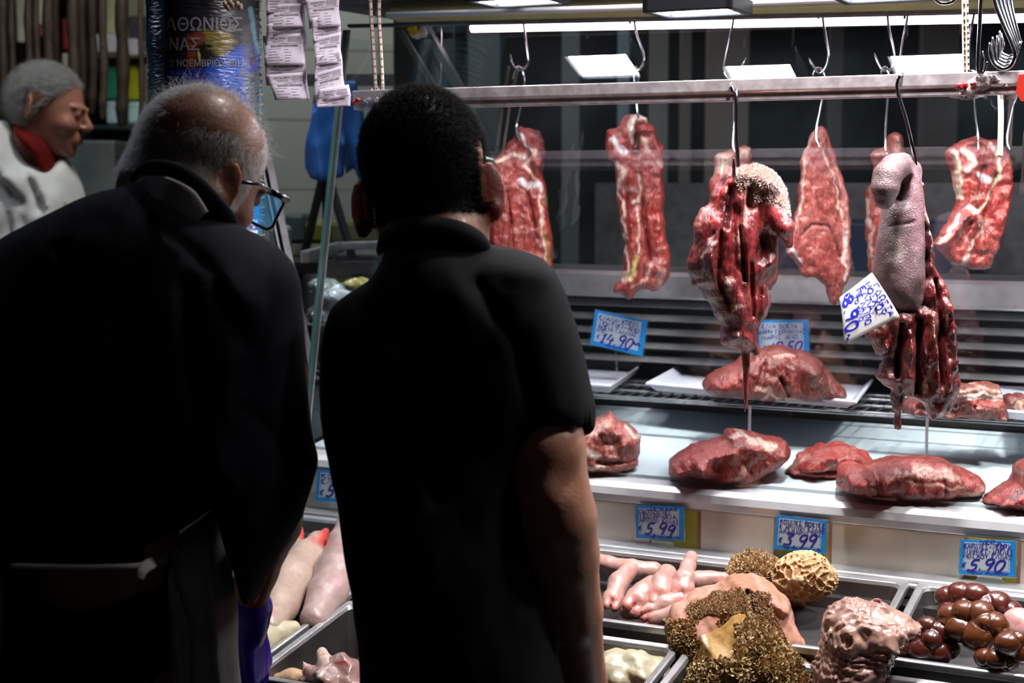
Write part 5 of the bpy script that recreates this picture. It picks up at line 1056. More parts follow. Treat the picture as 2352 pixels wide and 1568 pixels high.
kidney([(2130, 1438, 24, 0), (2160, 1450, 24, 0), (2100, 1462, 26, -.005), (2078, 1490, 28, -.01), (2118, 1495, 32, -.015), (2155, 1500, 30, -.01), (2180, 1490, 24, 0), (2140, 1470, 24, -.015), (2060, 1502, 18, -.01)], 2.295, '5e281b', 'dark brown kidney low at the left of the heap')
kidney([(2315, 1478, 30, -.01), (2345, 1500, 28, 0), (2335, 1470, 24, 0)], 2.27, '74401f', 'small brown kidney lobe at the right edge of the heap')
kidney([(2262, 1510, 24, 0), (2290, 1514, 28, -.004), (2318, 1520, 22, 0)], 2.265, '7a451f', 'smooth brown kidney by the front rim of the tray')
o = heap('heart_piece', (2345, 1440), (.03, .03, .028), 'cf9c9a', [('c2464c', 8, [(2345, 1490), (2352, 1510)])], 'offal', 'pink veined heart piece at the right edge behind the kidneys', 'offal', lambda p: fbm(p, 30, 3) * .004, off=.03)

# short pale bristles on the skin of the head meat
hmo = bpy.data.objects['hanging_head_meat']; me = hmo.data; V = np.empty(len(me.vertices) * 3); me.vertices.foreach_get('co', V); V = V.reshape(-1, 3) + ORG[hmo.name]
Q = np.empty(len(me.polygons) * 4, np.int64); me.loops.foreach_get('vertex_index', Q); Q = Q.reshape(-1, 4)
FUR = [(1700, 385), (1735, 378), (1770, 390), (1798, 420), (1808, 455), (1812, 500), (1800, 475), (1760, 455), (1735, 470), (1728, 420), (1700, 440), (1690, 410)]
def fmask(c, nr):
    px, py = to_px(c); return ((poly_sdf(px, py, FUR) < 0) & (nr[:, 1] < .6)).astype(float)
vv = villi(V, Q, fmask, 5200, .0042, .0008, 'c9a89c', 'fff0ea', 9, droop=1.2)
obj('bristles', vv, M['tripe'], hmo, smooth=False, label='short pale bristles on the skin')
# ------------------------------------------------------------------ people
def hairmat(name, hx, rough=.4):
    m, nt, N, Lk, b = newmat(name); N.remove(b); h = N.new('ShaderNodeBsdfHairPrincipled'); h.parametrization = 'COLOR'
    h.inputs['Color'].default_value = (*hexc(hx), 1); h.inputs['Roughness'].default_value = rough; Lk.new(h.outputs[0], N['Material Output'].inputs[0]); return m
def skinmat(name, hx, sss=.35):
    m = simple(name, hx, .42, bump=.25, bscale=220, sss=sss, sssr=(1.0, .22, .1), coat=.08); nt = m.node_tree; at = nt.nodes.new('ShaderNodeAttribute'); at.attribute_name = 'col'
    nt.links.new(at.outputs['Color'], nt.nodes['Principled BSDF'].inputs['Base Color']); m['hx'] = hx; return m
SK_Y = skinmat('warm skin', 'b5806a'); SK_O = skinmat('tanned skin', '9c6a4e'); SK_F = skinmat('reddish skin', 'a06a58')
for m_ in (SK_Y,): m_.node_tree.nodes['Principled BSDF'].inputs['Subsurface Scale'].default_value = .02
cloth = lambda n, hx, r=.85: simple(n, hx, r, spec=.12, bump=.35, bscale=700, var=.12, vscale=12)
BLK, NAVY, WHT, TRS = cloth('black shirt cloth', '0d0d0f'), cloth('navy jacket cloth', '12131f'), cloth('white apron cloth', 'b9b5b2'), cloth('dark trouser cloth', '0c0c0e')
def basis(f, h):
    f = np.array(f, float); f /= np.linalg.norm(f); h = np.array(h, float); h -= f * (h @ f); h /= np.linalg.norm(h); return np.stack([np.cross(f, h), f, h], 1)   # columns right, forward, up
def head_sdf(G, C0, R, k=1.0, neck=None, ears=(1, 1), earr=.034, earout=.0, earz=-.012):
    W = lambda x, y, z: C0 + R @ (np.array([x, y, z]) * k)
    s = lambda *r: tuple(q * k for q in r)
    Fq = ell(G, W(0, -.012, .02), s(.0745, .094, .086), R)
    Fq = smin(Fq, ell(G, W(0, .034, -.035), s(.058, .058, .066), R), .03 * k)
    Fq = smin(Fq, ell(G, W(0, .048, -.085), s(.040, .036, .034), R), .022 * k)          # jaw
    Fq = smin(Fq, ell(G, W(0, .072, -.104), s(.017, .015, .014), R), .016 * k)          # chin
    for sx in (-1, 1):
        Fq = smin(Fq, ell(G, W(sx * .036, .062, -.038), s(.024, .022, .020), R), .018 * k)   # cheek
        Fq = smax(Fq, -ell(G, W(sx * .031, .101, -.006), s(.017, .014, .013), R), .010 * k)  # eye socket
        Fq = smin(Fq, ell(G, W(sx * .031, .083, -.007), s(.012, .012, .010), R), .004 * k)   # lid over the eye
        Fq = smin(Fq, cap_(G, W(sx * .012, .093, .010), W(sx * .045, .080, .010), .007 * k, .006 * k), .010 * k)
    Fq = smin(Fq, cap_(G, W(0, .092, .0), W(0, .112, -.034), .007 * k, .011 * k), .010 * k)
    for sx in (-1, 1): Fq = smin(Fq, ell(G, W(sx * .011, .100, -.038), s(.008, .009, .007), R), .005 * k)
    for z_, r_ in ((-.062, .0065), (-.073, .0075)):
        Fq = smin(Fq, cap_(G, W(-.018, .090, z_), W(.018, .090, z_), r_ * k, r_ * k), .006 * k)
    for sx, on in ((-1, ears[0]), (1, ears[1])):
        if not on: continue
        o = earout
        ax = R @ np.array([sx * .55, -.45 - o, 0.12]); ax /= np.linalg.norm(ax)
        up = R @ np.array([sx * .12, -.15, 1.0]); up -= ax * (up @ ax); up /= np.linalg.norm(up); fw = np.cross(up, ax)
        E = np.stack([np.cross(fw, up), fw, up], 1)      # thin axis, width, height
        fl = R @ np.array([-.30, 0, 0]) * 0
        c = W(sx * .083, -.022, earz)
        thin = R @ np.array([-sx * .62, 1.0, 0]); thin /= np.linalg.norm(thin); wid = np.cross(up, thin); wid /= np.linalg.norm(wid); E = np.stack([thin, wid, up], 1)
        e = ell(G, c, s(.0052, .019, earr), E)
        e = np.where(e < .02, e, e)
        rim = np.abs(ell(G, c, s(.006, .0165, earr - .003), E)) - .0
        e = smax(e, -ell(G, c + thin * .006 * k, s(.0065, .0125, earr - .010), E), .003)
        e = smin(e, ell(G, c - up * .022 * k - wid * 0, s(.005, .010, .012), E), .005)    # lobe
        Fq = smin(Fq, e, .006 * k)
    if neck is not None:
        for (a, ra), (b, rb) in zip(neck[:-1], neck[1:]): Fq = smin(Fq, cap_(G, a, b, ra, rb), .022)
    return Fq
def hair(parent, V, Q, mask, n, ln, rad, mat, grow, seed=1, segs=5, wild=.3, label=None, name='hair'):
    rg = np.random.default_rng(seed); A, B, Cq, D = (V[Q[:, i]] for i in range(4)); nr = np.cross(Cq - A, D - B); ar = np.linalg.norm(nr, axis=1) + 1e-12; c = (A + B + Cq + D) / 4; N0 = nr / ar[:, None]
    pr = ar * mask(c, N0); pr /= pr.sum(); f = rg.choice(len(Q), n, p=pr); a, b = rg.random((2, n, 1)); P = (A[f] * (1 - a) + B[f] * a) * (1 - b) + (D[f] * (1 - a) + Cq[f] * a) * b; N = N0[f]
    g = np.array(grow(P, N)); L = ln * rg.uniform(.6, 1.25, (n, 1)); rnd = rg.normal(0, wild, (n, 3)); pts = []
    for i in range(segs):
        t = i / (segs - 1); d = N * (.75 - .45 * t) + g * (.35 + .5 * t) + rnd * (.4 + t) * .6; d /= np.linalg.norm(d, axis=1)[:, None]; pts.append(P + d * L * t)
    pts = np.stack(pts, 1) - ORG[parent.name]
    hc = bpy.data.hair_curves.new(name); hc.add_curves([segs] * n); hc.attributes['position'].data.foreach_set('vector', pts.astype(np.float32).ravel())
    ra = hc.attributes.get('radius') or hc.attributes.new('radius', 'FLOAT', 'POINT'); ra.data.foreach_set('value', np.tile(np.linspace(rad, rad * .3, segs), n).astype(np.float32))
    hc.materials.append(mat); o = bpy.data.objects.new(name, hc); COL.objects.link(o); o.parent = parent; ORG[o.name] = ORG[parent.name]
    if label: o['label'] = label
    return o
def pillow(name, out, Y0, T, R, mat, parent, label=None, h=.006, rel=(), surf=(.004, 9), extra=None, tilt=0, top=None, back=1.0, hollow=False, rough=(.001, 20), fold=0, zmean=None):
    """garment: silhouette outline with body depth"""
    pl = np.array([PY(x, y, Y0) for x, y in out])[:, [0, 2]]; s = Y0 / F_PX
    G = Grid([pl[:, 0].min() - .03, Y0 - T * 1.8 - abs(tilt) * .5, pl[:, 1].min() - .03], [pl[:, 0].max() + .03, Y0 + T * 1.5 + abs(tilt) * .5, pl[:, 1].max() + .03], h)
    X2, Z2 = G.x[:, None], G.z[None, :]; q2 = np.stack(np.broadcast_arrays(X2, np.float32(Y0), Z2), -1)
    d2 = poly_sdf(X2, Z2, pl) + fbm(q2, rough[1], 2) * rough[0]; rl = np.ones(d2.shape)
    for a, wpx, line in rel: rl = rl + a * np.exp(-(line_d(X2, Z2, np.array([PY(x, y, Y0) for x, y in line])[:, [0, 2]]) / (wpx * s)) ** 2)
    if fold: rl = rl + fold * (np.abs(fbm(q2 * [1.3, 1, .7], 9, 3)) - .35)
    Tl = T * np.maximum(rl, .1)[:, None, :]; Yc = Y0 + (top(G.X, G.Z) if top else 0); dy = G.Y - Yc; Tl = np.where(dy < 0, Tl, T * back)
    rim = np.maximum(d2 + R, 0)[:, None, :] / R; Fq = (np.sqrt(rim ** 2 + (dy / Tl) ** 2) - 1) * min(T, R) + fbm(G.P(), surf[1], 2) * surf[0]
    if extra: Fq = extra(G, Fq)
    V, Q = surfnet(Fq, G.lo, G.h, 2); o = obj(name, (V, Q), mat, parent, smooth=True)
    if label: o['label'] = label
    return o
def caps(G, L, k=.03):
    Fq = None
    for ch in L:
        for (a, ra), (b, rb) in zip(ch[:-1], ch[1:]):
            c = cap_(G, a, b, ra, rb); Fq = c if Fq is None else smin(Fq, c, k)
    return Fq
def hand_sdf(G, wrist, d, palm_n, size=1.0, curl=.5, side=1):
    """palm, four unequal curled fingers, thumb; d = direction of the fingers, palm_n = palm normal"""
    d = np.array(d, float); d /= np.linalg.norm(d); n = np.array(palm_n, float); n -= d * (n @ d); n /= np.linalg.norm(n); w_ = np.cross(d, n) * side; k = size
    Fq = None
    for i, (o, L) in enumerate(((-.030, .068), (-.010, .078), (.011, .074), (.030, .058))):
        k0 = wrist + w_ * o * k * .9 + d * (.088 - .004 * abs(i - 1.3)) * k; mc = cap_(G, wrist + w_ * o * .5 * k + d * .012 * k, k0, .015 * k, .0115 * k); Fq = mc if Fq is None else smin(Fq, mc, .012)
        a = k0; ang = .25 * curl
        for j, f in enumerate((.45, .32, .23)):
            ang += curl * (.55 if j else .35); b = a + (d * math.cos(ang) + n * math.sin(ang)) * L * f * k; Fq = smin(Fq, cap_(G, a, b, (.0095 - .001 * j) * k, (.0086 - .001 * j) * k), .0025); a = b
    t0 = wrist - w_ * .022 * k + d * .022 * k; t1 = t0 + (-w_ * .55 + d * .72 + n * .25) * .040 * k; t2 = t1 + (-w_ * .15 + d * .9 + n * .4) * .030 * k; t3 = t2 + (d * .9 + n * .45) * .022 * k
    for a, b, r0, r1 in ((t0, t1, .015, .0115), (t1, t2, .0115, .010), (t2, t3, .010, .008)): Fq = smin(Fq, cap_(G, a, b, r0 * k, r1 * k), .006)
    return Fq
def person(name_label, ctr):
    return thing('person', name_label, 'person', ctr)
def two_shell(parent, Gb, Fb, Gh, Fh, mat, name='body', tone=None):
    a = surfnet(Fb, Gb.lo, Gb.h, 2); b = surfnet(Fh, Gh.lo, Gh.h, 1)
    V = np.vstack([a[0], b[0]]); Q = np.vstack([a[1], b[1] + len(a[0])]); Cc = np.repeat(hexc(mat['hx'])[None], len(V), 0) * (1 + .12 * fbm(V, 30, 3)[:, None])
    if tone:
        for c, fn in tone: w_ = fn(b[0])[:, None]; Cc[len(a[0]):] = Cc[len(a[0]):] * (1 - w_) + hexc(c) * w_
    obj(name, (V, Q, Cc), mat, parent, smooth=True); return b

# ---- dark haired man in the black shirt
YM = 1.90
pm = person('person with short dark hair in a black shirt, seen from behind, bare right arm', PY(1000, 1000, YM) * [1, 1, 0])
C0 = PY(980, 395, 1.93) ; Rm = basis((.16, .97, -.14), (-.12, .12, .98))
C0 = C0 + np.array([0, 0, -.003])
Gh = Grid(C0 - [.12, .15, .20], C0 + [.12, .15, .13], .0032)
neck = [(C0 + [.004, -.015, -.06], .058), (PY(1000, 560, 1.90), .062), (PY(1003, 640, 1.885), .07)]
Fh = head_sdf(Gh, C0, Rm, 1.0, neck, earr=.038, earout=.25, earz=-.036)
Sh = lambda x, y, dY=0: PY(x, y, YM + dY)
arm = [(Sh(1205, 690), .042), (Sh(1235, 850), .042), (Sh(1250, 990, -.03), .044), (Sh(1255, 1030, -.05), .047), (Sh(1266, 1120, -.055), .045), (Sh(1278, 1185, -.05), .048), (Sh(1290, 1270, -.02), .046), (Sh(1306, 1400, .04), .043), (Sh(1336, 1560, .13), .034), (Sh(1352, 1650, .16), .027)]
larm = [(Sh(815, 770), .036), (Sh(800, 950, .03), .034), (Sh(830, 1060, .12), .034), (Sh(860, 1130, .30), .032)]
Gb = Grid(np.array([-.42, 1.72, -.0]), np.array([.28, 2.36, 1.52]), .007)
trunk = [(Sh(1000, 660), .06), (Sh(1010, 850), .075), (Sh(1010, 1100), .075), (Sh(1020, 1400), .075), (Sh(1035, 1600), .085)]
legs = [[(Sh(970, 1650), .09), (np.array([-.11, 1.93, .48]), .06), (np.array([-.12, 1.92, .08]), .04), (np.array([-.12, 2.02, .04]), .035)], [(Sh(1090, 1650), .09), (np.array([.0, 1.93, .48]), .06), (np.array([.02, 1.92, .08]), .04), (np.array([.03, 2.02, .04]), .035)]]
Fb = caps(Gb, [trunk, arm, larm, [(Sh(860, 740), .045), (Sh(1000, 700), .05), (Sh(1190, 700), .045)], [(PY(1000, 560, 1.90), .055), (PY(1003, 660, 1.885), .05)]] + legs, .012)
# hollow and bulge of the bent elbow
e1 = Sh(1300, 1105, -.10); e2 = Sh(1285, 1150, -.04)
Fb = Fb + .007 * np.exp(-(((Gb.X - e1[0]) ** 2 + (Gb.Y - e1[1]) ** 2 + (Gb.Z - e1[2]) ** 2) / .018 ** 2)); Fb = smin(Fb, cap_(Gb, Sh(1283, 1150, -.083), Sh(1305, 1215, -.065), .017, .022), .012)
Fb = smin(Fb, hand_sdf(Gb, Sh(1356, 1670, .165), (.1, .85, -.35), (0, -.3, -1), curl=.5, side=-1), .012)
Fb = smin(Fb, hand_sdf(Gb, Sh(868, 1132, .31), (.4, .7, -.2), (0, -.2, -1), curl=.5), .012)

HD = simple('dark hair', '0b0807', .6, spec=.15)
def msk(c, n=None):
    l = (c - C0) @ Rm; y, z = l[:, 1], l[:, 2]
    ear = (np.abs(l[:, 0]) > .072) & (z < .03) & (z > -.05)
    return ((z > -.062 + .02 * np.sin(l[:, 0] * 40) * 0 + np.clip(y + .02, 0, 1) * 1.4) & ~ear & (np.linalg.norm(l - [0, -.012, .02], axis=1) < .112)).astype(float)
vh = two_shell(pm, Gb, Fb, Gh, Fh, SK_Y, tone=[('120e0c', msk), ('6e2415', lambda c: np.clip((np.abs(((c - C0) @ Rm)[:, 0]) - .074) / .006, 0, 1))])  # ears toned dark red: the light shining through them is painted in
hair(pm, *vh, msk, 26000, .010, .00030, HD, lambda P, N: Rm[:, 1] * .55 - Rm[:, 2] * .15 + N * .1, 3, 4, .18, 'very short dark hair')
pillow('shirt', [(893, 548), (930, 528), (1000, 522), (1060, 532), (1105, 556), (1150, 566), (1200, 577), (1245, 592), (1277, 622), (1302, 672), (1324, 742), (1344, 822), (1359, 882), (1370, 930), (1366, 985), (1340, 1003), (1318, 1012), (1300, 1005), (1262, 1012), (1246, 1040), (1242, 1100), (1240, 1200), (1244, 1320), (1262, 1440), (1290, 1568), (1300, 1640), (1300, 1700), (820, 1700), (822, 1568), (812, 1350), (798, 1250), (786, 1150), (766, 1060), (742, 985), (728, 900), (732, 800), (745, 745), (762, 702), (800, 672), (850, 642), (878, 600), (886, 570)],
       YM, .125, .10, BLK, pm, rel=[(-.12, 14, [(1100, 640), (1180, 760), (1220, 900)]), (.12, 20, [(1130, 600), (1240, 620)]), (-.1, 12, [(900, 640), (960, 760)]), (-.15, 18, [(1010, 700), (1015, 1100)])], fold=.16, surf=(.005, 8),
       extra=lambda G, Fq: smax(Fq, -caps(G, [[(Sh(1262, 1060, -.055), .054), (Sh(1250, 990, -.035), .054), (Sh(1250, 960, -.02), .04)]], .01), .006), label='black short sleeved shirt')
ck = [PY(x, y, yy) for x, y, yy in ((885, 575, 1.90), (900, 548, 1.86), (945, 535, 1.835), (1000, 531, 1.83), (1055, 540, 1.835), (1095, 560, 1.86), (1108, 580, 1.9))]
obj('collar', tube(spline(ck, 6), [.012 + .006 * math.sin(math.pi * i / 36) for i in range(37)], 12), BLK, pm, smooth=True, label='black shirt collar')
GT = Grid([-.26, 1.76, 0.0], [.16, 2.08, .92], .008)
obj('trousers', surfnet(smax(caps(GT, [[(p, r + .022) for p, r in l[:3]] for l in legs] + [[(Sh(1000, 1640), .12), (Sh(1060, 1640), .12)]], .04), .05 - GT.Z + 0 * GT.X, .01), GT.lo, GT.h, 2), TRS, pm, smooth=True)
for x in (-.12, .03): obj('shoe', join(wbox(x - .045, x + .045, 1.86, 2.12, .0, .025), tube([(x, 1.90, .06), (x, 2.0, .055), (x, 2.09, .035)], [.045, .042, .03], 10)), BLK, pm, bevel=.008)
obj('glasses_arm', tube([C0 + Rm @ np.array([.079, -.02, .006]), C0 + Rm @ np.array([.080, .03, .012]), C0 + Rm @ np.array([.076, .085, .01])], .0022, 6), simple('pale green plastic', '5f8f78', .3), pm)

# ---- elderly man in the navy jacket, head bowed to the right
YO = 1.86
po = person('person with thinning grey hair, glasses and navy jacket bending over the trays', PY(350, 1000, YO) * [1, 1, 0])
Ro = basis((.50, .79, -.35), (.431, .12, .893))
C1 = PY(462, 384, 1.985)
Gh = Grid(C1 - [.15, .16, .17], C1 + [.15, .16, .15], .003)
neck = [(C1 + Ro @ np.array([0, -.035, -.05]), .062), (PY(400, 470, 1.93), .060), (PY(370, 540, 1.90), .06)]
Fh = head_sdf(Gh, C1, Ro, .95, neck, earr=.035, earout=.0)
So = lambda x, y, dY=0: PY(x, y, YO + dY)
rarm = [(So(575, 700), .042), (So(625, 860, .02), .042), (So(650, 1060, .05), .042), (So(628, 1200, .10), .036), (So(590, 1310, .155), .028), (So(568, 1390, .18), .026)]
larm = [(So(60, 720), .04), (So(40, 900, .05), .04), (So(60, 1060, .16), .035), (So(160, 1150, .30), .03)]
trk = [(So(350, 640), .06), (So(340, 850), .08), (So(310, 1080), .08), (So(230, 1300), .075), (So(210, 1560), .075)]
legs = [[(So(150, 1620), .065), (np.array([-.60, 1.90, .48]), .055), (np.array([-.63, 1.84, .08]), .042), (np.array([-.62, 1.94, .04]), .036)], [(So(290, 1620), .065), (np.array([-.44, 1.90, .48]), .055), (np.array([-.43, 1.88, .08]), .042), (np.array([-.42, 1.98, .04]), .036)]]
Gb = Grid(np.array([-.78, 1.68, 0.0]), np.array([-.17, 2.36, 1.60]), .0075)
Fb = caps(Gb, [trk, rarm, larm, [(So(120, 680), .045), (So(350, 640), .05), (So(560, 690), .045)], neck[1:]] + legs, .012)
Fb = smin(Fb, hand_sdf(Gb, So(563, 1412, .185), (.10, .25, -.95), (-.9, .2, 0), curl=.45, side=-1), .01)
Fb = smin(Fb, hand_sdf(Gb, So(168, 1152, .31), (.5, .6, -.3), (0, 0, -1), curl=.5), .01)

HG_ = hairmat('grey hair', '7d756d', .35); HW = hairmat('pale wispy hair', 'c8bfb4', .3)
BALD = [(372, 292), (385, 250), (430, 218), (500, 212), (560, 236), (596, 280), (606, 335), (590, 350), (560, 318), (510, 290), (450, 285), (410, 300)]
def mko(c, n=None):
    l = (c - C1) @ Ro / .95; px, py = to_px(c); d = poly_sdf(px, py, BALD) + fbm(np.stack([px, py, 0 * px], 1), .05, 2) * 8; d = np.where(l[:, 2] > .0, d, 99)
    soft = np.clip(d / 26 + .12, .02, 1)
    face = l[:, 1] > .030 + .55 * np.clip(l[:, 2] - .005, 0, 1); ear = (np.abs(l[:, 0]) > .074) & (l[:, 2] < .03) & (l[:, 1] > -.05)
    return ((l[:, 2] > -.050 - np.clip(-l[:, 1] - .02, 0, 1) * .35) & ~face & ~ear & (np.linalg.norm(l - [0, -.012, .02], axis=1) < .114)).astype(float) * soft
vo = two_shell(po, Gb, Fb, Gh, Fh, SK_O, tone=[('4f4239', mko)])
hair(po, *vo, mko, 16000, .011, .00014, HG_, lambda P, N: -Ro[:, 2] * .75 - Ro[:, 1] * .1, 5, 5, .22, 'short grey hair on the sides and back')
def mkt(c, n):
    l = (c - C1) @ Ro; return ((l[:, 2] > .045) & (l[:, 1] < .085)).astype(float)
hair(po, *vo, mkt, 900, .026, .00010, HW, lambda P, N: Ro[:, 1] * -.2 + Ro[:, 0] * .2, 6, 6, .45, 'sparse wispy pale hair on the crown', 'crown_hair')
def navx(G, Fq):
    return smax(Fq, -caps(G, [[(neck[0][0] + [0, 0, .02], .080), (PY(405, 440, 1.93), .072)]], .01), .01)
pillow('jacket', [(-60, 600), (0, 560), (40, 534), (100, 504), (180, 470), (240, 446), (290, 430), (335, 425), (400, 442), (470, 474), (530, 512), (562, 532), (600, 552), (640, 582), (665, 612), (681, 650), (687, 700), (692, 760), (696, 830), (701, 900), (706, 960), (716, 1030), (721, 1070), (715, 1100), (704, 1140), (690, 1190), (664, 1240), (632, 1300), (600, 1348), (574, 1395), (556, 1412), (546, 1398), (530, 1300), (512, 1200), (498, 1160), (470, 1180), (420, 1214), (380, 1240), (376, 1292), (200, 1300), (0, 1298), (-60, 1290)],
       YO, .15, .12, NAVY, po, rel=[(-.12, 16, [(480, 640), (520, 900), (500, 1150)]), (.1, 26, [(560, 620), (640, 700), (670, 900)]), (-.1, 14, [(420, 520), (540, 620), (600, 760)]), (-.08, 12, [(200, 560), (330, 640)]), (-.1, 10, [(600, 900), (720, 1060)])], fold=.16, surf=(.006, 7), extra=navx, label='navy blue jacket', back=1.25,
       top=lambda X, Z: np.where(Z < 1.22, (1.22 - Z) * .5 * np.clip((X + .46) * 6, 0, 1), 0))
def band(pts, wd, th, mat, name, label=None, h=None):
    """cloth band: flat tube along pixel points at given distances"""
    P = spline([PY(x, y, yy) for x, y, yy in pts], 8); T = np.gradient(P, axis=0); T /= np.linalg.norm(T, axis=1)[:, None]; vw = (P - EYE) / np.linalg.norm(P - EYE, axis=1)[:, None]; S2 = np.cross(T, vw); S2 /= np.linalg.norm(S2, axis=1)[:, None]
    V, Fc = [], []; W = np.interp(np.linspace(0, 1, len(P)), np.linspace(0, 1, len(wd)), wd) / 2
    for i in range(len(P)):
        for k in range(12):
            a = 2 * math.pi * k / 12; V.append(P[i] + S2[i] * W[i] * math.cos(a) - vw[i] * th * math.sin(a))
    n = len(P)
    for i in range(n - 1):
        for k in range(12): Fc.append((i * 12 + k, i * 12 + (k + 1) % 12, (i + 1) * 12 + (k + 1) % 12, (i + 1) * 12 + k))
    Fc += [tuple(range(12))[::-1], tuple(range((n - 1) * 12, n * 12))]
    return obj(name, (np.array(V), Fc), mat, po, smooth=True, label=label)
band([(318, 436, 1.93), (322, 412, 1.88), (352, 396, 1.83), (400, 402, 1.805), (445, 430, 1.80), (485, 470, 1.815), (520, 508, 1.845), (548, 534, 1.89)], [.018, .024, .030, .030, .030, .030, .028, .012], .010, NAVY, 'collar', 'dark stand up jacket collar')
band([(312, 430, 1.87), (340, 428, 1.83), (380, 438, 1.785), (425, 462, 1.765), (462, 500, 1.765)], [.014, .026, .032, .032, .022], .004, WHT, 'apron_strap', 'white apron strap behind the neck')
band([(304, 428, 1.815), (318, 414, 1.80), (332, 408, 1.79)], [.004, .010, .009], .004, M['clear'], 'strap_clip', 'clear plastic clip')
pillow('apron', [(382, 1236), (420, 1212), (468, 1180), (500, 1158), (514, 1200), (530, 1300), (541, 1400), (552, 1568), (560, 1720), (398, 1720), (392, 1568), (386, 1400), (380, 1320)], YO + .06, .05, .03, WHT, po, fold=.35, surf=(.003, 16), rel=[(-.4, 8, [(404, 1280), (440, 1400), (450, 1568)]), (.3, 12, [(500, 1250), (520, 1568)])], label='white apron wrapped round the side')
pillow('apron_edge', [(-60, 1300), (36, 1306), (40, 1400), (42, 1568), (44, 1700), (-60, 1700)], YO, .05, .03, WHT, po, fold=.3, label='left edge of the white apron')
pillow('trousers', [(26, 1290), (388, 1290), (396, 1568), (404, 1720), (16, 1720), (20, 1568)], YO + .03, .14, .09, TRS, po, fold=.1, label='dark trousers')
band([(22, 1299, 1.70), (120, 1302, 1.70), (220, 1303, 1.70), (320, 1299, 1.705), (384, 1282, 1.76)], [.006, .007, .007, .007, .010], .003, WHT, 'apron_tie', 'thin white apron string at the waist')
band([(382, 1284, 1.765), (350, 1292, 1.72), (328, 1308, 1.70), (320, 1328, 1.695)], [.010, .014, .013, .010], .003, WHT, 'tie_end', 'loose end of the apron string')
ey = PY(405, 1276, 1.855); tor = [ey + np.array([.0042 * math.cos(t), -.002, .0062 * math.sin(t)]) for t in np.linspace(0, 2 * math.pi, 17)]
obj('eyelet', tube(tor, .0013, 6, cap=False), simple('brass eyelet', 'a89a80', .3, 1), po, smooth=True)
GT = Grid([-.80, 1.68, 0.0], [-.26, 2.10, .95], .008)
obj('trouser_legs', surfnet(smax(caps(GT, [[(p, r + .02) for p, r in l[:3]] for l in legs], .04), .05 - GT.Z + 0 * GT.X, .01), GT.lo, GT.h, 2), TRS, po, smooth=True)
for x in (-.62, -.42): obj('shoe', join(wbox(x - .045, x + .045, 1.80, 2.06, .0, .025), tube([(x, 1.84, .06), (x, 1.94, .055), (x, 2.03, .035)], [.045, .042, .03], 10)), BLK, po, bevel=.008)
GG = Grid(So(563, 1412, .185) - [.07, .08, .16], So(563, 1412, .185) + [.07, .10, .05], .0028)
Fg = hand_sdf(GG, So(563, 1412, .185), (.10, .25, -.95), (-.9, .2, 0), 1.10, curl=.45, side=-1) - .0012
Fg = smin(Fg, cap_(GG, So(563, 1398, .182), So(563, 1425, .186), .037, .034), .012) + fbm(GG.P() * [1, 1, .4], 60, 2) * .0012
obj('glove', surfnet(Fg, GG.lo, GG.h), simple('violet nitrile glove', '3d22a8', .28, sss=.2, sssr=(.4, .3, 1), bump=.2, bscale=90), po, smooth=True, label='shiny violet rubber glove')
band([(560, 1397, 2.0), (575, 1390, 1.975), (590, 1372, 1.985), (598, 1358, 2.02)], [.003, .004, .004, .003], .003, simple('red cuff line', '8c1f22', .7), 'cuff_band', 'thin red line on the cuff')
# glasses
fm = simple('dark blue frame', '17173a', .25, coat=.6); L_ = lambda x, y, z: C1 + Ro @ (np.array([x, y, z]) * .95)
gl = obj('glasses', join(tube([L_(.080, -.02, -.002), L_(.083, .03, .012), L_(.080, .06, .013)], .0025, 8), tube([L_(.080, .06, .013), L_(.078, .096, .012), L_(.070, .102, .010)], [.0032, .005, .004], 8),
    tube([L_(-.080, -.02, -.002), L_(-.083, .03, .012), L_(-.076, .096, .012)], .0025, 8)), fm, po, smooth=True, label='dark blue glasses frame')
for s in (1, -1):
    ring = [L_(s * (.040 + .031 * max(-1, min(1, 1.25 * math.cos(t)))), .106 - .006 * abs(math.cos(t)), -.012 + .024 * max(-1, min(1, 1.2 * math.sin(t)))) for t in np.linspace(0, 2 * math.pi, 33)]
    obj('rim', tube(ring, .0022, 8, cap=False), fm, gl, smooth=True)
    cc = sum(ring[:-1]) / 32; V = [cc] + ring[:-1]; obj('lens', (np.array(V), [(0, i, i % 32 + 1) for i in range(1, 33)]), glassmat('tinted lens', (.45, .75, .95), .9, .75, '52b6f2', True), gl, smooth=True, label='blue reflecting lens')  # blue reflection is put into the lens tint and haze
obj('bridge', tube([L_(-.010, .108, -.002), L_(0, .113, .0), L_(.010, .108, -.002)], .002, 6), fm, gl)

# ---- seller in the white coat far on the left, in profile
YF = 4.25
pf = person('person in a white coat over a red shirt, grey haired, far left in profile', PY(80, 500, YF) * [1, 1, 0])
C2 = PY(112, 245, YF); R2 = basis((.93, -.02, -.18), (.16, .05, .98))
Gh = Grid(C2 - [.18, .16, .22], C2 + [.18, .16, .16], .0055)
neck = [(C2 + [-.02, 0, -.07], .062), (PY(62, 345, YF), .062)]
Fh = head_sdf(Gh, C2, R2, 1.08, neck)
Sf = lambda x, y, dY=0: PY(x, y, YF + dY)
Gb = Grid([-1.75, 3.9, 0], [-.95, 4.6, 1.65], .012)
legs = [[(Sf(20, 1000), .11), (np.array([-1.42, 4.25, .45]), .07), (np.array([-1.42, 4.25, .08]), .045), (np.array([-1.32, 4.25, .04]), .036)], [(Sf(60, 1000, .15), .11), (np.array([-1.36, 4.42, .45]), .07), (np.array([-1.36, 4.42, .08]), .045), (np.array([-1.26, 4.42, .04]), .036)]]
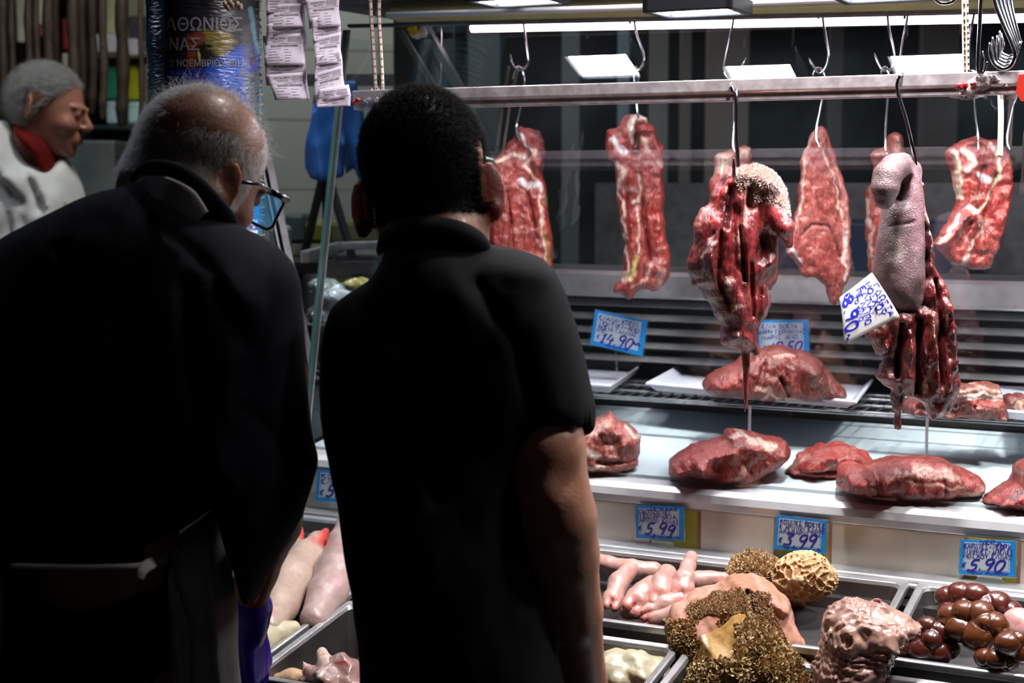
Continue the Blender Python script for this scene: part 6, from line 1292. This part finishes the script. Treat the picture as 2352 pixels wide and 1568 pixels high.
Fb = caps(Gb, [[(Sf(50, 430), .08), (Sf(45, 650), .10), (Sf(40, 950), .10)], [(Sf(0, 440, -.10), .05), (Sf(40, 620, -.18), .05), (Sf(190, 640, -.2), .035)], [(Sf(90, 440, .12), .05), (Sf(110, 620, .2), .05), (Sf(210, 640, .2), .035)], neck] + legs, .015)
Fb = smin(Fb, hand_sdf(Gb, Sf(195, 640, -.2), (1, 0, -.1), (0, 0, -1)), .012); Fb = smin(Fb, hand_sdf(Gb, Sf(215, 640, .2), (1, 0, -.1), (0, 0, -1)), .012)

def mkf(c, n=None):
    l = (c - C2) @ R2; ear = (np.abs(l[:, 0]) > .078) & (l[:, 2] < .03) & (l[:, 1] > -.05); return ((l[:, 2] > -.06 + np.clip(l[:, 1] + .03, 0, 1) * 1.25) & ~ear & (np.linalg.norm(l - [0, -.012, .02], axis=1) < .120)).astype(float)
vf_ = two_shell(pf, Gb, Fb, Gh, Fh, SK_F, tone=[('3c4048', mkf)])
hair(pf, *vf_, mkf, 9000, .022, .0005, HG_, lambda P, N: -R2[:, 1] * .5 - R2[:, 2] * .3, 8, 4, .15, 'short grey hair')
COAT = cloth('white coat cloth', 'c9c6c2')
pillow('coat', [(-60, 330), (-20, 285), (10, 278), (30, 300), (60, 335), (95, 355), (120, 335), (150, 372), (176, 422), (192, 470), (215, 560), (230, 700), (235, 1100), (-140, 1100), (-140, 420)], YF - .02, .20, .12, COAT, pf, h=.010, rel=[(-.25, 10, [(40, 310), (95, 400), (140, 480)]), (-.2, 14, [(10, 400), (90, 460)]), (.15, 16, [(60, 400)])], fold=.35, label='white coat',
       extra=lambda G, Fq: smax(Fq, -cap_(G, Sf(118, 380, -.2), Sf(72, 300, .1), .04, .075), .02))
pillow('red_shirt', [(34, 288), (60, 298), (98, 316), (118, 340), (140, 440), (126, 438), (90, 372), (55, 322)], YF - .04, .12, .05, simple('red shirt cloth', '5c100e', .9, spec=.1), pf, h=.009, label='dark red shirt')
for s_, o_ in ((-.10, [(0, 440), (38, 600), (100, 628)]), (.12, [(90, 440), (110, 600), (160, 630)])):
    P_ = [Sf(*o_[0], s_), Sf(*o_[1], s_ - .06 if s_ < 0 else s_ + .08), Sf(*o_[2], -.19 if s_ < 0 else .2)]
    G = Grid(np.min(P_, 0) - .12, np.max(P_, 0) + .12, .009); obj('sleeve', surfnet(caps(G, [list(zip(P_, (.085, .068, .058)))], .02) + fbm(G.P(), 18, 2) * .004, G.lo, G.h, 2), COAT, pf, smooth=True)
GT = Grid([-1.62, 4.02, .0], [-1.15, 4.62, .98], .01)
obj('trousers', surfnet(smax(caps(GT, [[(p, r + .022) for p, r in l[:3]] for l in legs], .04), .05 - GT.Z + 0 * GT.X, .01), GT.lo, GT.h, 2), TRS, pf, smooth=True)
for x, y in ((-1.42, 4.25), (-1.36, 4.42)): obj('shoe', join(wbox(x - .05, x + .20, y - .045, y + .045, 0, .025), tube([(x, y, .06), (x + .08, y, .055), (x + .17, y, .035)], [.045, .042, .03], 10)), BLK, pf, bevel=.008)
obj('coat_button', tube([Sf(150, 470, -.2), Sf(150, 470, -.206)], .007, 10), simple('button', 'c9c6c2', .4), pf)
# ------------------------------------------------------------------ pillar wrapped with a poster
YC, RC = 2.86, .104
pc = PY(475, 420, YC); cx = float(pc[0])
def wrap(px, py, lift=0.0):
    """where the sight line meets the pillar surface"""
    r = RC + lift; q = max(356.0, min(596.0, px))
    d = ray(q, py); A = d[0] ** 2 + d[1] ** 2; B = -2 * (d[0] * cx + d[1] * YC); Cq = cx ** 2 + YC ** 2 - r * r; D = max(0, B * B - 4 * A * Cq); t_ = (-B - math.sqrt(D)) / (2 * A)
    return d * t_ + EYE
pil = thing('wrapped_pillar', 'round pillar wrapped in blue film and cord with a marathon poster', 'pillar', (cx, YC, 0))
# ribbed film
V, Fc, Cc = [], [], []; zs = np.linspace(0, 2.6, 420); na = 64
for z in zs:
    for k in range(na):
        a = 2 * math.pi * k / na; r = RC + .0012 * math.sin(z * 520 + a) + .001 * math.sin(z * 61)
        V.append((cx + r * math.sin(a), YC - r * math.cos(a), z))
V = np.array(V); n3 = fbm(V * [6, 6, 1.2], 3, 4)[:, None]; t = np.clip(.5 + n3, 0, 1); Cc = hexc('1d4a80') * (1 - t) + hexc('79b3c8') * t
Fc = [(i * na + k, i * na + (k + 1) % na, (i + 1) * na + (k + 1) % na, (i + 1) * na + k) for i in range(len(zs) - 1) for k in range(na)]
mfilm, nt, N, Lk, b = newmat('wrinkled blue film'); at = N.new('ShaderNodeAttribute'); at.attribute_name = 'col'; Lk.new(at.outputs['Color'], b.inputs['Base Color'])
b.inputs['Roughness'].default_value = .18; b.inputs['Coat Weight'].default_value = 1; b.inputs['Coat Roughness'].default_value = .08
tc = N.new('ShaderNodeTexCoord'); mp = N.new('ShaderNodeMapping'); mp.inputs['Scale'].default_value = (1, 1, 6); Lk.new(tc.outputs['Object'], mp.inputs[0]); nz = N.new('ShaderNodeTexNoise'); nz.inputs['Scale'].default_value = 40; nz.inputs['Detail'].default_value = 5
Lk.new(mp.outputs[0], nz.inputs[0]); bp = N.new('ShaderNodeBump'); bp.inputs['Strength'].default_value = .8; bp.inputs['Distance'].default_value = .004; Lk.new(nz.outputs[0], bp.inputs['Height']); Lk.new(bp.outputs[0], b.inputs['Normal']); Lk.new(bp.outputs[0], b.inputs['Coat Normal'])
obj('blue_film', (V, Fc, Cc), mfilm, pil, smooth=True, label='wrinkled blue film wrapping')
# poster
gx = np.linspace(378, 596, 74); gy = np.linspace(-60, 300, 120); V = np.array([wrap(x, y, .0022) for y in gy for x in gx]); PX = np.tile(gx, len(gy)); PYy = np.repeat(gy, len(gx))
Cc = paint(PX, PYy, hexc('23252f'), [('poly', '1a2f8e', [(380, 155), (470, 158), (520, 122), (556, 104), (600, 96), (600, 320), (370, 320)], 3), ('poly', '0f1f6a', [(380, 175), (430, 178), (430, 320), (370, 320)], 8), ('poly', '2456c8', [(480, 150), (548, 112), (562, 170), (520, 230), (470, 240)], 10),
    ('poly', '8a7a2e', [(462, 66), (520, 72), (545, 98), (510, 128), (478, 120)], 6), ('poly', '8a4430', [(430, 78), (462, 70), (470, 96), (452, 112), (446, 156), (430, 150)], 5), ('poly', '15110f', [(450, 108), (482, 96), (492, 128), (460, 136)], 5), ('poly', '141417', [(462, -60), (600, -60), (600, 20), (480, 22), (462, 12)], 4),
    ('poly', '2e3036', [(560, 86), (575, 100), (590, 150), (576, 150)], 3), ('poly', '3a4852', [(540, 180), (562, 150), (566, 240), (530, 320), (600, 320), (600, 160)], 5), ('d9d46a', 3, [(457, 118), (460, 140)]), ('5d8f9c', 8, [(575, 20), (592, 120)])], jit=2.5)
m = len(gx); Fc = [(j * m + i, j * m + i + 1, (j + 1) * m + i + 1, (j + 1) * m + i) for j in range(len(gy) - 1) for i in range(m - 1)]
po_ = obj('poster', (V, Fc, Cc), mfilm, pil, smooth=True, label='torn blue and black event poster')
def font_mesh(txt, x0, y_base, width, height, mapf, bold=.02, slant=0):
    cu = bpy.data.curves.new('t', 'FONT'); cu.body = txt; cu.size = 1; cu.offset = bold; cu.resolution_u = 3; ob = bpy.data.objects.new('t', cu); COL.objects.link(ob)
    me = bpy.data.meshes.new_from_object(ob); COL.objects.unlink(ob); bpy.data.objects.remove(ob)
    v = np.array([q.co[:] for q in me.vertices]); f = [tuple(p.vertices) for p in me.polygons]; bpy.data.meshes.remove(me); bpy.data.curves.remove(cu)
    if len(v) == 0: return (np.zeros((0, 3)), [])
    lo, hi = v[:, 0].min(), v[:, 0].max(); u = (v[:, 0] - lo) / (hi - lo) * width; w_ = v[:, 1] / .72 * height
    return (np.array([mapf(x0 + a + slant * b_, y_base - b_) for a, b_ in zip(u, w_)]), f)
wl = lambda lift: (lambda x, y: wrap(x, y, lift))
txt = [('ΜΑΡΑΘΩΝΙΟΣ', 298, 70, 258, 30), ('ΑΘΗΝΑΣ', 310, 115, 148, 28), ('12 ΝΟΕΜΒΡΙΟΥ 2017', 384, 152, 178, 15), ('ΘΕVΤ', 384, 228, 66, 20)]
lt = []
for s_, x0, yb, wd, hh in txt:
    q = font_mesh(s_, x0, yb, wd, hh, lambda x, y: np.array([x, y, 0.0]), .012)
    keep = [f for f in q[1] if min(q[0][list(f), 0]) > 379]
    P3 = np.array([wrap(max(352, x), y, .0032) for x, y, _ in q[0]]); lt.append((P3, keep))
obj('poster_lettering', join(*lt), simple('poster lettering', '8d8a90', .4), po_, label='grey white poster lettering')
sm = []
for i, (s_, yb) in enumerate((('Αφιερωμένος στον', 90), ('Βαλκανιονίκη', 102), ('Γρηγόρη Λαμπράκη', 114))): sm.append(font_mesh(s_, 473, yb, 68, 6, wl(.0032), .0))
obj('small_lettering', join(*sm), simple('small poster lettering', '8f8a55', .4), po_)
# lower blue poster with a white badge
gx = np.linspace(500, 596, 30); gy = np.linspace(400, 640, 60); V = np.array([wrap(x, y, .0022) for y in gy for x in gx]); m = len(gx)
lp = obj('poster', (V, [(j * m + i, j * m + i + 1, (j + 1) * m + i + 1, (j + 1) * m + i) for j in range(len(gy) - 1) for i in range(m - 1)], np.repeat(hexc('2a86d8')[None], len(V), 0)), mfilm, pil, smooth=True, label='bright blue lower poster')
gx = np.linspace(556, 592, 12); gy = np.linspace(504, 536, 8); V = np.array([wrap(x, y, .003) for y in gy for x in gx]); m = len(gx)
obj('white_badge', (V, [(j * m + i, j * m + i + 1, (j + 1) * m + i + 1, (j + 1) * m + i) for j in range(7) for i in range(11)]), simple('badge white', 'd5d8dc', .4), lp, smooth=True)
obj('badge_lettering', join(font_mesh('οπαπ', 567, 528, 26, 17, wl(.0038), .01), font_mesh('χορηγός', 566, 498, 20, 4, wl(.0038), .0)), simple('badge blue', '3c5fa0', .4), lp)
# loops of cord down the right edge of the pillar
cd = []
for i in range(150):
    z = .2 + i * .0145; cd.append(tube([(cx + (RC + .001) * math.sin(a), YC - (RC + .001) * math.cos(a), z + .004 * math.sin(3 * a + i)) for a in np.linspace(1.15, 2.2, 7)], .0016, 5))
obj('cord_windings', join(*cd), simple('beige cord', '8a7f66', .85), pil, label='beige cord wound round the pillar')
# flecked rope crossing the poster
rope([(604, -40), (592, 20), (572, 80), (552, 150), (536, 212), (524, 270)], 2.62, .0056, 'flecked pale rope slanting before the marathon poster', group=None)
for k, (x, y) in enumerate(((517, 8), (524, 18), (534, 12), (545, 10), (552, 16), (528, 4))):
    P = PY(x, y, 2.66); G = Grid(P - .012, P + .012, .0015); Fq = ell(G, P, (.0045, .004, .006)) + fbm(G.P(), 200, 2) * .001
    if k == 0: fl = thing('dried_flowers', 'small dried pale blossoms tied at the top of the wrapped pillar', 'flowers', P)
    obj('blossom', surfnet(Fq, G.lo, G.h), simple('dried blossom %d' % k, 'b8a090', .7), fl, smooth=True)
obj('stem', tube([PY(500, -30, 2.67), PY(530, 12, 2.665), PY(556, 6, 2.66)], .0014, 6), simple('dry stem', '5a5040', .8), fl)

# ------------------------------------------------------------------ paper label strips taped above the left end of the rail
def strip(segs, label, Yb, seed):
    """segs: corner quads (TL, TR, BR, BL) of the single labels"""
    t = thing('label_strip', label, 'paper strip', PY(*segs[-1][2], Yb), 'strips of slaughterhouse labels')
    rg = random.Random(seed)
    for i, cn in enumerate(segs):
        yo = [Yb - .002 * i + rg.uniform(-.004, .004) for _ in range(4)]
        Mq = card_map(cn, [yo[0] + .006 * (i % 2), yo[1] + .035, yo[2] + .035 - .004 * (i % 2), yo[3]], curl=.003 * (1 if i % 2 else -1))
        c = obj('label', card(Mq, 0, 0, 1, 1, 0, .0003, 10), M['label'], t, smooth=True)
        hh = abs(cn[3][1] - cn[0][1]) ; u = 1 / hh
        mpf = lambda x, y, Mq=Mq: Mq(x, y, .0006)
        pr, gr = [], []
        q = 1.0 - 6 * u
        pr.append(font_mesh('ΔΗΜΟΤΙΚΑ ΣΦΑΓΕΙΑ', .14, -(q - 5 * u), .42, 4.2 * u, lambda x, y: Mq(x, -y, .0006), .0)); pr.append(font_mesh('ΤΡΙΚΑΛΩΝ Α.Ε.', .20, -(q - 11 * u), .30, 4.2 * u, lambda x, y: Mq(x, -y, .0006), .0))
        for k in range(4): gr.append(card(Mq, .60, q - (2 + 3 * k) * u, .92, q - (1.2 + 3 * k) * u, .0005, .0002, 1))
        pr.append(card(Mq, .03, q - 15 * u, .97, q - 14.3 * u, .0005, .0002, 2))
        nm = 'ΚΟΙΛΙΑ ΒΟΕΙΟΥ ΝΩΠΗ ΕΛΛΗΝΙΚΗ' if i % 3 != 1 else 'ΠΟΔΙΑ ΑΡΝΙΣΙΑ ΝΩΠΑ ΕΛΛΗΝΙΚΑ'
        if hh > 26: pr.append(font_mesh(nm, .18, -(q - 22 * u), .66, 4.4 * u, lambda x, y: Mq(x, -y, .0006), .03))
        k = 0
        while q - (27 + 6.5 * k) * u > .03:
            yy = q - (27 + 6.5 * k) * u; gr.append(card(Mq, .10, yy, .10 + rg.uniform(.2, .34), yy + 1.1 * u, .0005, .0002, 1)); gr.append(card(Mq, .50, yy - 2 * u, .50 + rg.uniform(.1, .22), yy - 1 * u, .0005, .0002, 1)); k += 1
        obj('print', join(*pr), M['print'], c); obj('fine_print', join(*gr), M['print_grey'], c)
    return t
strip([[(612, -50), (700, -52), (700, 30), (612, 30)], [(612, 12), (700, 8), (701, 62), (612, 68)], [(612, 55), (700, 48), (706, 108), (612, 110)], [(604, 82), (697, 76), (700, 150), (608, 152)], [(607, 128), (700, 120), (705, 200), (612, 196)], [(612, 172), (704, 166), (712, 230), (632, 230)]], 'left strip of pinkish printed paper labels hanging beside the pillar', 2.60, 4)
strip([[(700, -50), (780, -60), (780, 14), (704, 24)], [(702, 0), (778, -8), (782, 60), (710, 66)], [(714, 42), (780, 30), (783, 90), (722, 96)], [(720, 88), (783, 74), (784, 146), (724, 150)], [(724, 128), (783, 112), (788, 178), (724, 184)], [(724, 168), (786, 150), (796, 222), (718, 238)], [(730, 205), (802, 194), (806, 244), (728, 247)]], 'right strip of pinkish printed paper labels stuck to the rail end', 2.62, 8)

# ------------------------------------------------------------------ next stall behind the left end
# dark slanting frame post
fp = thing('frame_post', 'dark steel post slanting between the grey wall and the glass edge', 'post', PY(712, 840, 3.25))
obj('post', tube([PY(590, 260, 3.3), PY(712, 850, 3.2)], .0125, 4), M['steel_dark'], fp); obj('seal_strip', tube([PY(577, 265, 3.28), PY(698, 850, 3.18)], .0045, 6), M['black'], fp)
bl = simple('blue rubber cloth', '2a64b4', .45, bump=.3, bscale=20)
for out, Yb, lb in (([(722, 190), (765, 180), (785, 240), (790, 330), (785, 405), (750, 415), (712, 410), (697, 385), (705, 330), (715, 280)], 4.05, 'blue rubber apron hanging before the grey tiles, left one'), ([(775, 190), (820, 190), (835, 260), (838, 330), (848, 420), (835, 430), (815, 380), (795, 400), (785, 330)], 4.10, 'blue rubber apron hanging before the grey tiles, right one')):
    pl = np.array([PY(x, y, Yb) for x, y in out])[:, [0, 2]]; G = Grid([pl[:, 0].min() - .02, Yb - .08, pl[:, 1].min() - .02], [pl[:, 0].max() + .02, Yb + .08, pl[:, 1].max() + .02], .008)
    d2 = poly_sdf(G.x[:, None], G.z[None, :], pl)[:, None, :]; yy = G.Y - Yb - .02 * np.sin(G.X * 60 + G.Z * 6)
    V, Q = surfnet(np.maximum(d2, np.abs(yy) - .018) + fbm(G.P(), 14, 2) * .006, G.lo, G.h); setp(obj('hanging_apron', (V, Q), bl, smooth=True), lb, 'apron', 'blue rubber aprons')
A = PY(765, 185, 4.1)
obj_ = obj('coat_hook_rail', join(wbox(A[0] - .12, A[0] + .16, 4.14, 4.18, A[2] - .01, A[2] + .02), tube([A + [-.03, 0, 0], A + [-.03, .06, .0]], .006, 6), tube([A + [.05, 0, 0], A + [.05, .06, 0]], .006, 6)), M['steel_dark']); setp(obj_, 'dark hook rail above the blue rubber aprons', 'rail')
st = thing('folding_stand', 'dark legs of a folding stand under the blue aprons', 'stand', PY(740, 520, 4.15) * [1, 1, 0])
for a, b_ in (((742, 405), (705, 560)), ((748, 405), (752, 560)), ((756, 410), (800, 560))):
    B = PY(*b_, 4.12); A = PY(*a, 4.12); obj('leg', tube([A, A + (B - A) * (A[2] / (A[2] - B[2]))], .013, 6), M['black'], st)
nc = thing('neighbour_case', 'dark steel edged display case of the next stall, seen through the end glass', 'display case', PY(800, 700, 3.75) * [1, 1, 0])
a = PY(690, 614, 3.72); b_ = PY(772, 574, 4.05); c_ = PY(1100, 560, 4.02)
def slab(p, q, w_, z0, z1):
    n_ = np.cross(q - p, [0, 0, 1]); n_ /= np.linalg.norm(n_); return hexa([[*(p + n_ * s)[:2], z0(pp)] for s, pp in ((0, 0),)] or []) if False else None
zz = 1.455
obj('steel_rim', join(hexa([(a[0], a[1], zz - .03), (b_[0], b_[1], zz - .02), (b_[0] + .02, b_[1] + .02, zz - .02), (a[0] + .02, a[1] + .02, zz - .03), (a[0], a[1], zz), (b_[0], b_[1], zz + .01), (b_[0] + .02, b_[1] + .02, zz + .01), (a[0] + .02, a[1] + .02, zz)]),
    hexa([(b_[0], b_[1], zz - .012), (c_[0], c_[1], zz + .0), (c_[0], c_[1] + .03, zz), (b_[0], b_[1] + .03, zz - .012), (b_[0], b_[1], zz + .008), (c_[0], c_[1], zz + .02), (c_[0], c_[1] + .03, zz + .02), (b_[0], b_[1] + .03, zz + .008)])), M['steel'], nc, bevel=.003)
dk = simple('dark case body', '15100f', .6, bump=.1)
obj('body', hexa([(a[0] - .02, a[1], 0), (b_[0], b_[1] + .01, 0), (c_[0], c_[1] + .01, 0), (c_[0], c_[1] + .3, 0), (a[0] - .02, a[1], 1.22), (b_[0], b_[1] + .01, 1.42), (c_[0], c_[1] + .01, 1.43), (c_[0], c_[1] + .3, 1.43)]), dk, nc)
obj('goods_shelf', cbox(-2.05, -1.78, 2.9, 3.5, 0, 1.30), M['steel_dark'], nc)
for (x, y, rx, rz, hx, lb, cat) in ((775, 672, .055, .020, 'a9b8c0', 'shiny pale plastic bag lying behind the glass left of the black shirt', 'bag'), (745, 655, .03, .014, '8f9ca0', 'small grey plastic bag behind the glass edge', 'bag'), (820, 650, .03, .012, 'a8a060', 'yellowish packet behind the glass beside the black collar', 'packet'), (735, 720, .03, .02, '5a5f62', 'dark grey packet low behind the glass edge', 'packet')):
    P = PY(x, y, 3.30); G = Grid(P - [rx * 1.4, .09, rz * 2.2], P + [rx * 1.4, .09, rz * 2.2], .004)
    setp(obj('plastic_bag' if cat == 'bag' else 'packet', surfnet(ell(G, P, (rx, .06, rz)) + fbm(G.P(), 50, 3) * .006, G.lo, G.h, 0), simple('bag ' + hx, hx, .2, coat=.8)), lb, cat)
for (x0, y0, x1, y1, Yb, hx, lb, cat) in ((700, 508, 868, 560, 4.2, '6b6e2c', 'olive yellow crate blurred behind the end glass', 'crate'), (655, 490, 700, 560, 4.25, '3c4a48', 'dark teal container left of the olive crate', 'container'), (618, 520, 652, 590, 4.0, '7b8890', 'pale grey bag beside the slanting post', 'bag')):
    A = PY(x0, y1, Yb); B = PY(x1, y0, Yb)
    setp(obj(cat, wbox(A[0], B[0], Yb, Yb + .15, A[2], B[2]), simple(cat + hx, hx, .5, var=.25, vscale=12), bevel=.012), lb, cat)
obj_t = thing('work_table', 'dark work table of the next stall carrying the olive crate', 'table', PY(740, 560, 4.2) * [1, 1, 0])
A = PY(610, 592, 4.2); B = PY(880, 560, 4.2); obj('table_top', wbox(A[0], B[0], 3.96, 4.38, A[2] - .03, min(A[2], B[2])), dk, obj_t)
for x in (A[0] + .03, B[0] - .03): obj('leg', wbox(x - .02, x + .02, 4.1, 4.14, 0, A[2] - .03), dk, obj_t)

# strands of dried sausages hanging far left
sm_ = simple('dried sausage brown', '3d2c20', .6, bump=.6, bscale=120, var=.35, vscale=30)
hangs = [(6, 11, 300), (27, 8, 272), (66, 9, 268), (84, 8, 262), (111, 12, 280), (128, 9, 286), (168, 13, 292), (188, 11, 268), (212, 11, 264), (237, 10, 277), (281, 15, 290), (324, 6, 308)]
hl = ['at the left edge', 'second from the left edge', 'above the nape of the white coated seller', 'above his grey crown', 'above his forehead', 'just right of his forehead', 'wide, in front of his face', 'right of the wide one before his face', 'fourth from the right of the row', 'beside the green glow', 'thick, between green and yellow glow', 'thinnest and rightmost, by the pillar']
for (x, r, yb), lb in zip(hangs, hl):
    Yb = 4.75 + .1 * (x % 3); P = [PY(x + 2 * math.sin(k), y, Yb) for k, y in enumerate(np.linspace(-140, yb, 12))]
    R_ = [r * Yb / F_PX * (1 + .12 * math.sin(k * 2.1 + x)) for k in range(12)]; R_[-1] *= .5
    pts = spline(P, 5); o = obj('sausage_strand', tube(pts, np.interp(np.linspace(0, 1, len(pts)), np.linspace(0, 1, 12), R_), 12), sm_, smooth=True); setp(o, 'dried sausage strand ' + lb, 'sausage', 'dried sausages hanging far left')
A = PY(-40, -130, 4.85); B = PY(345, -130, 4.85); o = obj('hanging_pole', tube([A, B], .015, 8), M['steel_dark']); setp(o, 'pole carrying the dried sausages far left', 'pole')
# back wall of that stall and what stands on its shelves
lw_ = simple('olive cream wall', '8f8f74', .6, var=.2, vscale=2)
A = PY(285, -80, 6.2); B = PY(352, 130, 6.2); struct('trim_1', wbox(A[0] - .0, B[0] + .2, 6.2, 6.25, 0, 3.6), lw_)
def box(name, x0, y0, x1, y1, Yb, hx, lb, cat, dp=.12, rough=.5, z0=None):
    A = PY(x0, y1, Yb); B = PY(x1, y0, Yb); o = obj(name, wbox(A[0], B[0], Yb, Yb + dp, A[2] if z0 is None else z0, B[2]), simple(name + hx, hx, rough, var=.2, vscale=9), bevel=.008); return setp(o, lb, cat)
box('display_board', 38, -60, 58, 98, 5.6, 'b8b89c', 'pale narrow panel between the sausages, leftmost', 'board')
box('display_board', 80, -60, 97, 58, 5.6, 'b8b89c', 'pale narrow panel ending in a red block, between the sausages', 'board')
box('red_box', 82, 58, 97, 86, 5.6, '6e1712', 'small dark red box under the pale panel', 'box')
box('red_box', 143, 42, 158, 115, 5.6, '7a1a14', 'tall dark red box behind the middle sausages', 'box')
box('display_board', 142, 122, 160, 165, 5.6, 'a8a894', 'short pale panel under the tall red box', 'board', z0=0)
box('display_board', 238, -60, 262, 80, 5.6, '9a9a70', 'pale olive panel beside the thick sausage strand', 'board')
box('paper_bag', 214, 78, 268, 122, 5.5, 'a8a3a8', 'pale packet stack behind the sausages', 'packet')
box('paper_bag', 290, 88, 316, 130, 5.5, 'a8a3a8', 'pale packet right of the thick sausage strand', 'packet')
box('green_box', 240, 138, 270, 228, 5.5, '2c7a62', 'green box glowing behind the sausages', 'box', rough=.2)
box('yellow_box', 292, 140, 316, 230, 5.5, '9a9a22', 'yellow green box by the pillar', 'box', rough=.2)
box('white_container', 244, 232, 274, 284, 5.5, 'b4cdd2', 'pale blue white container under the green box', 'container', rough=.2)
box('white_container', 294, 234, 320, 284, 5.5, 'b4cdd2', 'pale blue white container under the yellow box', 'container', rough=.2)
box('dark_shelf', 190, 286, 345, 300, 5.4, '26302f', 'dark shelf board carrying the bright boxes far left', 'shelf', dp=.5)
box('dark_shelf', 200, 124, 330, 134, 5.45, '5c5140', 'brown shelf board above the green and yellow boxes', 'shelf', dp=.3)
box('dark_hood', 296, 36, 346, 112, 5.7, '2b3030', 'dark grey hood beside the pillar, far left', 'hood')
box('grey_cabinet', 118, 322, 262, 480, 4.9, '5c6160', 'grey cabinet behind the white coated seller', 'cabinet', dp=.5, z0=0)
box('dark_cabinet', 200, 300, 352, 900, 5.5, '151515', 'black cabinet below the shelf of bright boxes', 'cabinet', dp=.5, z0=0)
